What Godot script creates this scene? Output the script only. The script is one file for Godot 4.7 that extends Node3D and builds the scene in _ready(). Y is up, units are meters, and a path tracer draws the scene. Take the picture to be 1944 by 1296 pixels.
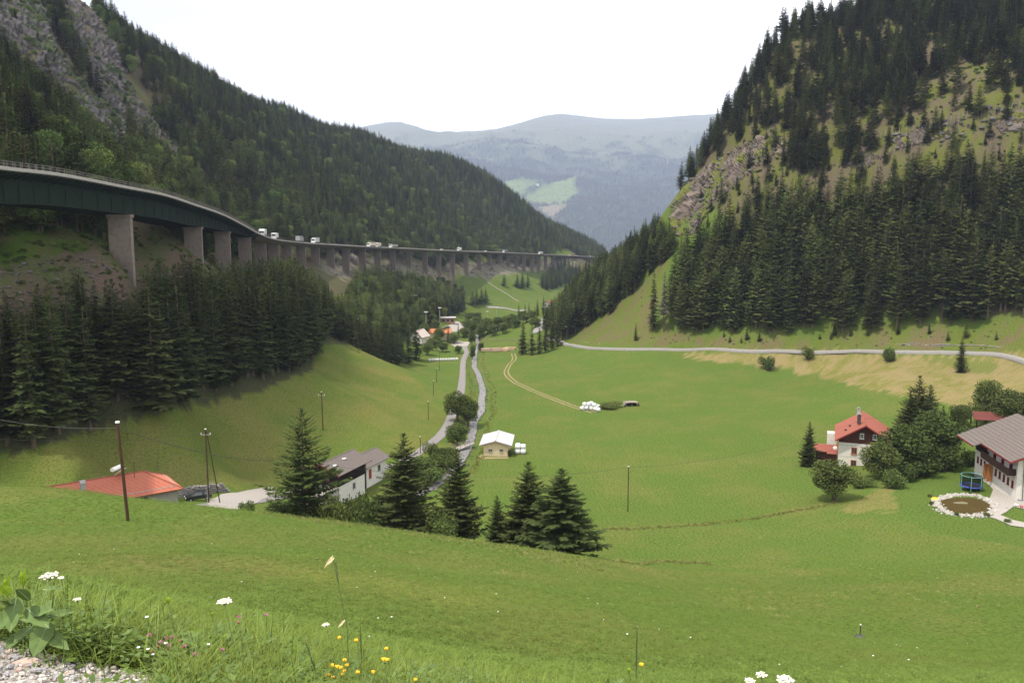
extends Node3D
# An alpine valley: a motorway viaduct along the wooded left wall, farms and meadows on the floor, wooded crags on the right.
# World: x right, y up, the view runs along -z. "d" below is the distance along -z, in metres.

const F := 1555.0            # focal length of the photograph in its pixels
const CX := 972.0
const CY := 648.0
const PITCH := 7.075
const Q0 := 15.0
const NR := 802
const NC := 421
const S0 := 1.6094379        # ln(5)
const DS := 0.0075
const T0 := -1.05
const DT := 0.005

var rng := RandomNumberGenerator.new()
var H := PackedFloat32Array()
var river_pts := PackedVector2Array()
var M := {}
var n_big := FastNoiseLite.new()
var n_mid := FastNoiseLite.new()
var n_fine := FastNoiseLite.new()
var n_rock := FastNoiseLite.new()
var n_cell := FastNoiseLite.new()
var names := {}
var fwd: Vector3
var upv: Vector3

# ---------------------------------------------------------------- camera maths
func ray(px: float, py: float) -> Vector3:      # direction scaled so that it advances 1 m along -z
	var v = Vector3((px - CX) / F, 0, 0) + upv * ((CY - py) / F) + fwd
	return v / -v.z

func proj(p: Vector3) -> Vector2:
	var f = p.dot(fwd)
	if f < 0.05: return Vector2(-9999, -9999)
	return Vector2(CX + p.x / f * F, CY - p.dot(upv) / f * F)

func at(px: float, py: float, d: float) -> Vector3:
	return ray(px, py) * d

func hit(px: float, py: float, dmin := 4.0) -> Vector3:   # where the line of sight meets the ground
	var r = ray(px, py)
	var d = dmin
	var step = 1.004
	while d < 1950.0:
		var p = r * d
		if p.y < hgt(p.x, d):
			var a = d / step
			var b = d
			for i in 14:
				var m = (a + b) * 0.5
				var q = r * m
				if q.y < hgt(q.x, m): b = m
				else: a = m
			var e = r * b
			return Vector3(e.x, hgt(e.x, b), -b)
		d *= step
	return r * 1950.0

# ---------------------------------------------------------------- terrain
# control points taken along lines of sight: px, py, distance, and metres to add (trees standing on the skyline)
const CTRL := [
	[100,1150,19,0],[500,1150,21,0],[200,1060,38,0],[500,1060,40,0],[900,1150,30,0],[900,1250,19,0],[900,1085,58,0],
	[1300,1285,18,0],[1300,1150,50,0],[1633,1212,50,0],[1900,1285,24,0],[1900,1150,62,0],[1600,1100,88,0],[1900,1060,95,0],[1250,1095,85,0],
	[243,990,64,0],[0,922,76,0],[150,930,76,0],[300,948,77,0],[450,966,79,0],[600,987,81,0],[760,1008,83,0],[900,1027,86,0],[1040,1046,90,0],[1140,1060,95,0],[1250,1070,108,0],
	[943,866,190,0],[1191,970,146,0],[1250,1000,132,0],[1500,985,134,0],[1120,775,255,0],[1200,766,262,0],[840,683,405,0],
	[1400,900,170,0],[1300,830,205,0],[1450,760,255,0],[1300,700,305,0],[1150,690,345,0],[1050,690,355,0],[1000,700,360,0],[1250,664,345,0],[1100,664,385,0],[1040,668,400,0],[990,672,410,0],
	[1625,892,168,0],[1700,870,178,0],[1560,870,182,0],[1830,965,130,0],[1920,946,138,0],[1700,930,146,0],[1650,960,134,0],[1944,1000,121,0],
	[1600,770,235,0],[1700,745,238,0],[1944,760,205,0],[1700,700,268,0],[1900,715,245,0],
	[1300,662,345,0],[1500,664,318,0],[1700,667,292,0],[1900,670,268,0],[1944,682,255,0],
	[1300,648,352,0],[1600,650,312,0],[1800,640,288,0],[1944,630,270,0],
	[990,665,430,0],[880,655,440,0],[860,640,520,0],[870,600,800,0],[930,612,720,0],[990,590,870,0],[1030,610,720,0],
	[800,650,500,0],[760,660,450,0],
	[950,560,930,0],[1040,560,1000,0],[880,545,900,0],[1000,540,1010,0],
	[760,697,372,0],[720,685,345,0],[700,672,318,0],[650,657,292,0],[610,665,275,0],[590,700,236,0],[480,740,205,0],[370,770,182,0],[100,850,136,0],[230,820,152,0],
	[0,890,134,0],[0,862,138,0],[200,870,150,0],[400,850,175,0],[500,800,195,0],[612,815,205,0],[700,760,236,0],[800,800,238,0],[860,800,242,0],[800,855,195,0],[730,880,180,0],[560,700,245,0],
	[230,516,176,0],[248,514,192,0],[385,500,240,0],[100,540,164,0],[0,480,166,0],[0,400,188,0],[100,420,200,0],[0,600,150,0],[365,520,224,0],[422,520,262,0],[300,600,190,0],[450,640,225,0],
	[500,540,345,0],[600,512,505,0],[650,520,590,0],[740,516,705,0],[820,528,800,0],[880,522,905,0],[1000,512,1170,0],[1120,496,1480,0],
	[700,600,480,0],[750,560,560,0],[800,590,650,0],[760,640,480,0],[640,600,400,0],[850,570,760,0],
	[190,0,550,-14],[330,95,700,-14],[430,150,800,-14],[560,205,1000,-14],[700,245,1180,-14],[850,290,1400,-14],[950,340,1500,-14],[1000,390,1550,-14],[1100,440,1650,-13],[1140,472,1720,-10],
	[0,0,430,0],[100,100,430,0],[250,250,480,0],[300,290,500,0],[0,110,300,-15],[130,190,330,-14],[250,310,352,-14],[370,375,420,-14],[60,160,405,0],[200,260,430,0],
	[1090,645,430,0],[1180,580,418,0],[1270,490,402,0],[1230,540,408,0],[1250,410,480,-19],[1190,452,520,-19],[1130,490,562,-18],[1080,550,600,-15],[1040,600,610,-12],
	[1290,440,428,0],[1273,400,434,0],[1283,368,440,0],[1312,310,446,-8],[1345,230,452,-14],[1440,95,452,-14],[1500,10,452,-14],
	[1400,330,408,0],[1500,270,390,0],[1600,290,368,0],[1700,265,352,0],[1900,235,330,0],[1944,10,395,-10],[1750,60,415,-8],[1600,120,425,-6],[1944,330,312,-6]
]
# x, height, distance
const CTRL3 := [
	[0,-1.6,0],[-4,-1.6,0],[4,-1.6,0],[0,-1.2,-8],[-8,-1.2,-8],[8,-1.2,-8],[-2,-1.78,2],[1,-1.85,2],
	[-3,-2.02,3.5],[0,-2.2,3.5],[3,-2.45,3.5],[-3,-2.5,5],[0,-2.95,5],[3,-3.3,5],[-3.5,-4.3,8],[0,-4.9,8],[5,-5.2,8],[-12,-3.2,8],[14,-5.4,8],[-8,-5.6,13],[0,-7.2,13],[10,-7.6,13],
	[-68,-41.8,150],[-110,-37,146],[-80,-41,119],[-66,-42,116],[-70,-38.5,104],[-55,-42.5,126],[-48,-37,101],[-38,-38,106],[-22,-41.5,110],[-8,-42.5,112],[6,-44,114],[-48,-43.8,132],[-30,-48,140],[-14,-48.5,150],
	[-150,0,505],[-150,14,345],[-140,20,262],[-135,22,205],[-140,26,170],[-145,14,120],[-137,-1,705],[-96,-6,905],[-22,-12,1170],[115,-26,1480],[-170,30,420],[-170,24,300],
	[-330,175,430],[-420,240,400],[-420,230,600],[-450,175,800],[-450,180,950],[-420,130,1200],[-300,100,1600],[0,30,1820],[150,-55,1950],[-300,150,300],[-300,90,150],[-200,40,80],[-120,-10,60],[-90,-20,60],[-60,-17,30],
	[60,-80,1000],[120,-85,1200],[205,-90,1500],[300,-95,1800],[36,-77,820],[90,-75,800],
	[160,40,570],[132,-20,620],[260,150,560],[120,-50,700],[320,150,800],[200,0,900],[450,150,1100],[600,200,1600],[330,180,430],[330,70,290],[260,30,260],[250,-25,200],[180,-30,150],[150,-34,100],[110,-30,60],[60,-14,25],[300,-20,110],[420,120,260],
	[120,-22,600],[100,-4,520],[-600,240,1100],[-800,250,1800],[-600,200,1900]
]
var cs := PackedFloat64Array()
var ct := PackedFloat64Array()
var cw := PackedFloat64Array()
const RC := 0.0016

func solve_terrain():
	var pts := []
	for c in CTRL:
		var p = at(c[0], c[1], c[2])
		pts.append(Vector3(p.x, p.y + c[3], c[2]))
	for c in CTRL3: pts.append(Vector3(c[0], c[1], c[2]))
	var n = pts.size()
	var g := PackedFloat64Array()
	for p in pts:
		var q = p.z + Q0
		cs.append(log(q)); ct.append(p.x / q); g.append(p.y / q)
	var m = n + 3
	var A := []
	for i in m:
		var row := PackedFloat64Array(); row.resize(m + 1)
		if i < n:
			for j in n:
				var a = cs[i] - cs[j]; var b = ct[i] - ct[j]
				row[j] = sqrt(a * a + b * b + RC)
			row[i] -= 0.004
			row[n] = 1; row[n + 1] = cs[i]; row[n + 2] = ct[i]; row[m] = g[i]
		else:
			for j in n: row[j] = [1.0, cs[j], ct[j]][i - n]
		A.append(row)
	for k in m:
		var best = k
		for i in range(k + 1, m):
			if absf(A[i][k]) > absf(A[best][k]): best = i
		var tmp = A[k]; A[k] = A[best]; A[best] = tmp
		var pr: PackedFloat64Array = A[k]
		for i in range(k + 1, m):
			var row: PackedFloat64Array = A[i]
			var f = row[k] / pr[k]
			if f != 0.0:
				for j in range(k, m + 1): row[j] -= f * pr[j]
				A[i] = row
	cw.resize(m)
	for k in range(m - 1, -1, -1):
		var row: PackedFloat64Array = A[k]
		var s = row[m]
		for j in range(k + 1, m): s -= row[j] * cw[j]
		cw[k] = s / row[k]

func grid_heights():
	H.resize(NR * NC)
	var n = cs.size()
	var hr = NR / 3 + 2
	var hc = NC / 3 + 2
	var C := PackedFloat32Array(); C.resize(hr * hc)
	for i in hr:
		var s = S0 + DS * 3 * i
		for j in hc:
			var t = T0 + DT * 3 * j
			var v = cw[n] + cw[n + 1] * s + cw[n + 2] * t
			for k in n:
				var a = s - cs[k]; var b = t - ct[k]
				v += cw[k] * sqrt(a * a + b * b + RC)
			C[i * hc + j] = v
	for i in NR:
		var s = S0 + DS * i
		var q = exp(s)
		var i0 = i / 3
		var u = (i % 3) / 3.0
		for j in NC:
			var j0 = j / 3
			var w0 = (j % 3) / 3.0
			var k0 = i0 * hc + j0
			var v = lerpf(lerpf(C[k0], C[k0 + 1], w0), lerpf(C[k0 + hc], C[k0 + hc + 1], w0), u)
			var x = (T0 + DT * j) * q
			var d = q - Q0
			var y = v * q
			y += n_mid.get_noise_2d(x, d) * 0.22 * smoothstep(14, 40, d)
			var w = wild(x, d)
			if w > 0.0: y += w * (n_big.get_noise_2d(x, d) * 5.0 + n_mid.get_noise_2d(x * 2.0, d * 2.0) * 1.6)
			H[i * NC + j] = y

func wild(x: float, d: float) -> float:       # how rugged: 0 on mown meadows and the valley floor, 1 on the mountain sides
	if d < 100: return 0.0
	var l = smoothstep(-95, -150, x + maxf(0.0, d - 800.0) * 0.0 - clampf((d - 700.0) * 0.16, 0, 130)) * smoothstep(180, 260, d)
	var xr = lerpf(178, 84, clampf((d - 255.0) / 110.0, 0, 1))
	var r = smoothstep(xr + 6, xr + 40, x) * smoothstep(240, 290, d)
	return clampf(l + r, 0, 1)

func hgt(x: float, d: float) -> float:
	var q = maxf(d + Q0, 5.01)
	var fi = clampf((log(q) - S0) / DS, 0, NR - 1.001)
	var fj = clampf((x / q - T0) / DT, 0, NC - 1.001)
	var i = int(fi); var j = int(fj)
	var u = fi - i; var v = fj - j
	var k = i * NC + j
	if u > v: return H[k] + (H[k + NC] - H[k]) * u + (H[k + NC + 1] - H[k + NC]) * v
	return H[k] + (H[k + 1] - H[k]) * v + (H[k + NC + 1] - H[k + 1]) * u

func gp(x: float, d: float, up := 0.0) -> Vector3:
	return Vector3(x, hgt(x, d) + up, -d)

func inside(p: Vector2, poly: PackedVector2Array) -> bool:
	return Geometry2D.is_point_in_polygon(p, poly)

func poly(a: Array) -> PackedVector2Array:
	var o := PackedVector2Array()
	for i in range(0, a.size(), 2): o.append(Vector2(a[i], a[i + 1]))
	return o

# distance to a polyline in plan
func dist_line(p: Vector2, l: PackedVector2Array) -> float:
	var best = 1e9
	for i in l.size() - 1:
		var c = Geometry2D.get_closest_point_to_segment(p, l[i], l[i + 1])
		best = minf(best, c.distance_squared_to(p))
	return sqrt(best)

# ---------------------------------------------------------------- materials and mesh helpers
func lin(r, g, b) -> Color: return Color(r, g, b).linear_to_srgb()   # linear base colour -> albedo_color

func noise_tex(freq: float, octaves: int, lo: float, hi: float, size := 512, normal := false, strength := 4.0, kind := FastNoiseLite.TYPE_SIMPLEX_SMOOTH) -> NoiseTexture2D:
	var n = FastNoiseLite.new(); n.noise_type = kind; n.frequency = freq; n.fractal_octaves = octaves; n.seed = 7
	if kind == FastNoiseLite.TYPE_CELLULAR: n.fractal_type = FastNoiseLite.FRACTAL_NONE
	var t = NoiseTexture2D.new(); t.width = size; t.height = size; t.seamless = true; t.noise = n
	if normal:
		t.as_normal_map = true; t.bump_strength = strength
	else:
		var g = Gradient.new()
		g.set_color(0, Color(lo, lo, lo)); g.set_color(1, Color(hi, hi, hi)); t.color_ramp = g
	return t

func mat(key: String, col: Color, rough := 0.9, grain = null, tile := 1.0, bump = null, depth := 1.0) -> StandardMaterial3D:
	var m = StandardMaterial3D.new()
	m.albedo_color = col; m.roughness = rough; m.metallic_specular = 0.18 if rough > 0.7 else 0.5; m.resource_name = key
	if grain: m.albedo_texture = grain
	if bump:
		m.normal_enabled = true; m.normal_texture = bump; m.normal_scale = depth
	if grain or bump:
		m.uv1_triplanar = true; m.uv1_world_triplanar = true; m.uv1_scale = Vector3.ONE / tile
	M[key] = m
	return m

func vmat(key: String, rough := 0.9, grain = null, tile := 1.0, bump = null, depth := 1.0) -> StandardMaterial3D:
	var m = mat(key, Color.WHITE, rough, grain, tile, bump, depth)
	m.vertex_color_use_as_albedo = true
	return m

func new_st() -> SurfaceTool:
	var st = SurfaceTool.new(); st.begin(Mesh.PRIMITIVE_TRIANGLES); st.set_smooth_group(-1); return st

func tri(st: SurfaceTool, a: Vector3, b: Vector3, c: Vector3):
	st.add_vertex(a); st.add_vertex(b); st.add_vertex(c)

func quad(st: SurfaceTool, a: Vector3, b: Vector3, c: Vector3, e: Vector3):
	tri(st, a, b, c); tri(st, a, c, e)

# a box spanned by a centre and three half axes
func obox(st: SurfaceTool, c: Vector3, ax: Vector3, ay: Vector3, az: Vector3):
	var v = []
	for k in 8: v.append(c + ax * (1 if k & 1 else -1) + ay * (1 if k & 2 else -1) + az * (1 if k & 4 else -1))
	for f in [[0,2,3,1],[4,5,7,6],[0,1,5,4],[2,6,7,3],[0,4,6,2],[1,3,7,5]]: quad(st, v[f[0]], v[f[1]], v[f[2]], v[f[3]])

func bx(st: SurfaceTool, c: Vector3, s: Vector3):
	obox(st, c, Vector3(s.x / 2, 0, 0), Vector3(0, s.y / 2, 0), Vector3(0, 0, s.z / 2))

func tube(st: SurfaceTool, path: Array, radii: Array, sides := 8, cap := true):
	var rings = []
	for i in path.size():
		var t: Vector3 = (path[mini(i + 1, path.size() - 1)] - path[maxi(i - 1, 0)]).normalized()
		var u = t.cross(Vector3.RIGHT if absf(t.x) < 0.8 else Vector3.UP).normalized()
		var w = t.cross(u)
		var ring = []
		for k in sides:
			var a = TAU * k / sides
			ring.append(path[i] + (u * cos(a) + w * sin(a)) * radii[mini(i, radii.size() - 1)])
		rings.append(ring)
	for i in path.size() - 1:
		for k in sides:
			var k2 = (k + 1) % sides
			quad(st, rings[i][k], rings[i][k2], rings[i + 1][k2], rings[i + 1][k])
	if cap:
		for e in [0, path.size() - 1]:
			for k in range(1, sides - 1): tri(st, rings[e][0], rings[e][k], rings[e][k + 1])

func ball(st: SurfaceTool, c: Vector3, r: Vector3, seg := 10, rows := 6, wob := 0.0, sd := 0):
	var v = []
	for i in rows + 1:
		var a = PI * i / rows
		for k in seg:
			var b = TAU * k / seg
			var n = Vector3(sin(a) * cos(b), cos(a), sin(a) * sin(b))
			var f = 1.0 + wob * n_fine.get_noise_3d(n.x * 40 + sd * 31, n.y * 40, n.z * 40)
			v.append(c + n * r * f)
	for i in rows:
		for k in seg:
			var k2 = (k + 1) % seg
			quad(st, v[i * seg + k], v[i * seg + k2], v[(i + 1) * seg + k2], v[(i + 1) * seg + k])

func numbered(called: String) -> String:
	if not names.has(called):
		names[called] = 0
		return called
	names[called] += 1
	return "%s_%03d" % [called, names[called]]

func mesh_of(st: SurfaceTool, m: Material) -> ArrayMesh:
	st.generate_normals()
	var me: ArrayMesh = st.commit()
	me.surface_set_material(0, m)
	return me

func smooth_mesh(st: SurfaceTool, m: Material) -> ArrayMesh:
	st.index(); st.generate_normals()
	var me: ArrayMesh = st.commit()
	me.surface_set_material(0, m)
	return me

func put(called: String, me: Mesh, parent: Node = null) -> MeshInstance3D:
	var o = MeshInstance3D.new(); o.mesh = me
	if parent == null:
		o.name = numbered(called); add_child(o)
	else:
		o.name = called; parent.add_child(o, true)
	return o

func part(called: String, st: SurfaceTool, m: Material, parent: Node = null) -> MeshInstance3D:
	return put(called, mesh_of(st, m), parent)

func thing(called: String, label: String, category: String, where := Vector3.ZERO, turn := 0.0, group := "") -> Node3D:
	var o = Node3D.new(); o.name = numbered(called); add_child(o)
	o.position = where; o.rotation.y = turn
	return tag(o, label, category, group)

func tag(o: Node, label: String, category := "", group := "", kind := ""):
	if label: o.set_meta("label", label)
	if category: o.set_meta("category", category)
	if group: o.set_meta("group", group)
	if kind: o.set_meta("kind", kind)
	return o

func copy(o: Node3D, where: Vector3, turn := 0.0, size := 1.0) -> Node3D:
	var base: String = o.get_meta("base") if o.has_meta("base") else String(o.name).rstrip("0123456789").trim_suffix("_")
	var c = o.duplicate(); c.name = numbered(base); add_child(c)
	c.transform = Transform3D(Basis(Vector3.UP, turn).scaled(Vector3.ONE * size), where)
	return c

func catmull(pts: Array, step := 2.0) -> Array:
	var c = Curve3D.new()
	for i in pts.size():
		var a: Vector3 = pts[maxi(i - 1, 0)]; var b: Vector3 = pts[mini(i + 1, pts.size() - 1)]
		var t = (b - a) / 6.0
		c.add_point(pts[i], -t, t)
	c.bake_interval = step
	return Array(c.get_baked_points())

# a strip of road or water laid on the ground along a line of points, half-widths per point
func ribbon(pts: Array, half: float, up: float, flat := false, jag := 0.0, across := 4) -> SurfaceTool:
	var st = SurfaceTool.new(); st.begin(Mesh.PRIMITIVE_TRIANGLES)
	var rows = []
	for i in pts.size():
		var t: Vector3 = pts[mini(i + 1, pts.size() - 1)] - pts[maxi(i - 1, 0)]
		t.y = 0; t = t.normalized()
		var s = Vector3(-t.z, 0, t.x)
		var row = []
		for k in across + 1:
			var f = (2.0 * k / across - 1.0)
			var w = half * (1.0 + jag * n_fine.get_noise_2d(i * 23.0, f * 70.0))
			var p: Vector3 = pts[i] + s * f * w
			p.y = (pts[i].y if flat else hgt(p.x, -p.z)) + up
			row.append(p)
		if flat:
			row.push_front(row[0] - Vector3.UP * 1.2); row.append(row[-1] - Vector3.UP * 1.2)
		rows.append(row)
	for i in rows.size() - 1:
		for k in rows[0].size() - 1: quad(st, rows[i][k], rows[i][k + 1], rows[i + 1][k + 1], rows[i + 1][k])
	return st

func path_px(a: Array, dmin := 100.0) -> Array:
	var o = []
	for i in range(0, a.size(), 2): o.append(hit(a[i], a[i + 1], dmin))
	return o

# ---------------------------------------------------------------- ground sheet
var HAY := poly([1285,671, 1340,684, 1430,694, 1500,704, 1560,716, 1650,737, 1720,752, 1800,768, 1960,790, 1960,668, 1880,676, 1500,667])
var HAYGREEN := poly([1750,676, 1880,680, 1900,700, 1860,712, 1800,692, 1760,688])
var LMEAD := poly([-40,885, 100,838, 240,800, 370,768, 490,742, 590,702, 605,650, 680,655, 770,700, 860,800, 800,850, 690,880, 500,925, 330,925, -40,925])
var SCREE := poly([-40,520, 100,490, 190,470, 262,520, 300,560, 200,600, -40,620])
var SCREE2 := poly([600,505, 640,470, 720,490, 860,500, 1080,488, 1100,505, 960,520, 930,530, 880,520, 830,535, 700,515, 650,530])
var RGRASS := poly([1272,480, 1240,520, 1200,560, 1130,610, 1075,650, 1300,660, 1944,672, 1944,600, 1850,625, 1700,625, 1600,640, 1400,640, 1310,640, 1240,610])
var LGRASS := poly([-40,370, 140,400, 215,440, 215,480, 150,490, 60,510, -40,505])
var LAWN := poly([1694,905, 1760,895, 1830,885, 1880,880, 1960,900, 1960,1040, 1760,1010, 1705,965])
var WILDGRASS := poly([1590,968, 1640,940, 1690,918, 1712,970, 1640,972])

func ground_color(p: Vector3) -> Color:
	var x = p.x; var d = -p.z
	var n1 = n_big.get_noise_2d(x * 3.0, d * 3.0)
	var n2 = n_mid.get_noise_2d(x * 1.5 + 300, d * 1.5)
	var n3 = n_fine.get_noise_2d(x * 2.0, d * 2.0)
	var green = Vector3(0.089, 0.134, 0.029)
	var dry = Vector3(0.145, 0.148, 0.046)
	var c = green.lerp(dry, clampf(0.14 + 0.45 * n1 + 0.35 * n2 + 0.3 * n3, 0, 0.9))
	var s = proj(p)
	var w = wild(x, d)
	var jit = s + Vector2(n_mid.get_noise_2d(x * 4, d * 4), n_mid.get_noise_2d(d * 4, x * 4 + 90)) * (6.0 + 800.0 / maxf(d, 20.0))
	if d < 10: c = Vector3(0.075, 0.085, 0.03).lerp(Vector3(0.10, 0.075, 0.05), clampf(0.4 + n3, 0, 1))
	elif d < 125 and inside(s, HILL):
		c = green.lerp(dry, clampf(0.24 + 0.7 * n1 + 0.5 * n2 + 0.4 * n3, 0, 0.95))
		var band = exp(-pow((s.y - (1075 + (s.x - 560) * 0.155 + n1 * 22)) / 14.0, 2.0)) * smoothstep(380, 620, s.x) * smoothstep(1150, 800, s.x)
		c = c.lerp(Vector3(0.20, 0.20, 0.05), band * 0.55)
		var brown = exp(-pow((s.y - (1048 + (s.x - 200) * 0.12 + n2 * 20)) / 11.0, 2.0)) * smoothstep(120, 220, s.x) * smoothstep(640, 480, s.x)
		c = c.lerp(Vector3(0.16, 0.12, 0.055), brown * (0.5 + 0.5 * n3) * 0.8)
	elif d > 100 and inside(jit, LMEAD):
		var stripe = n_fine.get_noise_2d(x * 0.35 + d * 0.1, (d - x * 0.6) * 1.6)
		c = Vector3(0.094, 0.132, 0.028).lerp(Vector3(0.175, 0.155, 0.052), clampf(0.30 + 0.45 * n1 + 0.35 * n2 + 0.30 * stripe, 0, 1))
	elif d > 120 and inside(jit, HAY):
		var stripe = n_fine.get_noise_2d(x * 0.5, (d + x * 0.35) * 2.4)
		c = Vector3(0.235, 0.192, 0.092).lerp(Vector3(0.15, 0.155, 0.04), clampf(0.32 + 0.8 * n2 + 0.9 * stripe + 0.4 * n1, 0, 1))
		if inside(jit, HAYGREEN): c = Vector3(0.135, 0.15, 0.045)
	elif d > 100 and inside(s + (jit - s) * 0.3, LAWN):
		c = Vector3(0.080, 0.126, 0.029).lerp(Vector3(0.094, 0.135, 0.032), 0.5 + 0.5 * n2)
	elif d > 100 and inside(jit, WILDGRASS):
		c = Vector3(0.135, 0.15, 0.04).lerp(Vector3(0.18, 0.165, 0.065), clampf(0.5 + 0.9 * n3, 0, 1))
	elif d > 100 and inside(jit, SCREE):
		c = Vector3(0.115, 0.085, 0.068).lerp(Vector3(0.075, 0.095, 0.035), clampf(0.3 + 1.2 * n2 + 0.6 * n3, 0, 1))
	elif d > 100 and inside(jit, SCREE2):
		c = Vector3(0.20, 0.175, 0.155).lerp(Vector3(0.10, 0.12, 0.045), clampf(0.25 + 1.4 * n2 + 0.5 * n1, 0, 1))
	elif d > 100 and inside(jit, LGRASS):
		c = Vector3(0.062, 0.105, 0.018).lerp(Vector3(0.10, 0.085, 0.045), clampf(0.25 + 1.1 * n2 + 0.6 * n3, 0, 1))
	elif d > 200 and inside(jit, RGRASS):
		c = Vector3(0.104, 0.132, 0.030).lerp(Vector3(0.135, 0.108, 0.062), clampf(0.28 + 1.2 * n2 + 1.1 * n3, 0, 1))
	elif w > 0.25 and x > 0:
		c = Vector3(0.104, 0.116, 0.030).lerp(Vector3(0.112, 0.088, 0.066), clampf(0.5 + 1.5 * n2 + 1.2 * n3, 0, 1))
		if s.y > 470: c = c.lerp(Vector3(0.07, 0.058, 0.04), 0.7)
	elif w > 0.2 or (x < -60 and d > 150 and s.y < 560):
		c = Vector3(0.075, 0.09, 0.035).lerp(Vector3(0.11, 0.085, 0.06), clampf(0.5 + 1.0 * n2, 0, 1))
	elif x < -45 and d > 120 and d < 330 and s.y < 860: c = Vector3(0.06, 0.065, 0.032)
	
	return Color(c.x, c.y, c.z)

var HILL := poly([-60,918, 150,926, 300,946, 600,986, 900,1026, 1140,1060, 1260,1070, 2000,1075, 2000,1340, -60,1340])

func build_ground():
	var V := PackedVector3Array(); var N := PackedVector3Array(); var C := PackedColorArray(); var I := PackedInt32Array()
	for i in NR:
		var q = exp(S0 + DS * i)
		for j in NC:
			V.append(Vector3((T0 + DT * j) * q, H[i * NC + j], -(q - Q0)))
	for i in NR:
		for j in NC:
			var a = V[mini(i + 1, NR - 1) * NC + j] - V[maxi(i - 1, 0) * NC + j]
			var b = V[i * NC + mini(j + 1, NC - 1)] - V[i * NC + maxi(j - 1, 0)]
			var nn = b.cross(a).normalized()
			N.append(nn if nn.y > 0 else -nn)
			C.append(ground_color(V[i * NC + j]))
	for i in NR - 1:
		for j in NC - 1:
			var k = i * NC + j
			I.append_array([k, k + NC, k + NC + 1, k, k + NC + 1, k + 1])
	var arr = []; arr.resize(Mesh.ARRAY_MAX)
	arr[Mesh.ARRAY_VERTEX] = V; arr[Mesh.ARRAY_NORMAL] = N; arr[Mesh.ARRAY_COLOR] = C; arr[Mesh.ARRAY_INDEX] = I
	var me = ArrayMesh.new(); me.add_surface_from_arrays(Mesh.PRIMITIVE_TRIANGLES, arr)
	me.surface_set_material(0, M.ground)
	tag(put("ground", me), "green meadows and wooded slopes of the alpine valley", "ground", "", "structure")

func carve_river():
	var l = path_px([906,640, 908,660, 900,690, 908,712, 916,740, 914,760, 914,780, 900,800, 897,822, 890,845, 876,872, 862,892, 838,912, 800,935, 740,965, 690,985])
	for p in l: river_pts.append(Vector2(p.x, -p.z))
	for i in NR:
		var q = exp(S0 + DS * i); var d = q - Q0
		if d < 100 or d > 560: continue
		for j in NC:
			var x = (T0 + DT * j) * q
			if x < -60 or x > 20: continue
			var r = dist_line(Vector2(x, d), river_pts)
			if r < 8.0: H[i * NC + j] -= 1.5 * (1.0 - smoothstep(1.8, 5.0, r))

# ---------------------------------------------------------------- distant mountains
func crest_y(px: float) -> float:      # skyline of the far range in the photograph
	var pts = [[400,290],[700,241],[740,232],[765,231],[800,243],[832,258],[870,257],[900,254],[950,247],[1000,229],[1030,220],[1060,216],[1095,219],[1140,225],[1200,226],[1260,222],[1350,216],[1500,205],[1800,230]]
	for i in pts.size() - 1:
		if px <= pts[i + 1][0]:
			return lerpf(pts[i][1], pts[i + 1][1], clampf((px - pts[i][0]) / (pts[i + 1][0] - pts[i][0]), 0, 1))
	return 230.0

var FIELD1 := poly([960,344, 985,340, 1027,341, 1028,349, 1010,352, 990,372, 955,362])
var FIELD2 := poly([996,375, 1030,350, 1068,343, 1095,334, 1094,352, 1098,370, 1080,376, 1076,384, 1040,386, 1008,386])
var FIELD3 := poly([1020,393, 1070,386, 1078,392, 1050,410, 1060,415, 1035,410])
var MR := 70
var MC := 110
var MV := PackedVector3Array()

func mount_at(u: float, w: float) -> Vector3:   # u across 0..1, w from foot 0 to crest 1
	var px = lerpf(380, 1500, u)
	var d = 1.55 * 2600.0 * pow(7800.0 / 2600.0, w)
	var foot = at(px, 500, 2600.0).y * 1.55
	var top = at(px, crest_y(px), 7800.0).y * 1.55
	var mid = at(px, 285.0 + 10.0 * sin(px * 0.012), 4700.0).y * 1.55
	var wm = log(4700.0 / 2600.0) / log(3.0)
	var y = 0.0
	if w < wm: y = lerpf(foot, mid, pow(w / wm, 1.15))
	else: y = lerpf(mid, top, pow((w - wm) / (1.0 - wm), 0.9))
	var x = (px - CX) / F * d
	var amp = 60.0 * sin(PI * clampf(w, 0, 1)) + 4.0
	y += n_big.get_noise_2d(x * 0.07, d * 0.07) * amp * 1.5
	y += n_big.get_noise_2d(x * 0.3, d * 0.3) * amp * 0.22
	return Vector3(x, y, -d)

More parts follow.
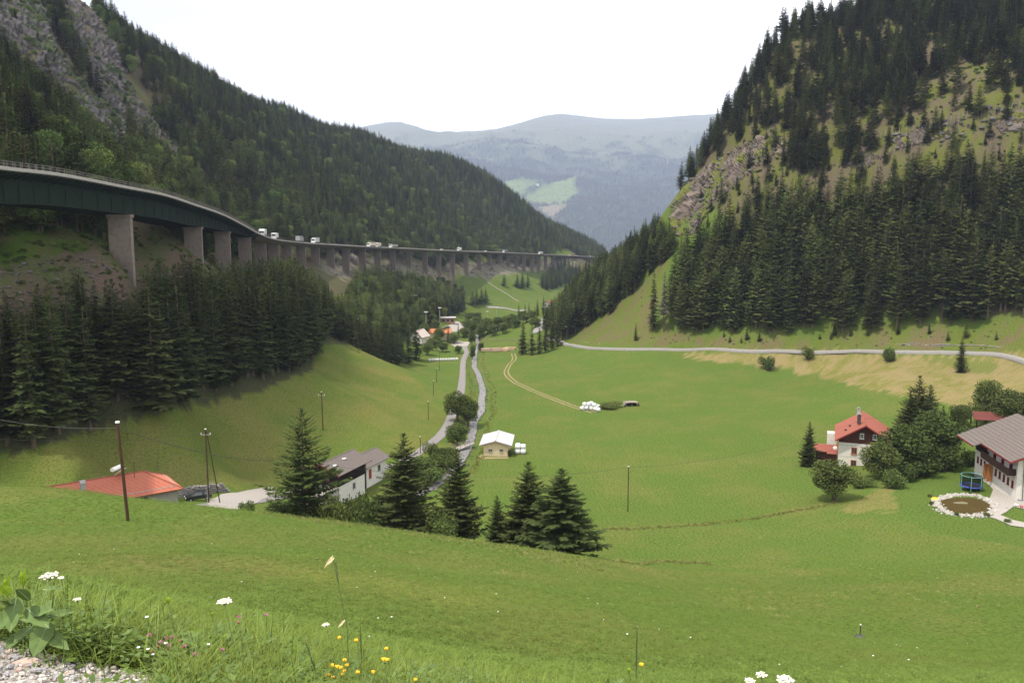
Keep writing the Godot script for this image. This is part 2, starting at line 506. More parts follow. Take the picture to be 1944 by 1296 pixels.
func build_mountains():
	var V := PackedVector3Array(); var N := PackedVector3Array(); var C := PackedColorArray(); var I := PackedInt32Array()
	for i in MR + 1:
		for j in MC + 1:
			var p = mount_at(float(j) / MC, minf(float(i) / (MR - 8), 1.0))
			if i > MR - 8: p += Vector3(0, -60.0 * (i - MR + 8), -220.0 * (i - MR + 8))
			V.append(p)
	var nc = MC + 1
	for i in MR + 1:
		for j in nc:
			var a = V[mini(i + 1, MR) * nc + j] - V[maxi(i - 1, 0) * nc + j]
			var b = V[i * nc + mini(j + 1, MC)] - V[i * nc + maxi(j - 1, 0)]
			var nn = b.cross(a).normalized()
			N.append(nn if nn.y > 0 else -nn)
			var p = V[i * nc + j]
			var s = proj(p)
			var k = n_big.get_noise_2d(p.x * 0.3, p.z * 0.3)
			var c = Vector3(0.035, 0.05, 0.028)
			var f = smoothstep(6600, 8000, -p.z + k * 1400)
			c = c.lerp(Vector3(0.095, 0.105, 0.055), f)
			if inside(s, FIELD1) or inside(s, FIELD2): c = Vector3(0.105, 0.145, 0.045)
			elif inside(s, FIELD3): c = Vector3(0.14, 0.12, 0.07)
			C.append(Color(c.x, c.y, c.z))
	for i in MR:
		for j in MC:
			var k = i * nc + j
			I.append_array([k, k + nc, k + nc + 1, k, k + nc + 1, k + 1])
	var arr = []; arr.resize(Mesh.ARRAY_MAX)
	arr[Mesh.ARRAY_VERTEX] = V; arr[Mesh.ARRAY_NORMAL] = N; arr[Mesh.ARRAY_COLOR] = C; arr[Mesh.ARRAY_INDEX] = I
	var me = ArrayMesh.new(); me.add_surface_from_arrays(Mesh.PRIMITIVE_TRIANGLES, arr)
	me.surface_set_material(0, M.mountain)
	tag(put("mountain", me), "hazy blue mountain range closing the far end of the valley", "mountain", "", "structure")

# ---------------------------------------------------------------- viaduct
# near edge of the deck: px, py, distance
const VIA := [[-190,288,98],[0,316,130],[115,330,151],[230,352,176],[310,368,198],[365,386,224],[422,406,262],[463,427,303],[492,443,345],[518,452.5,385],[543,456.5,425],[570,459.5,465],[598,462,505],[655,465.5,585],[715,469,665],[775,471.5,745],[832,474.5,825],[883,476.5,905],[928,478,985],[977,480,1085],[1030,482.5,1200],[1080,485,1330],[1130,487.5,1480],[1180,490,1640]]
const PIERS := [231,366,423,464,493,518.5,544,571,599,627,656,688,716,746,776,806,833,859,884,909,929,947,964,980,995,1009,1022,1036,1049,1063,1078,1094]
var via: Array = []
var via_n: Array = []

func via_frame(k: int) -> Array:
	var t: Vector3 = via[mini(k + 1, via.size() - 1)] - via[maxi(k - 1, 0)]
	t.y = 0; t = t.normalized()
	return [via[k], t, Vector3(t.z, 0, -t.x)]       # point, along, towards the slope (left)

func sweep(profile: Callable, from := 0, to := -1) -> SurfaceTool:
	var st = new_st()
	if to < 0: to = via.size() - 1
	var prev = []
	for k in range(from, to + 1):
		var f = via_frame(k)
		var cur = []
		for q in profile.call(k): cur.append(f[0] + f[2] * q.x + Vector3.UP * q.y)
		if prev:
			for i in cur.size():
				var j = (i + 1) % cur.size()
				quad(st, prev[i], prev[j], cur[j], cur[i])
		prev = cur
	return st

func build_viaduct():
	var raw = []
	for v in VIA: raw.append(at(v[0], v[1], v[2]))
	via = catmull(raw, 4.0)
	if via_frame(10)[2].x > 0: push_error("side")
	var top = thing("viaduct", "long grey motorway viaduct on wall piers along the wooded mountainside", "viaduct")
	part("deck", sweep(func(_k): return [Vector2(0, 0), Vector2(0, -0.55), Vector2(0.5, -0.62), Vector2(13.5, -0.62), Vector2(14, -0.5), Vector2(14, 0)]), M.asphalt, top)
	part("parapet", sweep(func(_k): return [Vector2(-0.25, 0.12), Vector2(-0.25, -0.45), Vector2(-0.003, -0.45), Vector2(-0.003, 0.12)]), M.pale_concrete, top)
	part("parapet", sweep(func(_k): return [Vector2(14.003, 0.9), Vector2(14.003, -0.5), Vector2(14.25, -0.5), Vector2(14.25, 0.9)]), M.pale_concrete, top)
	part("central_barrier", sweep(func(_k): return [Vector2(6.8, 0.9), Vector2(6.7, 0.004), Vector2(7.3, 0.004), Vector2(7.2, 0.9)]), M.pale_concrete, top)
	var depth = func(k):
		var d = -via[k].z
		return lerpf(5.4, 1.9, smoothstep(215, 350, d))
	# steel box girder near by, concrete girder beyond
	var ks = 0
	while -via[ks].z < 350: ks += 1
	part("steel_girder", sweep(func(k): return [Vector2(2.2, -0.625), Vector2(2.6, -depth.call(k)), Vector2(10.6, -depth.call(k)), Vector2(11.8, -0.625)], 0, ks), M.green_steel, top)
	part("bottom_flange", sweep(func(k): return [Vector2(2.2, -depth.call(k) - 0.002), Vector2(2.2, -depth.call(k) - 0.25), Vector2(11, -depth.call(k) - 0.25), Vector2(11, -depth.call(k) - 0.002)], 0, ks), M.green_steel, top)
	part("concrete_girder", sweep(func(k): return [Vector2(0.7, -0.625), Vector2(3.2, -1.95), Vector2(10.8, -1.95), Vector2(13.3, -0.625)], ks), M.concrete, top)
	# brackets under the cantilever, posts and rails along the near edge
	var st = new_st()
	var acc = 0.0
	for k in range(1, ks):
		acc += via[k].distance_to(via[k - 1])
		var f = via_frame(k)
		if -f[0].z < 330: 
			var p: Vector3 = f[0]; var t: Vector3 = f[1] * 0.14; var l: Vector3 = f[2]
			for o in [-1.0, 1.0]:
				var b = new_st()
				var e: Vector3 = p + f[1] * o
				var v = [e + l * 0.1 + Vector3.UP * -0.63, e + l * 2.15 + Vector3.UP * -0.63, e + l * 2.2 + Vector3.UP * -1.75, e + l * 0.1 + Vector3.UP * -0.95]
				quad(b, v[0] - t, v[1] - t, v[2] - t, v[3] - t); quad(b, v[0] + t, v[1] + t, v[2] + t, v[3] + t)
				for i in 4: quad(b, v[i] - t, v[(i + 1) % 4] - t, v[(i + 1) % 4] + t, v[i] + t)
				part("bracket", b, M.green_steel, top)
			for o in [-1.0, 1.0]:
				var b2 = new_st()
				obox(b2, p + f[1] * o + l * -0.12 + Vector3.UP * 0.55, f[1] * 0.06, Vector3.UP * 0.46, l * 0.06)
				part("railing_post", b2, M.rail, top)
	for y in [0.6, 1.02]:
		part("rail", sweep(func(_k): return [Vector2(-0.2, y), Vector2(-0.2, y - 0.09), Vector2(-0.04, y - 0.09), Vector2(-0.04, y)], 0, ks + 40), M.rail, top)
	# stiffener ribs on the steel web
	for k in range(1, ks - 2, 2):
		var f = via_frame(k)
		var r = new_st()
		var dp = depth.call(k)
		obox(r, f[0] + f[2] * 2.33 + Vector3.UP * (-0.63 - dp) * 0.5, f[1] * 0.05, Vector3.UP * (dp * 0.5 - 0.4), f[2] * 0.07)
		part("stiffener", r, M.green_steel, top)
	# wall piers
	for px in PIERS:
		var best = 0; var bd = 1e9
		for k in via.size():
			var fk = via_frame(k)
			var s = absf(proj(fk[0] + fk[2] * (4.6 if k < ks else 5.6) - Vector3.UP * 6.0).x - px)
			if s < bd: bd = s; best = k
		var f = via_frame(best)
		var dp = depth.call(best) if best < ks else 1.95
		var c: Vector3 = f[0] + f[2] * (4.6 if best < ks else 5.6)
		var y1 = f[0].y - dp - (0.25 if best < ks else 0.0)
		var y0 = minf(hgt(c.x, -c.z), hgt((f[0] + f[2] * 3).x, -(f[0] + f[2] * 3).z)) - 4.0
		var half = 2.5 if best < ks else 2.7
		var pr = new_st()
		obox(pr, Vector3(c.x, (y0 + y1) / 2, c.z), f[1] * 0.6, Vector3.UP * (y1 - y0) / 2, f[2] * half)
		var pm = part("pier", pr, M.concrete, top)
		var cp = new_st()
		obox(cp, Vector3(c.x, y1 - 0.35, c.z), f[1] * 0.85, Vector3.UP * 0.348, f[2] * (half + 0.25))
		part("bearing_beam", cp, M.concrete, pm)

# ---------------------------------------------------------------- vegetation
func kite(st: SurfaceTool, p: Vector3, v: Vector3, n: Vector3, w: float, c: Color):
	st.set_color(c)
	var s = v.cross(n).normalized() * w
	var m = p + v * 0.45
	st.add_vertex(p); st.add_vertex(m + s); st.add_vertex(p + v)
	st.add_vertex(p); st.add_vertex(p + v); st.add_vertex(m - s)

# crown of a conifer one unit tall; style keys: whorls, per, twigs, r, start, droop, lift, twig, wide, taper, gap
func conifer_crown(st: SurfaceTool, r: RandomNumberGenerator, k: Dictionary):
	for w in k.whorls:
		var f = (w + r.randf_range(-0.3, 0.3)) / float(k.whorls)
		f = clampf(f, 0, 0.985)
		var y = k.start + (1.0 - k.start) * f
		var rad = k.r * pow(1.0 - f, k.taper) + 0.008
		if f < 0.16: rad *= 0.72 + f * 1.75
		var n = k.per if f < 0.8 else maxi(4, k.per - 2)
		var a0 = r.randf() * TAU
		for b in n:
			if r.randf() < k.gap: continue
			var a = a0 + TAU * (b + r.randf_range(-0.3, 0.3)) / n
			var dir = Vector3(cos(a), 0, sin(a)); var side = Vector3(-dir.z, 0, dir.x)
			var L = rad * (r.randf_range(0.62, 1.2) + (0.25 if r.randf() < 0.06 else 0.0))
			var y0 = y + r.randf_range(-0.02, 0.02)
			var dr = lerpf(k.droop, -0.35, smoothstep(0.55, 1.0, f)) * r.randf_range(0.7, 1.3)
			var tone = r.randf_range(0.75, 1.25)
			for q in k.twigs:
				var u = (q + r.randf_range(0.1, 0.9)) / k.twigs
				if u < 0.12: u = 0.12
				var p = Vector3(0, y0, 0) + dir * L * u + Vector3.UP * L * (-dr * u + k.lift * u * u)
				var tl = k.twig * L * (1.15 - 0.6 * u) * r.randf_range(0.7, 1.3) + 0.004
				var c = Color(tone, tone, tone) * r.randf_range(0.85, 1.15)
				for s in [-1.0, 1.0]:
					var v = (dir * r.randf_range(0.35, 0.8) + side * s * r.randf_range(0.5, 1.0) + Vector3.UP * r.randf_range(-0.55, 0.1)).normalized() * tl
					kite(st, p, v, Vector3(r.randf_range(-0.5, 0.5), 1, r.randf_range(-0.5, 0.5)), tl * k.wide, c)
			var tip = Vector3(0, y0, 0) + dir * L * 0.72 + Vector3.UP * L * (-dr * 0.72 + k.lift * 0.52)
			kite(st, tip, (dir + Vector3.UP * (k.lift - dr) * 0.8).normalized() * L * 0.34, Vector3(r.randf_range(-0.6, 0.6), 1, r.randf_range(-0.6, 0.6)), L * 0.07, Color(tone, tone, tone))
	for q in 5:
		var a = r.randf() * TAU
		kite(st, Vector3(0, 0.955, 0), Vector3(cos(a) * 0.012, 0.05, sin(a) * 0.012), Vector3(sin(a), 0.2, cos(a)), 0.006, Color.WHITE)

func conifer_trunk(st: SurfaceTool, r0: float, sides := 6, top := 0.97):
	st.set_color(Color(1, 1, 1))
	tube(st, [Vector3(0, -0.05, 0), Vector3(0, 0.04, 0), Vector3(0, 0.5, 0), Vector3(0, top, 0)], [r0 * 1.3, r0, r0 * 0.55, 0.002], sides)

const SPRUCE_HERO := {"whorls": 52, "per": 6, "twigs": 24, "r": 0.25, "start": 0.015, "droop": 0.22, "lift": 0.34, "twig": 0.235, "wide": 0.20, "taper": 0.80, "gap": 0.05}
const SPRUCE_MID := {"whorls": 34, "per": 6, "twigs": 8, "r": 0.155, "start": 0.06, "droop": 0.38, "lift": 0.30, "twig": 0.36, "wide": 0.27, "taper": 0.80, "gap": 0.08}
const SPRUCE_SLIM := {"whorls": 34, "per": 5, "twigs": 8, "r": 0.115, "start": 0.10, "droop": 0.55, "lift": 0.30, "twig": 0.42, "wide": 0.27, "taper": 0.72, "gap": 0.08}
const SPRUCE_TALL := {"whorls": 28, "per": 5, "twigs": 8, "r": 0.13, "start": 0.30, "droop": 0.45, "lift": 0.30, "twig": 0.4, "wide": 0.27, "taper": 0.75, "gap": 0.14}
const LARCH_HERO := {"whorls": 52, "per": 6, "twigs": 28, "r": 0.285, "start": 0.05, "droop": 0.12, "lift": 0.36, "twig": 0.155, "wide": 0.19, "taper": 0.70, "gap": 0.12}
const LARCH_MID := {"whorls": 30, "per": 6, "twigs": 9, "r": 0.175, "start": 0.10, "droop": 0.10, "lift": 0.26, "twig": 0.30, "wide": 0.24, "taper": 0.66, "gap": 0.12}
const LARCH_SLIM := {"whorls": 30, "per": 5, "twigs": 9, "r": 0.135, "start": 0.16, "droop": 0.05, "lift": 0.24, "twig": 0.34, "wide": 0.24, "taper": 0.60, "gap": 0.14}
const FAR_TREE := {"whorls": 8, "per": 6, "twigs": 1, "r": 0.15, "start": 0.05, "droop": 0.45, "lift": 0.1, "twig": 0.8, "wide": 0.5, "taper": 0.8, "gap": 0.0}

var crowns := {}     # style -> list of crown meshes
var trunks := {}
var whole := {}      # style -> list of one-mesh trees for the forest mass

func make_conifers():
	var styles = {"spruce_hero": [SPRUCE_HERO, 3], "spruce_mid": [SPRUCE_MID, 4], "spruce_slim": [SPRUCE_SLIM, 3], "spruce_tall": [SPRUCE_TALL, 2], "larch_hero": [LARCH_HERO, 1], "larch_mid": [LARCH_MID, 3], "larch_slim": [LARCH_SLIM, 3], "far": [FAR_TREE, 2]}
	for key in styles:
		crowns[key] = []; whole[key] = []
		var hero = key.ends_with("hero")
		var ts = new_st(); conifer_trunk(ts, 0.016 if hero else 0.013, 8 if hero else 5)
		trunks[key] = mesh_of(ts, M.larch_bark if key.begins_with("larch") else M.bark)
		for i in styles[key][1]:
			var r = RandomNumberGenerator.new(); r.seed = 100 + i * 7 + key.hash() % 1000
			var st = new_st()
			conifer_crown(st, r, styles[key][0])
			var me = mesh_of(st, M.larch_needles if key.begins_with("larch") else M.needles)
			crowns[key].append(me)
			if not hero:
				var w: ArrayMesh = me.duplicate()
				w.add_surface_from_arrays(Mesh.PRIMITIVE_TRIANGLES, trunks[key].surface_get_arrays(0))
				w.surface_set_material(1, M.larch_bark if key.begins_with("larch") else M.bark)
				whole[key].append(w)

func tree_node(called: String, style: String, variant: int, where: Vector3, height: float, turn: float, tint: Material, label: String, group := "", wide := 1.0) -> Node3D:
	var t = thing(called, label, "tree", where, 0, group)
	t.transform = Transform3D(Basis(Vector3.UP, turn).scaled(Vector3(height * wide, height, height * wide)), where)
	put("trunk", trunks[style], t)
	var cr = put("crown", crowns[style][variant % crowns[style].size()], t)
	if tint: cr.material_override = tint
	return t

# ---- leafy crowns: leaf-sized faces spread over uneven clumps
func leafy(st: SurfaceTool, r: RandomNumberGenerator, clumps: Array, count: int, size: float):
	var tot = 0.0
	for c in clumps: tot += c[1].x * c[1].y
	for c in clumps:
		var n = int(count * c[1].x * c[1].y / tot)
		var tone = r.randf_range(0.85, 1.15)
		for i in n:
			var v = Vector3(r.randfn(), r.randfn(), r.randfn()).normalized()
			var f = pow(r.randf(), 0.28)
			f *= 1.0 + 0.30 * n_fine.get_noise_3d(v.x * 9 + c[0].x * 50, v.y * 9, v.z * 9 + c[0].y * 50)
			var p = c[0] + v * c[1] * f
			var dir = (v * 0.5 + Vector3(r.randfn(), r.randfn() - 0.4, r.randfn()) * 0.7).normalized() * size * r.randf_range(0.6, 1.4)
			var t = tone * r.randf_range(0.8, 1.2)
			kite(st, p, dir, Vector3(r.randfn(), r.randfn() + 0.8, r.randfn()), dir.length() * 0.42, Color(t, t, t))

var leaf_crowns := []
var leaf_trunks := []
var bush_crowns := []
var bush_stems: ArrayMesh
func make_broadleaf():
	for i in 4:
		var r = RandomNumberGenerator.new(); r.seed = 50 + i
		var cl = []
		var ts = new_st()
		tube(ts, [Vector3(0, -0.04, 0), Vector3(0.01, 0.2, 0), Vector3(0.0, 0.45, 0.01)], [0.04, 0.03, 0.02], 7)
		for k in 11:
			var a = r.randf() * TAU; var y = r.randf_range(0.28, 0.80)
			var rr = 0.27 * sin(PI * clampf((y - 0.02) / 0.98, 0, 1)) * r.randf_range(0.5, 1.0)
			var c = Vector3(cos(a) * rr, y, sin(a) * rr)
			cl.append([c, Vector3(1, 0.85, 1) * r.randf_range(0.13, 0.21)])
			tube(ts, [Vector3(0, y * 0.55, 0), c * Vector3(0.6, 0.85, 0.6), c], [0.014, 0.009, 0.003], 5)
		cl.append([Vector3(0, 0.62, 0), Vector3(0.22, 0.3, 0.22)])
		var st = new_st(); leafy(st, r, cl, 7500, 0.032)
		leaf_crowns.append(mesh_of(st, M.leaves)); leaf_trunks.append(mesh_of(ts, M.bark))
	for i in 3:
		var r = RandomNumberGenerator.new(); r.seed = 80 + i
		var cl = []
		for k in 7:
			var a = r.randf() * TAU
			cl.append([Vector3(cos(a) * 0.32, r.randf_range(0.3, 0.62), sin(a) * 0.32) * r.randf_range(0.5, 1.0), Vector3(1, 0.95, 1) * r.randf_range(0.2, 0.34)])
		var st = new_st(); leafy(st, r, cl, 3200, 0.055)
		bush_crowns.append(mesh_of(st, M.leaves))
	var bs = new_st()
	for k in 7:
		var a = TAU * k / 7
		tube(bs, [Vector3(0, -0.1, 0), Vector3(cos(a) * 0.14, 0.3, sin(a) * 0.14), Vector3(cos(a) * 0.28, 0.6, sin(a) * 0.28)], [0.018, 0.012, 0.003], 5)
	bush_stems = mesh_of(bs, M.bark)

func leaf_tree(called: String, label: String, where: Vector3, size: Vector3, variant: int, tint: Material, group := "") -> Node3D:
	var t = thing(called, label, "tree" if called.ends_with("tree") else "shrub", where, 0, group)
	t.transform = Transform3D(Basis(Vector3.UP, variant * 1.7).scaled_local(size), where)
	if called.ends_with("tree"):
		put("trunk", leaf_trunks[variant % 4], t)
		put("crown", leaf_crowns[variant % 4], t).material_override = tint
	else:
		put("stem", bush_stems, t)
		put("foliage", bush_crowns[variant % 3], t).material_override = tint
	return t

# ---- forests
var ROCK_L1 := poly([-60,-40, 75,-40, 95,40, 110,90, 140,140, 185,190, 225,230, 250,290, 205,275, 140,225, 60,175, 0,130, -60,100])
var ROCK_L2 := poly([110,-40, 165,0, 195,50, 225,95, 245,150, 275,205, 310,250, 350,300, 330,318, 280,290, 225,240, 190,185, 160,120, 125,60])
var ROCK_R := poly([1268,418, 1272,395, 1300,352, 1340,315, 1390,285, 1440,258, 1490,262, 1500,290, 1440,320, 1400,350, 1360,385, 1335,420, 1320,445, 1285,450])
var ROCK_R2 := poly([1690,266, 1760,240, 1830,230, 1852,243, 1790,262, 1715,284])
var ROCK_R3 := poly([1876,226, 1944,204, 1975,210, 1975,245, 1900,252])
var ROCK_R4 := poly([1592,312, 1650,290, 1682,298, 1642,324])
var OPEN_R := poly([1590,300, 1640,275, 1740,240, 1840,210, 1900,200, 1960,190, 1960,250, 1880,262, 1800,270, 1720,285, 1660,310, 1600,325])
var Z_STAND := poly([-160,870, 100,846, 230,812, 370,764, 480,734, 588,696, 606,655, 655,640, 705,664, 762,692, 780,640, 690,600, 640,575, 560,560, 430,570, 330,575, 250,585, 150,600, 0,640, -160,660])
var Z_PATCH := poly([640,640, 668,560, 700,538, 740,530, 860,545, 898,566, 872,590, 850,603, 800,622, 765,648, 700,650])
var Z_RLOW := poly([1262,600, 1285,622, 1300,634, 1420,638, 1560,632, 1640,630, 1720,624, 1780,618, 1850,610, 1944,596, 2160,570, 2160,330, 1944,340, 1850,330, 1700,370, 1560,390, 1480,410, 1420,430, 1350,470, 1290,520, 1270,560])
var Z_RUP := poly([1345,245, 1360,225, 1440,110, 1510,0, 1510,-260, 2200,-300, 2200,170, 1944,165, 1880,195, 1780,205, 1700,225, 1640,245, 1580,285, 1510,300, 1455,215, 1400,240, 1360,262])
var Z_REDGE := poly([1352,215, 1298,312, 1272,366, 1300,364, 1335,322, 1390,278, 1450,250, 1500,250, 1520,180, 1460,90])
var Z_RMID := poly([1480,310, 1500,262, 1560,270, 1600,262, 1650,262, 1700,248, 1640,310, 1560,330, 1500,330])
var Z_SPUR := poly([1272,492, 1240,518, 1205,556, 1150,604, 1110,628, 1078,644, 1056,652, 1035,648, 1030,610, 1080,560, 1130,505, 1190,465, 1250,425, 1285,440, 1300,480])
var Z_BENCH := poly([1300,345, 1400,255, 1480,225, 1560,290, 1700,225, 1880,190, 1960,170, 1960,300, 1850,320, 1700,350, 1560,385, 1420,400, 1340,440])
var Z_FARM := poly([1028,552, 1040,515, 1075,500, 1110,493, 1118,505, 1095,530, 1060,548])
const TOP_STAND := [[-200,560],[0,560],[60,548],[110,520],[150,505],[200,520],[236,545],[262,535],[290,500],[350,488],[420,498],[560,492],[600,520],[640,560],[660,600],[690,600],[720,630],[780,640]]
const TOP_PATCH := [[600,560],[640,520],[680,500],[720,496],[780,510],[830,526],[880,532],[900,555]]
const TOP_RLOW := [[1255,480],[1290,442],[1340,402],[1400,362],[1440,332],[1480,322],[1560,322],[1640,322],[1700,292],[1760,272],[1850,272],[1944,262],[2200,240]]
const TOP_SPUR := [[1000,600],[1035,588],[1080,535],[1130,482],[1190,440],[1250,405],[1262,402],[1280,440],[1300,470]]

func curve_y(c: Array, x: float) -> float:
	if x <= c[0][0]: return c[0][1]
	for i in c.size() - 1:
		if x <= c[i + 1][0]: return lerpf(c[i][1], c[i + 1][1], (x - c[i][0]) / (c[i + 1][0] - c[i][0]))
	return c[-1][1]

var via_x := {}
func via_at(d: float) -> float:
	var k = int(d / 10.0)
	if not via_x.has(k):
		var best = 0.0; var bd = 1e9
		for p in via:
			if absf(-p.z - k * 10.0) < bd: bd = absf(-p.z - k * 10.0); best = p.x
		via_x[k] = best
	return via_x[k]

var trees := []     # dictionaries: p, h, kind, style, turn, tint, zone

func try_tree(x: float, d: float, zone: String):
	var p = gp(x, d)
	var s = proj(p)
	if s.x < -140 or s.x > 2090: return
	var h = 0.0; var larch = 0.3; var top = null; var hmin = 6.0
	var cl = n_big.get_noise_2d(x * 2.2 + 77, d * 2.2)
	match zone:
		"stand":
			if not inside(s, Z_STAND): return
			h = rng.randf_range(19, 27); top = TOP_STAND; larch = 0.10
		"patch":
			if not inside(s, Z_PATCH): return
			h = rng.randf_range(11, 18); top = TOP_PATCH; larch = 0.5
		"end":
			if not inside(s, Z_FARM): return
			h = rng.randf_range(12, 18); larch = 0.4
		"hill":
			if x > via_at(d) - 17.0 - rng.randf() * 6.0: return
			if s.y < -120: return
			h = rng.randf_range(12, 20); larch = (0.72 if d < 440 else 0.50) + 0.7 * cl
			if inside(s, ROCK_L1) or inside(s, ROCK_L2):
				if rng.randf() > 0.16: return
				h = rng.randf_range(4, 8)
			elif d > 380 and d < 640 and s.x < 330 and s.y < 330 and rng.randf() < 0.3: return
		"rlow":
			if not inside(s, Z_RLOW): return
			h = rng.randf_range(16, 29); top = TOP_RLOW; larch = 0.6 + 0.5 * cl
		"rup":
			if not (inside(s, Z_RUP) or inside(s, Z_REDGE)): return
			if inside(s, Z_RUP) and cl > (0.25 if s.x > 1540 else 0.38) and s.y > 40: return
			h = rng.randf_range(11, 19); larch = 0.40 + 0.6 * cl
		"rmid":
			if not inside(s, Z_RMID): return
			h = rng.randf_range(12, 19); larch = 0.2
		"bench":
			if not inside(s, Z_BENCH) or (inside(s, ROCK_R) and rng.randf() < 0.7): return
			h = rng.randf_range(3, 13); larch = 0.25
		"spur":
			if not inside(s, Z_SPUR): return
			h = rng.randf_range(14, 22); top = TOP_SPUR; larch = 0.25
	if top:
		var lim = curve_y(top, s.x) + rng.randf_range(-8, 18)
		var hm = at(s.x, lim, d).y - p.y
		if hm < hmin: return
		h = minf(h, hm)
	var is_larch = rng.randf() < larch
	var style = ""
	if is_larch: style = "larch_mid" if rng.randf() < 0.6 else "larch_slim"
	elif zone == "spur": style = "spruce_tall" if rng.randf() < 0.6 else "spruce_slim"
	elif zone == "rlow" or zone == "rup": style = ["spruce_mid", "spruce_slim", "spruce_slim", "spruce_tall"][rng.randi() % 4]
	else: style = "spruce_mid" if rng.randf() < 0.55 else "spruce_slim"
	trees.append({"p": p, "s": s, "h": h, "kind": "larch" if is_larch else "spruce", "style": style, "turn": rng.randf() * TAU, "v": rng.randi() % 4, "t": rng.randf(), "zone": zone, "w": rng.randf_range(1.0, 1.6)})

func scatter(zone: String, x0: float, x1: float, d0: float, d1: float, gap: float):
	var d = d0
	while d < d1:
		var x = x0
		while x < x1:
			try_tree(x + rng.randf_range(-0.45, 0.45) * gap, d + rng.randf_range(-0.45, 0.45) * gap, zone)
			x += gap
		d += gap

const PHRASE := {
	"end": ["spruce in the dark grove below the far end of the viaduct", "larch in the grove below the far end of the viaduct"],
	"stand": ["dark spruce in the dense stand between the viaduct and the sloping meadow", "light green larch in the dark stand below the viaduct"],
	"patch": ["spruce in the small wood below the viaduct piers near the village", "pale larch in the small wood below the viaduct piers near the village"],
	"hill": ["spruce on the long wooded mountainside above the viaduct", "larch on the long wooded mountainside above the viaduct"],
	"rlow": ["tall spruce in the forest above the bank road below the crags", "soft green larch in the forest above the bank road below the crags"],
	"rup": ["spruce on the steep mountain above the rocky fenced bench", "larch on the steep mountain above the rocky fenced bench"],
	"rmid": ["spruce in the dark clump between the two rocky outcrops", "larch in the dark clump between the two rocky outcrops"],
	"bench": ["small spruce growing among the rocks of the fenced bench", "small larch growing among the rocks of the fenced bench"],
	"spur": ["bare-stemmed spruce on the wooded spur over the steep grass slope", "larch on the wooded spur over the steep grass slope"]}

func build_forest():
	scatter("stand", -180, 0, 112, 400, 3.6)
	scatter("patch", -130, 0, 400, 820, 5.0)
	scatter("end", -20, 160, 900, 1300, 7.0)
	scatter("hill", -480, 60, 130, 800, 5.9)
	scatter("hill", -480, 190, 800, 1750, 6.4)
	scatter("rlow", 60, 330, 235, 440, 4.2)
	scatter("rup", 80, 420, 290, 560, 4.9)
	scatter("rmid", 80, 260, 300, 460, 4.6)
	scatter("bench", 80, 260, 290, 460, 6.4)
	scatter("spur", 10, 130, 390, 680, 4.0)
	hill_shrubs()
	# which trees show: a coarse cover map, nearest first
	trees.sort_custom(func(a, b): return a.p.z > b.p.z)
	var cw_ = 243; var ch_ = 162
	var cover := PackedByteArray(); cover.resize(cw_ * ch_)
	var shown := {"spruce": [], "larch": []}
	for t in trees:
		var s: Vector2 = t.s
		var hp = t.h / -t.p.z * F
		var seen = 0.0
		for y in range(int((s.y - hp) / 8.0), int(s.y / 8.0) + 1):
			var half = maxf(0.5, hp * 0.13 * (1.0 - (s.y - y * 8.0) / hp) / 8.0 + 0.2)
			for x in range(int(s.x / 8.0 - half), int(s.x / 8.0 + half) + 1):
				if x < 0 or y < 0 or x >= cw_ or y >= ch_: continue
				if cover[y * cw_ + x] == 0:
					cover[y * cw_ + x] = 1
					seen += 1.0
		t.seen = seen * 64.0 + minf(hp, 30.0) * 0.02
		shown[t.kind].append(t)
	var masses := {}
	for kind in shown:
		var list: Array = shown[kind]
		list.sort_custom(func(a, b): return a.seen > b.seen)
		for i in list.size():
			var t = list[i]
			if i < 298:
				var tint = M["%s_tint%d" % [kind, int(t.t * 4.999)]]
				tree_node(kind + "_tree", t.style, t.v, t.p, t.h, t.turn, tint, PHRASE[t.zone][1 if kind == "larch" else 0], "%s trees, %s" % [kind, t.zone_name if t.has("zone_name") else GROUPS[t.zone]], t.w)
			else:
				var key = kind + "|" + t.style + "|" + str(t.v % whole[t.style].size())
				if not masses.has(key): masses[key] = []
				masses[key].append(t)
	for kind in shown:
		var root = Node3D.new(); root.name = kind + "_forest"; add_child(root)
		tag(root, "mass of dark spruces covering the mountainsides" if kind == "spruce" else "lighter green larches scattered through the mountain forest", "forest", "", "stuff")
		for key in masses:
			if not key.begins_with(kind): continue
			var a = key.split("|")
			mass(root, "stand", whole[a[1]][int(a[2])], masses[key], kind)

const GROUPS := {"end": "grove below the far viaduct", "stand": "dense stand below the viaduct", "patch": "small wood by the village", "hill": "mountainside above the viaduct", "rlow": "forest above the bank road", "rup": "steep upper mountain", "rmid": "clump between the crags", "bench": "rocky bench", "spur": "wooded spur"}

func mass(root: Node, called: String, me: Mesh, list: Array, kind: String):
	var mm = MultiMesh.new(); mm.transform_format = MultiMesh.TRANSFORM_3D; mm.use_colors = true; mm.mesh = me
	mm.instance_count = list.size()
	for i in list.size():
		var t = list[i]
		mm.set_instance_transform(i, Transform3D(Basis(Vector3.UP, t.turn).scaled(Vector3(t.h * t.w, t.h, t.h * t.w)), t.p))
		var b = lerpf(0.75, 1.9, t.t * t.t)
		mm.set_instance_color(i, Color(b * lerpf(0.92, 1.18, fmod(t.t * 7.0, 1.0)), b, b * 0.95))
	var o = MultiMeshInstance3D.new(); o.name = called; o.multimesh = mm
	root.add_child(o, true)
	tag(o, "", "", "", "stuff")

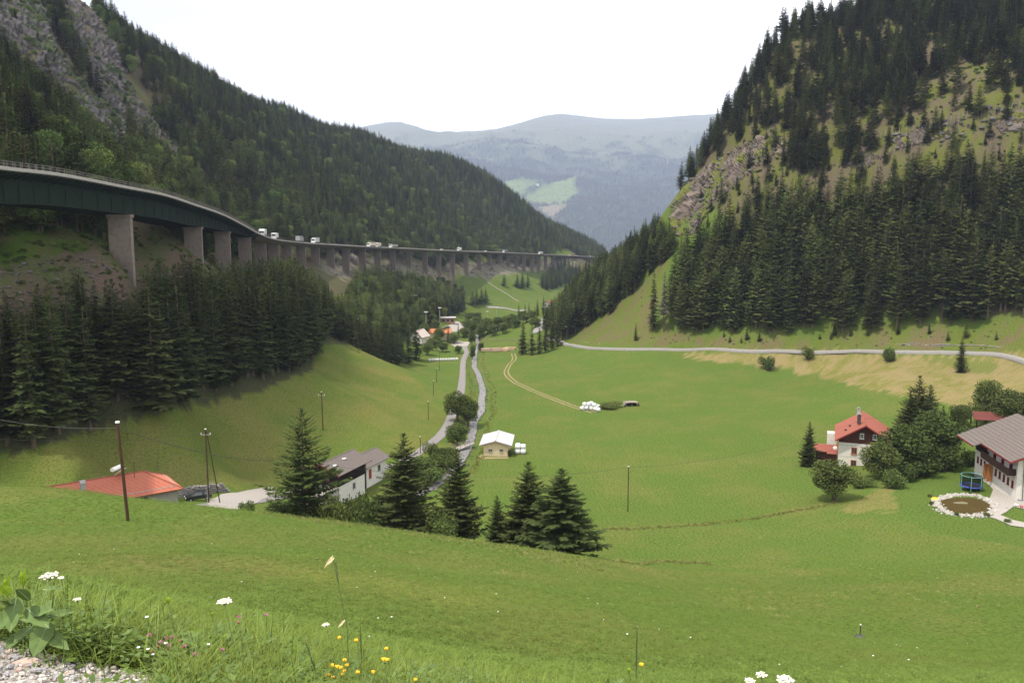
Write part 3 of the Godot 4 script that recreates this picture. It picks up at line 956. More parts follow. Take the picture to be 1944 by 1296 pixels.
func build_far_forest():
	var list = []
	var r = RandomNumberGenerator.new(); r.seed = 5
	for i in 60000:
		var w = pow(r.randf(), 0.8) * 0.66
		var p = mount_at(r.randf_range(0.2, 0.92), w)
		var s = proj(p)
		if inside(s, FIELD1) or inside(s, FIELD2) or inside(s, FIELD3): continue
		var k = n_big.get_noise_2d(p.x * 0.3, p.z * 0.3)
		if -p.z + k * 1400 > 7500 - r.randf() * 1000: continue
		if n_big.get_noise_2d(p.x * 0.8 + 50, p.z * 0.8) > 0.33: continue
		list.append({"p": p, "h": r.randf_range(18, 30), "w": 1.6, "turn": r.randf() * TAU, "t": r.randf()})
	var root = Node3D.new(); root.name = "distant_forest"; add_child(root)
	tag(root, "far-off forest on the hazy mountain beyond the valley", "forest", "", "stuff")
	mass(root, "stand", whole["far"][0], list, "spruce")
	list = []
	for i in 3600:
		var dd = r.randf_range(170, 1300); var x = via_at(dd) - 18.0 - 230.0 * pow(r.randf(), 1.7)
		var p = gp(x, dd); var s = proj(p)
		if s.x < -60 or s.y < 0 or inside(s, ROCK_L1) or inside(s, ROCK_L2): continue
		if n_big.get_noise_2d(x * 3.0, dd * 3.0 + 400) < 0.12: continue
		list.append({"p": p, "h": r.randf_range(9, 16), "w": r.randf_range(0.8, 1.0), "turn": r.randf() * TAU, "t": r.randf()})
	for i in 700:
		var p = hit(r.randf_range(650, 880), r.randf_range(535, 660), 380); var s = proj(p)
		if not inside(s, Z_PATCH): continue
		list.append({"p": p, "h": r.randf_range(7, 12), "w": r.randf_range(0.8, 1.0), "turn": r.randf() * TAU, "t": r.randf()})
	var lt: ArrayMesh = leaf_crowns[1].duplicate()
	lt.add_surface_from_arrays(Mesh.PRIMITIVE_TRIANGLES, leaf_trunks[1].surface_get_arrays(0)); lt.surface_set_material(1, M.bark)
	root = Node3D.new(); root.name = "broadleaf_forest"; add_child(root)
	tag(root, "pale broadleaf trees scattered through the mountain forest", "forest", "", "stuff")
	mass(root, "stand", lt, list, "leaf")

func hill_shrubs():      # low scrub on the open slopes
	var r = RandomNumberGenerator.new(); r.seed = 61
	var lists = [[], [], []]
	for i in 26000:
		var d = r.randf_range(160, 520); var x = r.randf_range(-0.66, 0.68) * d
		var p = gp(x, d); var s = proj(p)
		var ok = 0.0; var z = 1.0
		if x > 60 and d > 270:
			if inside(s, OPEN_R) or inside(s, ROCK_R): ok = 0.45; z = 1.1
			elif inside(s, RGRASS): ok = 0.40; z = 0.45
			elif s.y < 400 and wild(x, d) > 0.5: ok = 0.5; z = 1.2
		elif x < -50 and s.x > -40:
			if inside(s, LGRASS) or inside(s, SCREE): ok = 0.5; z = 0.8
			elif d < 430 and s.y > 380 and s.y < 570 and x > via_at(d) - 40.0: ok = 0.5; z = 0.9
			elif inside(s, ROCK_L1) or inside(s, ROCK_L2): ok = 0.4; z = 2.2
		if r.randf() > ok: continue
		var k = z * r.randf_range(0.5, 1.5)
		lists[r.randi() % 3].append(Transform3D(Basis(Vector3.UP, r.randf() * TAU).scaled(Vector3(k * 1.3, k, k * 1.3)), p - Vector3.UP * 0.1))
	var root = Node3D.new(); root.name = "hillside_scrub"; add_child(root)
	tag(root, "low scrub scattered over the rocky open slopes", "scrub", "", "stuff")
	for i in 3: tag(scatter_mesh("scrub", bush_crowns[i], lists[i], r, 0.7, 1.9, root), "", "", "", "stuff")

# ---------------------------------------------------------------- rock, roads, water
func rock_patch(called: String, label: String, pl: PackedVector2Array, step: float, amp: float, cols: Array, dmin: float, strike: Vector3):
	var lo = Vector2(1e9, 1e9); var hi = -lo
	for p in pl: lo = lo.min(p); hi = hi.max(p)
	var nx = int((hi.x - lo.x) / step) + 1; var ny = int((hi.y - lo.y) / step) + 1
	var V = []; var K = []; var C = []
	for j in ny + 1:
		for i in nx + 1:
			var s = lo + Vector2(i, j) * step
			var inn = inside(s, pl)
			K.append(inn)
			if not inn and not (inside(s + Vector2(step, 0), pl) or inside(s - Vector2(step, 0), pl) or inside(s + Vector2(0, step), pl) or inside(s - Vector2(0, step), pl)):
				V.append(null); C.append(Color()); continue
			var p = hit(s.x, s.y, dmin)
			if -p.z > 800: V.append(null); C.append(Color()); continue
			var dx = gp(p.x + 2, -p.z) - gp(p.x - 2, -p.z); var dz = gp(p.x, -p.z - 2) - gp(p.x, -p.z + 2)
			var n = dx.cross(dz).normalized()
			if n.y < 0: n = -n
			var along = p.dot(strike)
			var q = Vector3(along * 0.7, p.dot(strike.cross(n).normalized()) * 1.2, p.y * 0.7)
			var r1 = n_rock.get_noise_3dv(q * 0.8)
			var r2 = n_cell.get_noise_3dv(Vector3(p.dot(strike) * 0.7, p.dot(strike.cross(n).normalized()) * 1.1, p.y))
			var r3 = n_fine.get_noise_3dv(p * 0.5)
			var b = 0.0
			if inn: b = amp * (r1 * 0.55 + r2 * 0.6 + r3 * 0.3 + 0.1)
			else: b = -1.2
			V.append(p + n * b + Vector3.UP * b * 0.2)
			var f = clampf(0.4 + 0.5 * r2 + 0.5 * r3 + 0.4 * n_fine.get_noise_3dv(p * 1.3), 0, 1)
			var c: Vector3 = cols[0].lerp(cols[1], f)
			var g = n_mid.get_noise_3dv(p * 1.4)
			if g > 0.10: c = c.lerp(cols[2], smoothstep(0.10, 0.26, g))
			C.append(Color(c.x, c.y, c.z))
	var st = SurfaceTool.new(); st.begin(Mesh.PRIMITIVE_TRIANGLES); st.set_smooth_group(-1)
	var w = nx + 1
	for j in ny:
		for i in nx:
			var k = [j * w + i, j * w + i + 1, (j + 1) * w + i + 1, (j + 1) * w + i]
			if not (K[k[0]] or K[k[1]] or K[k[2]] or K[k[3]]): continue
			var bad = false
			for e in k: bad = bad or V[e] == null
			if bad: continue
			if V[k[0]].distance_to(V[k[2]]) > 30.0 or V[k[1]].distance_to(V[k[3]]) > 30.0: continue
			for e in [k[0], k[1], k[2], k[0], k[2], k[3]]:
				st.set_color(C[e]); st.add_vertex(V[e])
	tag(part(called, st, M.rock), label, "rock", "", "structure")

func scree():      # broken blocks lying on the crags and benches
	var r = RandomNumberGenerator.new(); r.seed = 92
	var list = []
	for a in [[ROCK_R, 700, 300], [OPEN_R, 260, 280], [ROCK_L1, 260, 250], [ROCK_L2, 260, 300], [SCREE, 500, 140], [SCREE2, 700, 450]]:
		var lo = Vector2(1e9, 1e9); var hi = -lo
		for p in a[0]: lo = lo.min(p); hi = hi.max(p)
		for i in a[1]:
			var s = Vector2(r.randf_range(lo.x, hi.x), r.randf_range(lo.y, hi.y))
			if not inside(s, a[0]): continue
			var p = hit(s.x, s.y, a[2])
			var k = (0.25 + 1.1 * pow(r.randf(), 2.5)) * (0.4 if -p.z < 250 else 1.15)
			list.append(Transform3D(Basis(Vector3(r.randfn(), r.randfn(), r.randfn()).normalized(), r.randf() * TAU).scaled(Vector3(1.2, 0.7, 0.9) * k), p + Vector3.UP * k * 0.4))
	tag(scatter_mesh("scree_blocks", stone_mesh(5), list, r, 0.25, 0.6), "broken rock blocks strewn over the crags and scree", "rocks", "", "stuff")

func flat_poly(px: Array, dmin: float, y: float, up := 0.0) -> SurfaceTool:   # an outline seen in the photograph laid on level ground
	var pts := PackedVector2Array()
	for i in range(0, px.size(), 2):
		var r = ray(px[i], px[i + 1])
		var d = y / r.y
		pts.append(Vector2(r.x * d, -d))
	var idx = Geometry2D.triangulate_polygon(pts)
	var st = new_st()
	for i in idx: st.add_vertex(Vector3(pts[i].x, y + up, pts[i].y))
	return st

func draped(px: Array, dmin: float, up: float, step := 1.0) -> SurfaceTool:   # an outline laid on the slope, cut into small squares
	var pts := PackedVector2Array()
	for i in range(0, px.size(), 2):
		var h = hit(px[i], px[i + 1], dmin); pts.append(Vector2(h.x, -h.z))
	var lo = Vector2(1e9, 1e9); var hi = -lo
	for p in pts: lo = lo.min(p); hi = hi.max(p)
	var st = SurfaceTool.new(); st.begin(Mesh.PRIMITIVE_TRIANGLES)
	var x = lo.x
	while x < hi.x:
		var z = lo.y
		while z < hi.y:
			var cell = PackedVector2Array([Vector2(x, z), Vector2(x + step, z), Vector2(x + step, z + step), Vector2(x, z + step)])
			for pc in Geometry2D.intersect_polygons(cell, pts):
				var t = Geometry2D.triangulate_polygon(pc)
				for i in t: st.add_vertex(gp(pc[i].x, pc[i].y, up))
			z += step
		x += step
	return st

func build_setting():
	rock_patch("rock_face", "grey slabby rock face with shrubs above the forest edge", ROCK_L1, 3.5, 1.9, [Vector3(0.05, 0.047, 0.05), Vector3(0.105, 0.097, 0.098), Vector3(0.05, 0.065, 0.03)], 250, Vector3(0.75, -0.6, -0.1).normalized())
	rock_patch("rock_face", "streaked grey gully of rock between two strips of forest", ROCK_L2, 3.5, 1.9, [Vector3(0.05, 0.046, 0.048), Vector3(0.11, 0.099, 0.097), Vector3(0.05, 0.065, 0.03)], 300, Vector3(0.75, -0.6, -0.1).normalized())
	rock_patch("rock_face", "brown broken crag with pale scars beside the forest", ROCK_R, 2.6, 1.5, [Vector3(0.075, 0.060, 0.052), Vector3(0.20, 0.165, 0.145), Vector3(0.12, 0.13, 0.035)], 300, Vector3(0.6, 0.35, 0.7).normalized())
	rock_patch("rock_face", "rocky bench with grass tufts and rockfall fences", ROCK_R2, 2.8, 1.1, [Vector3(0.070, 0.058, 0.050), Vector3(0.16, 0.135, 0.12), Vector3(0.14, 0.145, 0.035)], 280, Vector3(0.8, 0.3, 0.5).normalized())
	var bench = [Vector3(0.070, 0.058, 0.050), Vector3(0.16, 0.135, 0.12), Vector3(0.12, 0.125, 0.035)]
	rock_patch("rock_face", "rock ledge at the upper end of the fenced bench", ROCK_R3, 2.8, 1.1, bench, 280, Vector3(0.8, 0.3, 0.5).normalized())
	rock_patch("rock_face", "small brown outcrop below the dark spruce clump", ROCK_R4, 2.8, 1.1, bench, 280, Vector3(0.8, 0.3, 0.5).normalized())
	scree()
	# stream
	var rp = []
	for p in catmull(path_px([906,636, 908,660, 900,690, 908,712, 916,740, 914,760, 914,780, 900,800, 897,822, 890,845, 876,872, 862,892, 838,912, 800,935, 740,965]), 1.5): rp.append(gp(p.x, -p.z))
	for i in rp.size(): rp[i].y = hgt(rp[i].x, -rp[i].z)
	for k in 4:
		for i in range(1, rp.size() - 1): rp[i].y = (rp[i - 1].y + rp[i].y * 2 + rp[i + 1].y) / 4
	tag(put("stream", smooth_mesh(ribbon(rp, 1.15, 0.28, true, 0.25, 6), M.stream)), "shallow grey stream running down the valley meadow", "stream", "", "structure")
	var r = RandomNumberGenerator.new(); r.seed = 3
	var bl = []
	for i in 1100:
		var p: Vector3 = rp[r.randi() % rp.size()]
		var o = Vector3(r.randfn() * 1.3, 0, r.randf_range(-1, 1))
		var y = maxf(p.y + 0.2, hgt(p.x + o.x, -(p.z + o.z)))
		bl.append(Transform3D(Basis(Vector3(r.randfn(), r.randfn(), r.randfn()).normalized(), r.randf() * TAU).scaled(Vector3(1, 0.7, 1) * (0.08 + 0.3 * pow(r.randf(), 2.0))), Vector3(p.x + o.x, y, p.z + o.z)))
	tag(scatter_mesh("stream_stones", stone_mesh(2), bl, r, 0.3, 0.75), "grey cobbles lying along the stream bed", "stones", "", "stuff")
	# lanes, roads, tracks
	var lane = catmull(path_px([862,652, 876,651, 882,659, 886,668, 882,678, 879,690, 878,710, 876,735, 868,765, 855,795, 835,828, 800,855, 765,876]), 2.0)
	tag(put("lane", smooth_mesh(ribbon(lane, 1.35, 0.10), M.lane)), "narrow grey lane running beside the stream", "lane", "", "structure")
	var lane2 = catmull([gp(-26, 178), gp(-33, 176), gp(-42, 165), gp(-45.5, 152), gp(-47, 143), gp(-48.5, 134), gp(-51, 129)], 1.0)
	tag(put("lane", smooth_mesh(ribbon(lane2, 2.0, 0.10), M.lane)), "grey driveway bending round behind the larch", "lane", "", "structure")
	tag(put("forecourt", smooth_mesh(draped([392,951, 420,939, 450,936, 520,924, 525,940, 500,947, 470,962, 440,975, 400,975], 100, 0.14), M.paving)), "pale concrete forecourt beside the red-roofed building", "forecourt", "", "structure")
	tag(put("yard", smooth_mesh(draped([855,653, 870,648, 892,649, 890,654, 876,658, 862,657], 100, 0.16, 3.0), M.paving)), "pale yard where the lane meets the village", "yard", "", "structure")
	var road = catmull(path_px([1040,640, 1052,644, 1072,651, 1098,657, 1140,661, 1220,662.5, 1300,663.5, 1400,664.5, 1500,665.5, 1600,666.5, 1700,667.5, 1800,668.5, 1880,670, 1915,675, 1944,684, 1985,697], 230), 2.0)
	tag(put("road", smooth_mesh(ribbon(level(road), 1.7, 0.40, true), M.road)), "pale road along the foot of the wooded mountain", "road", "", "structure")
	var far_road = catmull(path_px([1040,598, 1034,605, 1029,613, 1024,622, 1018,632], 430), 2.0)
	tag(put("road", smooth_mesh(ribbon(far_road, 3.4, 0.25), M.road)), "stretch of grey road behind the stream-side spruces", "road", "", "structure")
	var up_road = catmull(path_px([925,583, 945,584, 965,586, 985,590, 1000,588], 700), 3.0)
	tag(put("road", smooth_mesh(ribbon(up_road, 2.5, 0.3), M.road)), "distant grey road crossing the sunlit meadow", "road", "", "structure")
	var mp = catmull(path_px([925,535, 935,542, 950,551, 965,560, 985,572], 700), 3.0)
	tag(put("path", smooth_mesh(ribbon(mp, 0.8, 0.3), M.paving)), "thin pale path down the far meadow below the piers", "path", "", "structure")
	var tr = catmull(path_px([974,671, 976,682, 966,694, 961,706, 966,716, 980,727, 1010,741, 1050,757, 1085,770, 1128,783]), 1.0)
	var tn = Node3D.new(); tn.name = "farm_track"; add_child(tn)
	tag(tn, "two pale wheel ruts curving across the meadow", "track", "", "structure")
	for o in [-0.85, 0.85]:
		var s = []
		for i in tr.size():
			var t: Vector3 = tr[mini(i + 1, tr.size() - 1)] - tr[maxi(i - 1, 0)]
			t.y = 0; t = t.normalized()
			var p: Vector3 = tr[i] + Vector3(-t.z, 0, t.x) * o
			s.append(gp(p.x, -p.z))
		put("wheel_rut", smooth_mesh(ribbon(s, 0.30, 0.05, false, 0.5, 2), M.dirt), tn)
	# retaining walls of stone beside the bank road, stone by stone
	stone_wall("stone_wall", "long dry-stone retaining wall above the bank road", [1590,664, 1640,664.5, 1700,665.5, 1760,666.2, 1820,667, 1860,668, 1905,671], 230, 1.9, -3.2, 0.55)
	stone_wall("stone_wall", "short low stone wall at the bend of the bank road", [1085,651, 1100,655, 1130,659.5], 330, 1.2, -3.4, 0.55)
	stone_wall("stone_wall", "rough boulder wall behind the parked black car", [346,945, 365,941, 390,938, 415,936, 440,935], 100, 1.5, -0.6, 0.5)
	# pond
	var py = hgt(at(1838, 962, 129).x, 129.5) + 0.12
	tag(part("pond", flat_poly([1787,950, 1800,946, 1822,944, 1850,945, 1868,950, 1880,957, 1884,965, 1872,972, 1850,976, 1826,975, 1806,970, 1790,961], 100, py), M.pond), "small brown garden pond by the white farmhouse", "pond", "", "structure")
	tag(put("terrace", smooth_mesh(draped([1884,966, 1880,957, 1866,947, 1880,946, 1886,930, 1866,905, 1872,900, 1900,925, 1915,942, 1944,950, 1975,960, 1975,975, 1925,962, 1912,972, 1900,978, 1925,988, 1960,995, 1960,1003, 1920,998, 1890,985, 1862,978], 100, 0.10), M.paving)), "pale gravelled terrace between pond and white farmhouse", "terrace", "", "structure")
	tag(put("driveway", smooth_mesh(draped([1812,822, 1830,815, 1870,812, 1870,822, 1840,828, 1815,830], 140, 0.14), M.lane)), "grey driveway behind the white farmhouse", "driveway", "", "structure")

func level(pts: Array) -> Array:
	var o = []
	for p in pts: o.append(gp(p.x, -p.z))
	for k in 6:
		for i in range(1, o.size() - 1): o[i].y = (o[i - 1].y + o[i].y * 2 + o[i + 1].y) / 4
	return o

func stone_mesh(sd: int) -> ArrayMesh:
	var st = new_st(); ball(st, Vector3.ZERO, Vector3(1, 0.8, 0.9), 7, 4, 0.55, sd)
	return mesh_of(st, M.stone)

func scatter_mesh(called: String, me: Mesh, list: Array, r: RandomNumberGenerator, lo: float, hi: float, parent: Node = null) -> MultiMeshInstance3D:
	var mm = MultiMesh.new(); mm.transform_format = MultiMesh.TRANSFORM_3D; mm.use_colors = true; mm.mesh = me
	mm.instance_count = list.size()
	for i in list.size():
		mm.set_instance_transform(i, list[i])
		var b = r.randf_range(lo, hi)
		mm.set_instance_color(i, Color(b * r.randf_range(0.94, 1.06), b, b * r.randf_range(0.92, 1.04)))
	var o = MultiMeshInstance3D.new(); o.multimesh = mm
	if parent: o.name = called; parent.add_child(o, true)
	else: o.name = numbered(called); add_child(o)
	return o

func stone_wall(called: String, label: String, px: Array, dmin: float, height: float, back: float, size: float):
	var pts = catmull(path_px(px, dmin), size * 1.2)
	var t = thing(called, label, "wall")
	var r = RandomNumberGenerator.new(); r.seed = 9
	var ms = [stone_mesh(11), stone_mesh(12), stone_mesh(13)]
	var core = new_st()
	var n = 0
	var rest = []
	for i in pts.size() - 1:
		var dir: Vector3 = pts[i + 1] - pts[i]; dir.y = 0; dir = dir.normalized()
		var side = Vector3(-dir.z, 0, dir.x)
		if side.dot(pts[i]) < 0: side = -side
		var p: Vector3 = pts[i] + side * -back
		var p2: Vector3 = pts[i + 1] + side * -back
		var y = hgt(pts[i].x, -pts[i].z)
		var e = minf(1.0, minf(i + 1.0, pts.size() - 1.0 - i) / 4.0)
		var hh = height * e
		obox(core, (p + p2) / 2 + Vector3.UP * (y - (p.y + p2.y) / 2 + hh / 2 - 0.3) + side * 0.25, dir * p.distance_to(p2) * 0.5, Vector3.UP * (hh / 2 + 0.2), side * 0.22)
		var row = 0.0
		while row < hh:
			var s = size * r.randf_range(0.75, 1.2)
			var tf = Transform3D(Basis(Vector3.UP, r.randf() * TAU).scaled(Vector3(s * 0.62, s * 0.5, s * 0.5)), Vector3(p.x, y + row + s * 0.3, p.z) + dir * r.randf_range(-0.15, 0.15))
			n += 1
			if n <= 290:
				var o = put("stone", ms[r.randi() % 3], t)
				o.transform = tf
			else: rest.append(tf)
			row += s * 0.8
	part("core", core, M.stone, t)
	if rest: tag(scatter_mesh("stones", ms[0], rest, r, 0.8, 1.2, t), "", "", "", "stuff")

# ---------------------------------------------------------------- buildings
# local axes: gable front faces +z, ridge along z, base at y = 0
func roof_slope(parent: Node, called: String, a: Vector3, b: Vector3, c: Vector3, e: Vector3, courses: int, m: Material, lines := 0):
	# a-b eave, e-c ridge (a under e); built as overlapping courses of tiles
	var st = new_st()
	var n = (b - a).cross(e - a).normalized()
	if n.y < 0: n = -n
	var th = n * 0.14
	quad(st, a - th, b - th, c - th, e - th)
	quad(st, a - th, a, b, b - th); quad(st, b - th, b, c, c - th); quad(st, a - th, a, e, e - th); quad(st, e - th, e, c, c - th)
	for i in courses:
		var u0 = float(i) / courses; var u1 = float(i + 1) / courses
		var p = a.lerp(e, u0) + n * 0.06; var q = b.lerp(c, u0) + n * 0.06
		var r = b.lerp(c, u1); var s = a.lerp(e, u1)
		quad(st, p, q, r, s); quad(st, p - n * 0.06, q - n * 0.06, q, p)
	for i in lines:
		var u = (i + 0.5) / lines
		var p = a.lerp(b, u); var q = e.lerp(c, u)
		obox(st, (p + q) / 2 + n * 0.03, (b - a).normalized() * 0.07, n * 0.05, (q - p) * 0.5)
	return part(called, st, m, parent)

func gable_body(parent: Node, called: String, w: float, l: float, y0: float, y1: float, m: Material, apex := -1.0):
	var st = new_st()
	var x = w / 2; var z = l / 2
	for s in [-1, 1]:
		quad(st, Vector3(s * x, y0, -z), Vector3(s * x, y0, z), Vector3(s * x, y1, z), Vector3(s * x, y1, -z))
		quad(st, Vector3(-x, y0, s * z), Vector3(x, y0, s * z), Vector3(x, y1, s * z), Vector3(-x, y1, s * z))
		if apex > 0: tri(st, Vector3(-x, y1, s * z), Vector3(x, y1, s * z), Vector3(0, apex, s * z))
	return part(called, st, m, parent)

func window(parent: Node, p: Vector3, out: Vector3, w: float, h: float, frame: Material, called := "window", mullions := 1):
	var side = Vector3.UP.cross(out)
	var st = new_st()
	var f = 0.10
	for s in [-1, 1]:
		obox(st, p + side * s * (w / 2 + f / 2) + out * 0.03, side * f / 2, Vector3.UP * (h / 2 + f), out * 0.05)
		obox(st, p + Vector3.UP * s * (h / 2 + f / 2) + out * 0.029, side * w / 2, Vector3.UP * f / 2, out * 0.05)
	for k in mullions: obox(st, p + side * (w * (k + 1.0) / (mullions + 1) - w / 2) + out * 0.025, side * 0.03, Vector3.UP * h / 2, out * 0.03)
	var o = part(called, st, frame, parent)
	var g = new_st(); obox(g, p + out * 0.008, side * w / 2, Vector3.UP * h / 2, out * 0.004)
	part("pane", g, M.window_glass, o)
	var sl = new_st(); obox(sl, p + Vector3.UP * -(h / 2 + f + 0.04) + out * 0.08, side * (w / 2 + 0.18), Vector3.UP * 0.035, out * 0.10)
	part("sill", sl, frame, o)
	return o

func gable_roof(parent: Node, w: float, l: float, apex: float, slope: float, oe: float, og: float, courses: int, m: Material, lines := 0, trim: Material = null):
	var x = w / 2 + oe; var z = l / 2 + og
	var ye = apex - slope * x
	for s in [-1, 1]:
		roof_slope(parent, "roof", Vector3(s * x, ye, -z), Vector3(s * x, ye, z), Vector3(0, apex, z), Vector3(0, apex, -z), courses, m, lines)
	var st = new_st(); tube(st, [Vector3(0, apex + 0.04, -z - 0.02), Vector3(0, apex + 0.04, z + 0.02)], [0.13], 6)
	part("ridge_cap", st, m, parent)
	# barge boards
	for s in [-1, 1]:
		for e in [-1, 1]:
			var b = new_st()
			var p = Vector3(s * x, ye - 0.16, e * (z + 0.035)); var q = Vector3(0, apex - 0.16, e * (z + 0.035))
			obox(b, (p + q) / 2, (q - p) * 0.5, Vector3.UP * 0.13, Vector3(0, 0, 0.03))
			part("barge_board", b, trim if trim else M.red_trim, parent)

func base_at(px: float, py: float, dmin := 100.0) -> Vector3: return hit(px, py, dmin)

func build_houses():
	var st
	# --- cream barn on the valley floor
	var t = thing("barn", "small cream barn with pale sheet roof on the valley meadow", "barn", gp(-3.6, 195.5), -0.06)
	gable_body(t, "wall", 5.8, 10, -1.5, 3.15, M.cream, 4.0)
	gable_roof(t, 5.8, 10, 4.2, 0.30, 1.0, 0.5, 1, M.white_roof, 9, M.grey_wood)
	for x in [-1.25, 1.35]: window(t, Vector3(x, 1.75, 5.0), Vector3(0, 0, 1), 0.75, 0.42, M.grey_trim)
	st = new_st(); bx(st, Vector3(0, -0.75, 0), Vector3(6.0, 1.7, 10.2)); part("plinth", st, M.rust_plaster, t)
	var ap = draped([908,866, 917,862, 918,868, 965,868, 965,871, 915,872], 120, 0.06, 0.8)
	tag(put("dirt_patch", smooth_mesh(ap, M.dirt)), "bare reddish earth along the barn wall", "earth", "", "structure")

	# --- red-roofed house
	var a = at(1645, 809, 170.5); var b = at(1640, 778, 186.5)
	var dir = Vector3(b.x - a.x, 0, b.z - a.z).normalized()
	var turn = atan2(-dir.x, -dir.z)
	var c = (a + b) / 2
	t = thing("house", "white two-storey house with red roof and dark wooden gable", "house", Vector3(c.x, a.y - 9.5, c.z), turn)
	var L = 13.6
	gable_body(t, "wall", 10.4, L, -3.0, 5.2, M.white_wall)
	gable_body(t, "timber_gable", 10.44, L + 0.04, 5.2, 6.15, M.brown_wood, 9.3)
	gable_roof(t, 10.4, L, 9.5, 0.62, 0.8, 1.1, 22, M.red_tile)
	for x in [-2.05, 1.15, 4.3]:
		for y in [3.55, 0.75]:
			if x > 4 and y < 2: continue
			window(t, Vector3(x, y, L / 2), Vector3(0, 0, 1), 0.95, 1.25, M.orange_trim)
	for x in [-0.65, 1.9]: window(t, Vector3(x, 6.9, L / 2 + 0.02), Vector3(0, 0, 1), 0.6, 0.95, M.white_trim)
	for x in [-4.0, 0.0, 4.0]: window(t, Vector3(-5.2, 3.4, x), Vector3(-1, 0, 0), 0.9, 1.2, M.orange_trim)
	for y in [4.55, 2.05]:
		st = new_st(); bx(st, Vector3(0, y, L / 2 + 0.012), Vector3(10.3, 0.05, 0.02)); part("string_course", st, M.grey_trim, t)
	chimney(t, Vector3(-1.3, 9.0, 4.2), 0.75, 2.0, M.dark_metal)
	chimney(t, Vector3(-1.2, 9.2, -3.6), 0.7, 1.6, M.grey_trim)
	for q in [[-3.9, 7.35, 3.6], [4.0, 7.3, 2.6], [-3.0, 7.9, 1.5]]:
		st = new_st(); bx(st, Vector3(q[0], q[1], q[2]), Vector3(0.5, 0.12, 0.7)); part("skylight", st, M.window_glass, t)
	st = new_st(); bx(st, Vector3(-6.6, 4.2, -1), Vector3(2.0, 2.6, 2.4)); part("dormer", st, M.white_wall, t)
	st = new_st(); ball(st, Vector3(-5.9, 3.7, L / 2 - 0.3), Vector3(0.45, 0.45, 0.12), 12, 6); part("satellite_dish", st, M.white_trim, t)
	var sx = thing("shed", "little dark wooden lean-to with red roof beside the white house", "shed", gp(at(1568, 870, 178).x, 178), turn)
	st = new_st(); bx(st, Vector3(0, 1.2, 0), Vector3(4.2, 3.4, 3.6)); part("wall", st, M.brown_wood, sx)
	roof_slope(sx, "roof", Vector3(-2.5, 3.0, 2.2), Vector3(2.5, 3.0, 2.2), Vector3(2.5, 3.7, -2.2), Vector3(-2.5, 3.7, -2.2), 6, M.red_tile)
	st = new_st(); bx(st, Vector3(0.4, 1.0, 1.81), Vector3(1.0, 2.0, 0.06)); part("door", st, M.dark_wood, sx)
	sx = thing("shed", "small red-roofed porch joining the shed to the white house", "shed", gp(at(1580, 868, 176).x, 176), turn)
	st = new_st(); bx(st, Vector3(0, 1.2, 0), Vector3(1.8, 3.0, 2.6)); part("wall", st, M.brown_wood, sx)
	roof_slope(sx, "roof", Vector3(-1.1, 2.75, 1.7), Vector3(1.1, 2.75, 1.7), Vector3(1.1, 3.3, -1.5), Vector3(-1.1, 3.3, -1.5), 5, M.red_tile)

	# --- white farmhouse with grey roof
	var near = at(1928.8, 947.3, 136.0)
	var fd = Vector3(0.1865, 0, -0.982); var fp = Vector3(0.982, 0, 0.1865)
	L = 19.3
	var half = 7.4
	c = near + fd * L / 2 + fp * half
	turn = atan2(-fd.x, -fd.z)
	t = thing("farmhouse", "large white farmhouse with long wooden balcony and grey roof", "house", Vector3(c.x, near.y, c.z), turn)
	gable_body(t, "wall", half * 2, L, -2.5, 7.3, M.white_wall, 10.6)
	var sl = 0.45; var apex = 10.85
	var xe = half + 1.7; var z0 = -L / 2 - 1.6; var z1 = L / 2 + 1.3
	var zs = -L / 2 + 7.2
	for k in 2:
		var za = zs if k == 0 else z0
		var zb = z1 if k == 0 else zs - 0.004
		var x = xe if k == 0 else xe + 1.3
		roof_slope(t, "roof", Vector3(-x, apex - sl * x, za), Vector3(-x, apex - sl * x, zb), Vector3(0, apex, zb), Vector3(0, apex, za), 14, M.grey_tile, int((zb - za) / 0.6))
		roof_slope(t, "roof", Vector3(xe, apex - sl * xe, za), Vector3(xe, apex - sl * xe, zb), Vector3(0, apex, zb), Vector3(0, apex, za), 14, M.grey_tile, int((zb - za) / 0.6))
		var fa = new_st(); obox(fa, Vector3(-x - 0.03, apex - sl * x - 0.12, (za + zb) / 2), Vector3(0.03, 0, 0), Vector3(0, 0.14, 0), Vector3(0, 0, (zb - za) / 2)); part("fascia", fa, M.red_trim, t)
	var bb = new_st(); obox(bb, Vector3(-xe / 2, apex - sl * xe / 2 - 0.15, z1 + 0.04), Vector3(xe / 2, sl * xe / 2, 0), Vector3(0, 0.16, 0), Vector3(0, 0, 0.03)); part("barge_board", bb, M.red_trim, t)
	# dark timber recess at the far end of the front
	st = new_st(); bx(st, Vector3(-half - 0.06, 5.6, -L / 2 + 2.9), Vector3(0.10, 3.3, 5.6)); part("timber_cladding", st, M.dark_wood, t)
	for k in 3: window(t, Vector3(-half, 2.2, -L / 2 + 1.5 + k * 1.7), Vector3(-1, 0, 0), 0.6, 1.0, M.red_trim)
	window(t, Vector3(-half, 0.4, -L / 2 + 5.3), Vector3(-1, 0, 0), 0.6, 1.2, M.red_trim)
	for k in 5: window(t, Vector3(-half, 2.2, -L / 2 + 10.3 + k * 1.85), Vector3(-1, 0, 0), 0.6, 1.05, M.red_trim)
	for k in 3: window(t, Vector3(-half, 5.6, -L / 2 + 9.4 + k * 3.6), Vector3(-1, 0, 0), 1.0, 2.0, M.red_trim)
	var bal = Node3D.new(); bal.name = "balcony"; t.add_child(bal)
	st = new_st(); bx(st, Vector3(-half - 0.7, 4.02, -L / 2 + 12.6), Vector3(1.4, 0.16, 12.2)); part("floor_slab", st, M.dark_wood, bal)
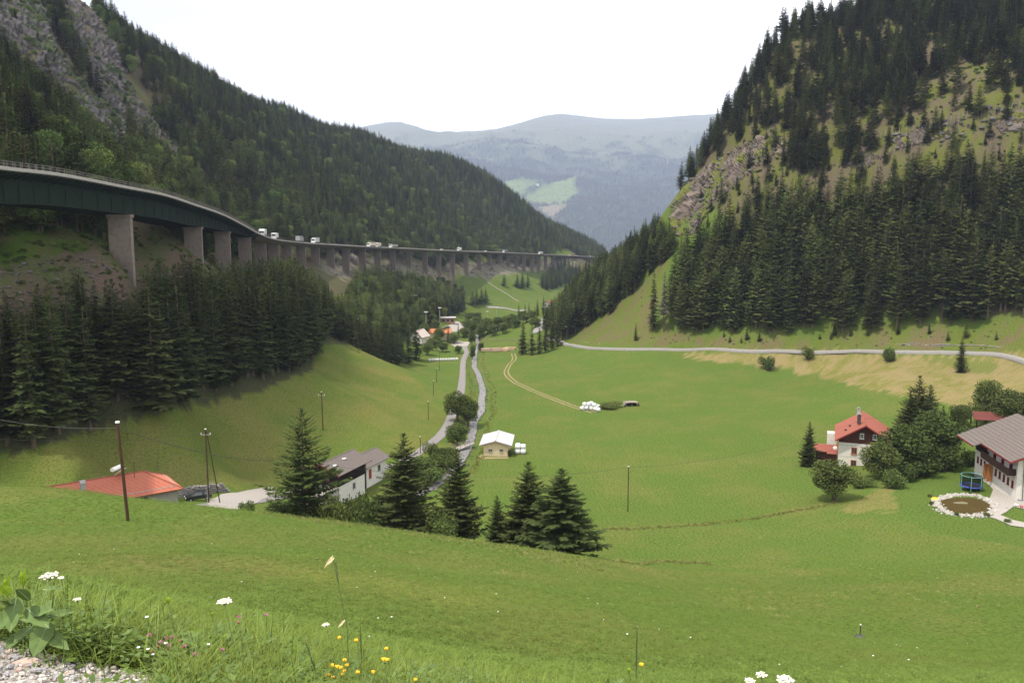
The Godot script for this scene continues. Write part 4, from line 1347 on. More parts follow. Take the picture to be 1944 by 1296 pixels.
	for k in 30:
		st = new_st(); bx(st, Vector3(-half - 1.38, 4.62, -L / 2 + 6.6 + k * 0.41), Vector3(0.05, 1.0, 0.36)); part("board", st, M.dark_wood, bal)
	st = new_st(); bx(st, Vector3(-half - 1.38, 5.17, -L / 2 + 12.6), Vector3(0.14, 0.08, 12.3)); part("rail", st, M.dark_wood, bal)
	for k in 2:
		st = new_st(); bx(st, Vector3(-half - 0.7, 4.62, -L / 2 + (6.45 if k == 0 else 18.75)), Vector3(1.4, 1.0, 0.06)); part("end_panel", st, M.dark_wood, bal)
	st = new_st(); bx(st, Vector3(-half - 0.05, 1.5, -L / 2 + 7.9), Vector3(0.1, 3.0, 1.3)); part("door", st, M.orange_wood, t)
	for k in 2:
		st = new_st(); obox(st, Vector3(-half - 0.5, 1.4, -L / 2 + 6.9 + k * 2.0), Vector3(0.45, 0, 0), Vector3(0, 1.4, 0.1), Vector3(0, 0, 0.06)); part("door_leaf", st, M.orange_wood, t)
	window(t, Vector3(-3.5, 2.6, L / 2), Vector3(0, 0, 1), 1.1, 1.3, M.red_trim)
	window(t, Vector3(-3.5, 5.6, L / 2), Vector3(0, 0, 1), 1.1, 1.3, M.red_trim)
	st = new_st(); tube(st, [Vector3(-half - 0.1, 7.2, L / 2 + 0.1), Vector3(-half + 0.9, 7.0, L / 2 + 0.12), Vector3(-half + 1.0, 0, L / 2 + 0.12)], [0.06], 6); part("downpipe", st, M.dark_metal, t)
	st = new_st(); bx(st, Vector3(-half + 0.3, 8.6, -L / 2 + 15), Vector3(0.02, 0.02, 0.02)); 
	chimney(t, Vector3(1.2, 10.4, 4.0), 0.9, 1.9, M.white_wall)
	# little roof beyond
	t = thing("garage", "open timber carport with dark red roof behind the farmhouse", "garage", gp(at(1875, 812, 190).x, 190), -0.2)
	for x in [-3, 3]:
		for z in [-2, 2]:
			st = new_st(); bx(st, Vector3(x, 0.9, z), Vector3(0.25, 3.4, 0.25)); part("post", st, M.dark_wood, t)
	roof_slope(t, "roof", Vector3(-3.8, 2.5, 3), Vector3(3.8, 2.5, 3), Vector3(3.8, 3.9, 0), Vector3(-3.8, 3.9, 0), 8, M.maroon_tile)
	roof_slope(t, "roof", Vector3(-3.8, 2.5, -3), Vector3(3.8, 2.5, -3), Vector3(3.8, 3.9, 0), Vector3(-3.8, 3.9, 0), 8, M.maroon_tile)

	# --- dark timber house with grey roof, and its annex
	var hd = -0.35
	t = thing("house", "dark timber house on white basement wall with grey tiled roof", "house", Vector3(-34.0, -48.2, -155.3), hd)
	gable_body(t, "wall", 6.4, 9.4, -3.5, 2.0, M.white_wall)
	gable_body(t, "timber_storey", 6.5, 9.5, 2.0, 4.75, M.black_wood, 6.25)
	gable_roof(t, 6.4, 9.4, 6.4, 0.47, 0.9, 1.3, 16, M.grey_tile)
	window(t, Vector3(3.2, 0.75, -0.6), Vector3(1, 0, 0), 0.8, 1.0, M.grey_trim)
	window(t, Vector3(0.6, 3.4, 4.75), Vector3(0, 0, 1), 0.9, 1.0, M.brown_wood)
	st = new_st(); tube(st, [Vector3(3.3, 4.6, -4.9), Vector3(3.3, -1, -4.9)], [0.06], 6); part("downpipe", st, M.dark_metal, t)
	for q in [[1.2, 5.95, -0.5], [1.6, 5.7, 3.6]]:
		st = new_st(); bx(st, Vector3(q[0], q[1], q[2]), Vector3(0.6, 0.14, 0.8)); part("skylight", st, M.white_trim, t)
	var ter = Node3D.new(); ter.name = "terrace"; t.add_child(ter)
	st = new_st(); bx(st, Vector3(-0.2, 0.1, 7.3), Vector3(6.6, 3.6, 5.0)); part("slab", st, M.pale_concrete, ter)
	for k in 7:
		st = new_st(); bx(st, Vector3(3.0, 2.35, 5.1 + k * 0.75), Vector3(0.09, 0.95, 0.09)); part("railing_post", st, M.dark_wood, ter)
	for y in [2.3, 2.75]:
		st = new_st(); bx(st, Vector3(3.0, y, 7.35), Vector3(0.07, 0.1, 4.6)); part("rail", st, M.dark_wood, ter)
	t = thing("house", "low white annex with grey tiled roof behind the dark house", "house", Vector3(-31.2, -48.7, -166.7), hd)
	gable_body(t, "wall", 5.8, 9.0, -3.0, 2.95, M.white_wall, 4.2)
	gable_roof(t, 5.8, 9.0, 4.45, 0.45, 0.8, 0.9, 14, M.grey_tile)
	st = new_st(); bx(st, Vector3(2.93, 0.95, 2.1), Vector3(0.08, 2.0, 1.0)); part("door", st, M.red_wood, t)
	window(t, Vector3(2.9, 1.3, -1.6), Vector3(1, 0, 0), 0.9, 1.1, M.grey_trim)
	st = new_st(); bx(st, Vector3(2.93, 0.9, 4.2), Vector3(0.1, 5.0, 0.9)); part("timber_corner", st, M.black_wood, t)

	# --- hip-roofed building behind the near hill
	var r1 = Vector2(-57.5, 124.1); var rd = Vector2(-0.787, -0.617)
	turn = atan2(-rd.x, rd.y) + PI
	t = thing("building", "low building with broad salmon-red hipped roof behind the grassy crest", "building", Vector3(r1.x, -40.9, -r1.y), atan2(rd.x, -rd.y))
	# local +z runs along the ridge away from the hip
	var ry = 5.1; var ey = 2.6; var hw = 4.6; var LL = 16.0
	roof_slope(t, "roof", Vector3(hw, ey, -hw), Vector3(hw, ey, LL), Vector3(0, ry, LL), Vector3(0, ry, 0), 18, M.salmon_tile)
	roof_slope(t, "roof", Vector3(-hw, ey, -hw), Vector3(-hw, ey, LL), Vector3(0, ry, LL), Vector3(0, ry, 0), 18, M.salmon_tile)
	roof_slope(t, "roof", Vector3(-hw, ey, -hw), Vector3(hw, ey, -hw), Vector3(0.01, ry, 0), Vector3(-0.01, ry, 0), 18, M.salmon_tile)
	for s in [-1, 1]:
		st = new_st(); tube(st, [Vector3(s * hw, ey + 0.05, -hw), Vector3(0, ry + 0.05, 0)], [0.12], 6); part("hip_cap", st, M.salmon_dark, t)
	st = new_st(); tube(st, [Vector3(0, ry + 0.05, 0), Vector3(0, ry + 0.05, LL)], [0.12], 6); part("ridge_cap", st, M.salmon_dark, t)
	st = new_st(); bx(st, Vector3(0, 0.4, LL / 2 - 2.2), Vector3(hw * 2 - 1.4, 5.4, LL + hw - 1.2)); part("wall", st, M.grey_wall, t)
	st = new_st(); bx(st, Vector3(hw - 0.65, 1.0, 2.0), Vector3(0.1, 2.2, 3.0)); part("garage_door", st, M.dark_wood, t)
	chimney(t, Vector3(2.6, 4.4, 9.0), 0.7, 1.1, M.grey_trim)
	st = new_st(); tube(st, [Vector3(1.3, 4.7, 1.6), Vector3(1.3, 7.2, 1.6)], [0.05], 6); part("vent_pipe", st, M.dark_metal, t)
	st = new_st(); tube(st, [Vector3(-1.6, 4.5, -2.6), Vector3(-1.6, 6.0, -2.6)], [0.05], 6); part("vent_pipe", st, M.dark_metal, t)
	var w = Node3D.new(); w.name = "water_heater"; t.add_child(w)
	st = new_st(); tube(st, [Vector3(-0.6, 6.35, 3.0), Vector3(0.9, 6.35, 4.6)], [0.32], 10); part("tank", st, M.white_trim, w)
	st = new_st(); obox(st, Vector3(0.6, 5.85, 3.4), Vector3(0.75, 0, 0.75), Vector3(0.3, 0.35, -0.3), Vector3(0.02, 0.02, 0.02)); part("panel", st, M.white_trim, w)

	# --- village at the far end of the meadow
	t = thing("house", "tall white gabled house half hidden by spruces in the village", "house", hit(797, 652, 300), -0.35)
	gable_body(t, "wall", 7.5, 10, -2, 4.6, M.white_wall, 8.2)
	gable_roof(t, 7.5, 10, 8.5, 0.98, 0.6, 0.8, 10, M.pale_tile)
	for k in 2: window(t, Vector3(-1.6 + 3.2 * k, 3.2, 5), Vector3(0, 0, 1), 1.1, 1.3, M.brown_wood)
	t = thing("building", "long low building with orange roof beside the sports ground", "building", hit(832, 640, 400), 0.25)
	gable_body(t, "wall", 9, 15, -1.5, 3.4, M.cream, 5.0)
	t.rotation.y = PI / 2 + 0.1
	gable_roof(t, 9, 15, 5.4, 0.42, 0.8, 0.8, 10, M.orange_tile)
	for k in 4: window(t, Vector3(4.5, 1.8, -5.0 + 3.3 * k), Vector3(1, 0, 0), 1.2, 1.1, M.brown_wood)
	t = thing("pavilion", "flat-roofed pale pavilion beyond the sandy sports ground", "pavilion", hit(850, 612, 500), 0.1)
	st = new_st(); bx(st, Vector3(0, 1.2, 0), Vector3(9, 4.2, 5)); part("wall", st, M.rust_plaster, t)
	st = new_st(); bx(st, Vector3(0, 3.5, 0.5), Vector3(11, 0.4, 7)); part("roof", st, M.white_roof, t)
	for k in 3: window(t, Vector3(-3 + 3 * k, 1.6, 2.5), Vector3(0, 0, 1), 1.8, 1.3, M.grey_trim)
	tag(put("sports_ground", smooth_mesh(draped([830,628, 846,619, 860,615, 905,615, 912,619, 905,624, 880,630, 840,630], 430, 0.3, 5.0), M.paving)), "sandy sports ground at the edge of the village", "sports ground", "", "structure")
	t = thing("house", "red-roofed chalet half hidden by conifers beside the far road", "house", hit(1041, 584, 600), -0.3)
	gable_body(t, "wall", 10, 12, -2, 5.0, M.white_wall, 7.6)
	gable_roof(t, 10, 12, 8.0, 0.55, 1.0, 1.0, 10, M.red_tile)
	for k in 2: window(t, Vector3(-2 + 4 * k, 3.2, 6), Vector3(0, 0, 1), 1.3, 1.5, M.brown_wood)
	var u = mount_at((1019.0 - 380) / 1120.0, mount_w(1019, 352))
	t = thing("house", "tiny white farmhouse alone on the distant sunny pasture", "house", u, 0.5)
	gable_body(t, "wall", 16, 26, -6, 9, M.white_wall, 14)
	gable_roof(t, 16, 26, 15, 0.5, 2, 2, 4, M.maroon_tile)

func mount_w(px: float, py: float) -> float:
	for i in 200:
		var w = i / 200.0
		if proj(mount_at((px - 380) / 1120.0, w)).y < py: return w
	return 0.5

func chimney(t: Node, p: Vector3, w: float, h: float, m: Material):
	var st = new_st(); bx(st, p + Vector3.UP * h / 2, Vector3(w, h, w))
	var o = part("chimney", st, m, t)
	var s2 = new_st()
	for s in [-1, 1]: obox(s2, p + Vector3(s * w * 0.28, h + 0.25, 0), Vector3(w * 0.3, -s * 0.22, 0), Vector3(0.02 * s, 0.03, 0), Vector3(0, 0, w * 0.55))
	part("cowl", s2, M.grey_trim, o)

# ---------------------------------------------------------------- poles, wires, vehicles, farm things
func pole(label: String, foot: Vector3, height: float, lean: float, m: Material, arms := 0, rad := 0.13, group := "") -> Vector3:
	var t = thing("utility_pole", label, "pole", foot, 0, group)
	var tip = Vector3(lean, height, 0)
	var st = new_st(); tube(st, [Vector3(0, -0.6, 0), tip], [rad, rad * 0.8], 8); part("shaft", st, m, t)
	st = new_st(); tube(st, [tip, tip + Vector3(0, 0.12, 0), tip + Vector3(0, 0.16, 0)], [rad * 1.25, rad * 1.25, rad * 0.3], 8); part("cap", st, M.white_trim, t)
	for k in arms:
		var y = tip - Vector3(0, 0.9 + k * 1.2, 0)
		st = new_st(); bx(st, y, Vector3(1.7, 0.10, 0.10)); var a = part("cross_arm", st, M.grey_trim, t)
		for s in [-1, 1]:
			st = new_st(); tube(st, [y + Vector3(s * 0.75, 0, 0), y + Vector3(s * 0.75, 0.2, 0), y + Vector3(s * 0.75, 0.36, 0)], [0.03, 0.07, 0.04], 6); part("insulator", st, M.white_trim, a)
	return foot + tip

func wire(label: String, a: Vector3, b: Vector3, sag: float, rad := 0.018):
	var pts = []
	for i in 25:
		var u = i / 24.0
		pts.append(a.lerp(b, u) - Vector3.UP * sag * 4 * u * (1 - u))
	var st = new_st(); tube(st, pts, [rad], 4, false)
	tag(part("overhead_wire", st, M.wire), label, "wire")

func build_poles():
	var p1 = pole("tall brown wooden pole alone on the near grassy hillside", hit(243, 989, 40), 8.1, -0.4, M.pole_wood, 0, 0.14)
	var f = hit(396, 955, 60)
	var p2 = pole("main shaft of braced wooden pole with a cross-arm on the crest", f, at(394, 815, -f.z).y - f.y, 0.0, M.pole_wood, 1, 0.13)
	var br = thing("pole_brace", "slanting wooden prop bolted to the braced pole on the crest", "prop", f)
	var foot = Vector3(1.55, hgt(f.x + 1.55, -f.z + 1.0) - f.y - 0.4, -1.0)
	var st = new_st(); tube(st, [foot, Vector3(0.12, (p2 - f).y - 0.3, -0.1)], [0.10, 0.08], 8); part("strut", st, M.pole_wood, br)
	st = new_st(); tube(st, [Vector3(0, 3.6, 0), Vector3(0.85, 3.6, -0.5)], [0.05], 6); part("tie", st, M.grey_trim, br)
	st = new_st(); tube(st, [Vector3(-0.16, 0, 0.1), Vector3(-0.16, 3.2, 0.1)], [0.05], 6); part("conduit", st, M.grey_trim, br)
	var b3 = hit(613, 816, 150)
	var p3 = pole("wooden pole with cross-arm standing on the sloping meadow", b3, at(611, 744, -b3.z).y - b3.y, -0.15, M.pole_wood, 1, 0.14)
	var d4 = 118.0
	var b4 = gp(at(608, 975, d4).x, d4)
	var p4 = pole("reddish wooden pole beside the larch and dark house", b4, at(604, 880, d4).y - b4.y, -0.25, M.red_pole, 0, 0.12)
	var b5 = hit(1192, 971, 120)
	var p5 = pole("slender pole standing alone on the open green meadow", b5, at(1191, 886, -b5.z).y - b5.y, 0.0, M.pole_wood, 0, 0.10)
	var g = "small poles along the valley lane"
	for q in [[798, 861, 829, "pole between lane and shrubs near the dark house"], [813, 797, 762, "pole on the meadow above the roadside trees"], [823, 751, 723, "pole midway along the lane meadow"], [829, 727, 699, "pole just below the row of white bales"], [834, 704, 664, "grey pole behind the row of white bales"], [681, 670, 605, "tall pole in front of the wooded spur"]]:
		var b = hit(q[0], q[1], 150)
		pole(q[3], b, at(q[0], q[2], -b.z).y - b.y, 0.0, M.pole_wood, 0, 0.10, g)
	wire("dark cable sagging from the tall pole past the braced pole", p1 - Vector3(0, 0.4, 0), at(520, 874, 116), 0.8, 0.03)
	wire("cable running from the tall pole towards the dark stand", p1 - Vector3(0, 0.4, 0), at(-60, 783, 70), 0.5)
	wire("thin wire crossing the meadow below the forest stand", p2 - Vector3(0.7, 0.7, 0), at(-60, 830, 95), 0.8)
	wire("wire from the lone meadow pole towards the red-roofed house", p5 - Vector3(0, 0.1, 0), at(1640, 795, 172), 2.2)
	wire("wire from the lone meadow pole to the reddish pole", p5 - Vector3(0, 0.1, 0), p4, 2.0)
	wire("wire passing over the red roof to the tall trees", at(1640, 795, 172), at(1990, 735, 190), 1.5)
	# lamp masts of the sports ground
	var lg = "lamp masts round the sports ground"
	var ml = [[809, 628, 592, "lamp mast at the wooded corner of the sports ground"], [835, 616, 584, "tall lamp mast behind the orange roof"], [925, 614, 591, "lamp mast above the stream-side bushes"], [943, 606, 583, "lamp mast nearest the sunlit far meadow"], [789, 590, 560, "lamp mast rising from the small wood"]]
	for q in ml:
		var b = hit(q[0], q[1], 430)
		var hh = at(q[0], q[2], -b.z).y - b.y
		var t = thing("lamp_mast", q[3], "lamp mast", b, 0, lg)
		st = new_st(); tube(st, [Vector3(0, -1, 0), Vector3(0, hh, 0)], [0.3, 0.2], 6); part("mast", st, M.pale_concrete, t)
		st = new_st(); bx(st, Vector3(0, hh, 0), Vector3(2.2, 0.5, 0.8)); part("lamp_head", st, M.white_trim, t)

func car(called: String, label: String, where: Vector3, turn: float, paint: Material):
	var t = thing(called, label, "car", where, turn)
	var st = new_st()
	# side profile swept across the width, front towards +x
	var pr = [[-2.1, 0.35], [-2.15, 0.75], [-2.0, 0.95], [-1.2, 1.02], [0.95, 0.98], [1.75, 0.85], [2.1, 0.65], [2.1, 0.35]]
	for s in [-1, 1]:
		for i in range(1, pr.size() - 1): tri(st, Vector3(pr[0][0], pr[0][1], s * 0.86), Vector3(pr[i][0], pr[i][1], s * 0.86), Vector3(pr[i + 1][0], pr[i + 1][1], s * 0.86))
	for i in pr.size():
		var a = pr[i]; var b = pr[(i + 1) % pr.size()]
		quad(st, Vector3(a[0], a[1], -0.86), Vector3(b[0], b[1], -0.86), Vector3(b[0], b[1], 0.86), Vector3(a[0], a[1], 0.86))
	var body = part("body", st, paint, t)
	st = new_st()
	var lo = [Vector3(-1.75, 0.99, 0.8), Vector3(1.15, 0.97, 0.8), Vector3(0.35, 1.46, 0.62), Vector3(-1.2, 1.46, 0.62)]
	for s in [-1, 1]: quad(st, lo[0] * Vector3(1, 1, s), lo[1] * Vector3(1, 1, s), lo[2] * Vector3(1, 1, s), lo[3] * Vector3(1, 1, s))
	quad(st, lo[1], lo[1] * Vector3(1, 1, -1), lo[2] * Vector3(1, 1, -1), lo[2]); quad(st, lo[0], lo[0] * Vector3(1, 1, -1), lo[3] * Vector3(1, 1, -1), lo[3])
	part("windows", st, M.window_glass, t)
	st = new_st(); bx(st, Vector3(-0.42, 1.48, 0), Vector3(1.6, 0.05, 1.26)); part("car_top", st, paint, t)
	for x in [-1.3, 1.3]:
		for z in [-0.8, 0.8]:
			st = new_st(); tube(st, [Vector3(x, 0.32, z - 0.1), Vector3(x, 0.32, z + 0.1)], [0.32], 12); var wh = part("wheel", st, M.tyre, t)
			st = new_st(); tube(st, [Vector3(x, 0.32, z - 0.11), Vector3(x, 0.32, z + 0.11)], [0.19], 10); part("rim", st, M.grey_trim, wh)
	for z in [-0.6, 0.6]:
		st = new_st(); bx(st, Vector3(2.08, 0.68, z), Vector3(0.08, 0.14, 0.35)); part("headlight", st, M.white_trim, t)
	return t

func truck(label: String, px: float, length: float, cargo: Material, cab: Material, dir := 1, kind := "truck", off := 3.0, h := 2.7):
	var best = 0; var bd = 1e9
	for k in via.size():
		var s = absf(proj(via[k]).x - px)
		if s < bd: bd = s; best = k
	var f = via_frame(best)
	var w: Vector3 = f[0] + f[2] * off + Vector3.UP * 0.01
	var t = thing("truck" if kind == "truck" else kind, label, kind, w, atan2(-f[1].z, f[1].x) + (PI if dir < 0 else 0.0), "vehicles on the viaduct")
	var st
	if kind == "truck":
		st = new_st(); bx(st, Vector3(-length * 0.12, 1.15 + h / 2, 0), Vector3(length * 0.76, h, 2.5)); part("cargo_box", st, cargo, t)
		st = new_st(); bx(st, Vector3(-length * 0.05, 0.95, 0), Vector3(length * 0.9, 0.3, 2.2)); part("chassis", st, M.dark_metal, t)
		st = new_st(); bx(st, Vector3(length * 0.40, 1.95, 0), Vector3(2.2, 2.6, 2.4)); var cb = part("cab", st, cab, t)
		st = new_st(); bx(st, Vector3(length * 0.40 + 1.11, 2.4, 0), Vector3(0.03, 0.9, 2.1)); part("windscreen", st, M.window_glass, cb)
		for x in [-0.42, -0.30, 0.14, 0.38]:
			for z in [-1.1, 1.1]:
				st = new_st(); tube(st, [Vector3(x * length, 0.5, z - 0.15), Vector3(x * length, 0.5, z + 0.15)], [0.5], 10); part("wheel", st, M.tyre, t)
	else:
		st = new_st(); bx(st, Vector3(0, 0.85, 0), Vector3(length, 0.9, 1.8)); part("body", st, cargo, t)
		st = new_st(); bx(st, Vector3(-0.2, 1.55, 0), Vector3(length * 0.6, 0.6, 1.6)); part("windows", st, M.window_glass, t)
		for x in [-0.3, 0.3]:
			for z in [-0.8, 0.8]:
				st = new_st(); tube(st, [Vector3(x * length, 0.35, z - 0.1), Vector3(x * length, 0.35, z + 0.1)], [0.35], 10); part("wheel", st, M.tyre, t)
	return t

func build_traffic():
	truck("white box truck leading where the viaduct bends", 512, 7, M.white_paint, M.white_paint, -1)
	truck("white truck with pale red trailer behind the leading truck", 533, 6.5, M.white_paint, M.white_paint, -1, "truck", 3.0, 2.3)
	truck("grey box trailer alone on the middle viaduct", 579, 11, M.grey_paint, M.grey_paint)
	truck("white lorry with pale grey trailer on the viaduct", 608, 12, M.pale_paint, M.white_paint, -1)
	truck("cream lorry with pinkish load on the viaduct", 711, 16, M.cream_paint, M.white_paint, -1)
	truck("short pale van-bodied truck following the cream lorry", 724, 8, M.cream_paint, M.cream_paint, -1)
	truck("car transporter with grey load on the viaduct", 752, 17, M.grey_paint, M.white_paint, -1, "truck", 3.0, 1.9)
	truck("small white truck above the tall far piers", 877, 8, M.white_paint, M.white_paint, -1)
	truck("white cab truck with blue trailer on the far viaduct", 963, 16, M.blue_paint, M.white_paint, -1)
	truck("white truck with grey-blue trailer near the far end", 1030, 16, M.pale_paint, M.white_paint, -1)
	truck("white car on the viaduct over the grey scree", 843, 4.5, M.white_paint, M.white_paint, -1, "car")
	truck("tiny white car beyond the small white truck", 926, 4.5, M.white_paint, M.white_paint, -1, "car")
	truck("white car close to the far end of the viaduct", 1085, 4.5, M.white_paint, M.white_paint, -1, "car")
	truck("last white car where the viaduct meets the spur", 1124, 4.6, M.white_paint, M.white_paint, -1, "car")
	truck("brown-grey car just behind the middle lorries", 630, 4.5, M.dark_metal, M.dark_metal, 1, "car")
	var cp = hit(376, 950, 120)
	car("parked_car", "black estate car parked on the forecourt by the boulder wall", cp + Vector3.UP * 0.15, 0.5 + PI, M.black_paint)
	car("parked_car", "red car parked on the driveway by the leafy trees", hit(1811, 829, 150) + Vector3.UP * 0.15, 1.2, M.red_paint)

func bale_node(label: String, group: String) -> Node3D:
	var t = thing("silage_bale", label, "bale", Vector3.ZERO, 0, group)
	t.set_meta("base", "silage_bale")
	var st = new_st()
	var prof = [[0.0, -0.62], [0.45, -0.62], [0.62, -0.52], [0.67, -0.2], [0.67, 0.2], [0.62, 0.52], [0.45, 0.62], [0.0, 0.62]]
	for i in prof.size() - 1:
		for k in 14:
			var a = TAU * k / 14; var b = TAU * (k + 1) / 14
			var p = func(j, an): return Vector3(cos(an) * prof[j][0], sin(an) * prof[j][0] + 0.64, prof[j][1])
			quad(st, p.call(i, a), p.call(i, b), p.call(i + 1, b), p.call(i + 1, a))
	put("wrapped_roll", smooth_mesh(st, M.bale_wrap), t)
	return t

func build_farm():
	var proto = bale_node("round white wrapped bale in the long row beside the lane", "bales in a row beside the lane")
	var n = [0]
	var put_bale = func(p: Vector3, turn: float, label: String, group: String, up := 0.0):
		var o = proto if n[0] == 0 else copy(proto, p, turn)
		if n[0] == 0: o.transform = Transform3D(Basis(Vector3.UP, turn), p)
		n[0] += 1
		o.position.y += up
		tag(o, label, "bale", group)
	for i in 11:
		put_bale.call(hit(815.5 + i * 5.2, 685.3 - i * 0.15, 200), 0.4, "round white wrapped bale in the long row beside the lane", "bales in a row beside the lane")
	var g2 = hit(1122, 778, 180)
	for q in [[-2.7, 0, 0], [-1.3, -0.2, 0], [0.2, 0.6, 0], [1.2, 1.9, 0], [2.0, 3.2, 0], [-0.3, -1.6, 0], [1.1, -1.9, 0], [-1.6, -1.6, 0], [2.5, -2.1, 0], [-0.6, -0.4, 1], [0.9, 1.2, 1], [0.3, -1.7, 1], [-1.9, -0.6, 1]]:
		put_bale.call(gp(g2.x + q[0], -g2.z - q[1]), 0.9 + 0.1 * q[0], "white wrapped bale in the heap on the open meadow" if q[2] == 0 else "white wrapped bale lying on top of the meadow heap", "heap of bales on the meadow", q[2] * 1.15)
	var g3 = Vector3(1.35, 0, -193.5)
	for q in [[0, 0, 0], [1.35, 0.0, 0], [0.1, -1.4, 0], [1.4, -1.4, 0], [0.05, -0.2, 1], [1.35, -0.3, 1], [0.1, -1.5, 1]]:
		put_bale.call(gp(g3.x + q[0], -g3.z - q[1]), 1.5, "white bale standing against the barn" if q[2] == 0 else "white bale stacked on others beside the barn", "bales stacked beside the barn", q[2] * 1.15)
	# shelter of weathered boards
	var w = hit(1198, 770, 180)
	var t = thing("hay_shelter", "low weathered board shelter with dark open front on the meadow", "shelter", w, 0.1)
	var st
	for k in 9:
		st = new_st(); obox(st, Vector3(-1.9 + k * 0.47, 1.35 - absf(k - 4) * 0.03, 0), Vector3(0.22, 0, 0), Vector3(0, 0.03, 0), Vector3(0, 0, 1.5)); part("roof_board", st, M.grey_wood, t)
	for s in [-1, 1]:
		st = new_st(); obox(st, Vector3(s * 2.35, 0.65, 0), Vector3(0.3, -0.68 * s, 0), Vector3(0.03, 0, 0), Vector3(0, 0, 1.5)); part("side_boards", st, M.grey_wood, t)
	st = new_st(); bx(st, Vector3(0, 0.6, -1.4), Vector3(4.2, 1.3, 0.08)); part("back_wall", st, M.dark_wood, t)
	for s in [-1, 0, 1]:
		st = new_st(); bx(st, Vector3(s * 1.9, 0.6, 1.4), Vector3(0.12, 1.4, 0.12)); part("post", st, M.grey_wood, t)
	# log piles by the stream
	var logs = [[925, 666, 10, "long log pile nearest the stream bridge", 0.15], [942, 667, 14, "jumbled heap of logs in the middle of the timber yard", 0.5], [955, 666, 12, "pale stack of sawn logs beside the track", -0.2], [968, 664, 10, "reddish log stack at the start of the farm track", 0.1]]
	var r = RandomNumberGenerator.new(); r.seed = 31
	for q in logs:
		var p = hit(q[0], q[1], 250)
		var lt = thing("log_pile", q[3], "log pile", p, q[4], "log piles of the timber yard")
		var row = 0; var k = 0
		while k < q[2]:
			var cnt = maxi(1, 5 - row)
			for i in cnt:
				var z = (i - cnt / 2.0) * 0.55
				st = new_st(); var y = 0.28 + row * 0.48
				var l = r.randf_range(2.4, 3.4)
				tube(st, [Vector3(-l, y, z + r.randf_range(-0.2, 0.2)), Vector3(l, y + r.randf_range(-0.1, 0.1), z + r.randf_range(-0.2, 0.2))], [r.randf_range(0.2, 0.3)], 7)
				part("log", st, [M.log_a, M.log_b, M.log_c][r.randi() % 3], lt)
				k += 1
			row += 1
			if row > 4: break
	# foot bridge
	var a = hit(862, 853, 120); var b = hit(893, 851, 120)
	var fb = thing("footbridge", "small concrete footbridge with rails over the stream", "bridge", (a + b) / 2 + Vector3.UP * 0.5, atan2(-(b - a).z, (b - a).x))
	var len = a.distance_to(b) + 1.6
	st = new_st(); bx(st, Vector3(0, 0, 0), Vector3(len, 0.3, 1.8)); part("slab", st, M.pale_concrete, fb)
	for z in [-0.85, 0.85]:
		for k in 5:
			st = new_st(); bx(st, Vector3(-len / 2 + 0.2 + k * (len - 0.4) / 4, 0.65, z), Vector3(0.08, 1.0, 0.08)); part("railing_post", st, M.grey_wood, fb)
		for y in [0.6, 1.1]:
			st = new_st(); bx(st, Vector3(0, y, z + 0.06), Vector3(len, 0.09, 0.04)); part("rail", st, M.grey_wood, fb)
	# wooden fence across the far paddock
	var fa = hit(912, 649, 300); var fe = hit(985, 648, 300)
	var fn = thing("paddock_fence", "low wooden fence across the meadow behind the log piles", "fence")
	for k in 16:
		var p = fa.lerp(fe, k / 15.0); p.y = hgt(p.x, -p.z)
		st = new_st(); bx(st, p + Vector3.UP * 0.5, Vector3(0.2, 1.3, 0.2)); part("post", st, M.grey_wood, fn)
		if k < 15:
			var q = fa.lerp(fe, (k + 1) / 15.0); q.y = hgt(q.x, -q.z)
			for y in [0.5, 0.95]:
				st = new_st(); tube(st, [p + Vector3.UP * y + Vector3(0, 0, 0.14), q + Vector3.UP * y + Vector3(0, 0, 0.14)], [0.06], 5); part("rail", st, M.grey_wood, fn)
	# rockfall fences on the bench
	var k2 = 0
	for q in [[[1672,262, 1720,252, 1770,245, 1820,238], "rockfall fence climbing across the grassy bench"], [[1690,292, 1730,286], "short rockfall fence low on the bench"], [[1795,235, 1850,222, 1900,215, 1935,205], "long rockfall fence at the upper end of the bench"], [[1395,302, 1450,296], "row of pale fence posts on the brown crag"]]:
		var line = catmull(path_px(q[0], 280), 3.0)
		var ft = thing("rockfall_fence", q[1], "fence")
		for i in line.size():
			st = new_st(); var p: Vector3 = line[i]
			tube(st, [p - Vector3.UP * 0.6, p + Vector3(0.25, 3.0, 0.2)], [0.10], 5); part("post", st, M.grey_wood if k2 < 3 else M.pale_stone, ft)
			if i < line.size() - 1 and k2 < 3:
				for y in [0.8, 1.6, 2.4]:
					st = new_st(); tube(st, [p + Vector3(0.1, y, 0.1), line[i + 1] + Vector3(0.1, y, 0.1)], [0.03], 4, false); part("cable", st, M.wire, ft)
		k2 += 1
	# marker cone on the near meadow
	var hc = hit(1633, 1212, 15)
	var hy = thing("hydrant_marker", "black ribbed cap with short post on the near meadow", "marker", hc)
	st = new_st()
	for k in 16:
		var a0 = TAU * k / 16; var a1 = TAU * (k + 1) / 16
		var prof = [[0.0, 0.30], [0.14, 0.28], [0.30, 0.16], [0.38, 0.02], [0.38, -0.25]]
		for i in 4:
			var r0 = 1.0 if k % 2 == 0 else 0.9; var r1 = 0.9 if k % 2 == 0 else 1.0
			quad(st, Vector3(cos(a0) * prof[i][0] * r0, prof[i][1], sin(a0) * prof[i][0] * r0), Vector3(cos(a1) * prof[i][0] * r1, prof[i][1], sin(a1) * prof[i][0] * r1), Vector3(cos(a1) * prof[i + 1][0] * r1, prof[i + 1][1], sin(a1) * prof[i + 1][0] * r1), Vector3(cos(a0) * prof[i + 1][0] * r0, prof[i + 1][1], sin(a0) * prof[i + 1][0] * r0))
	part("cap", st, M.black_rubber, hy)
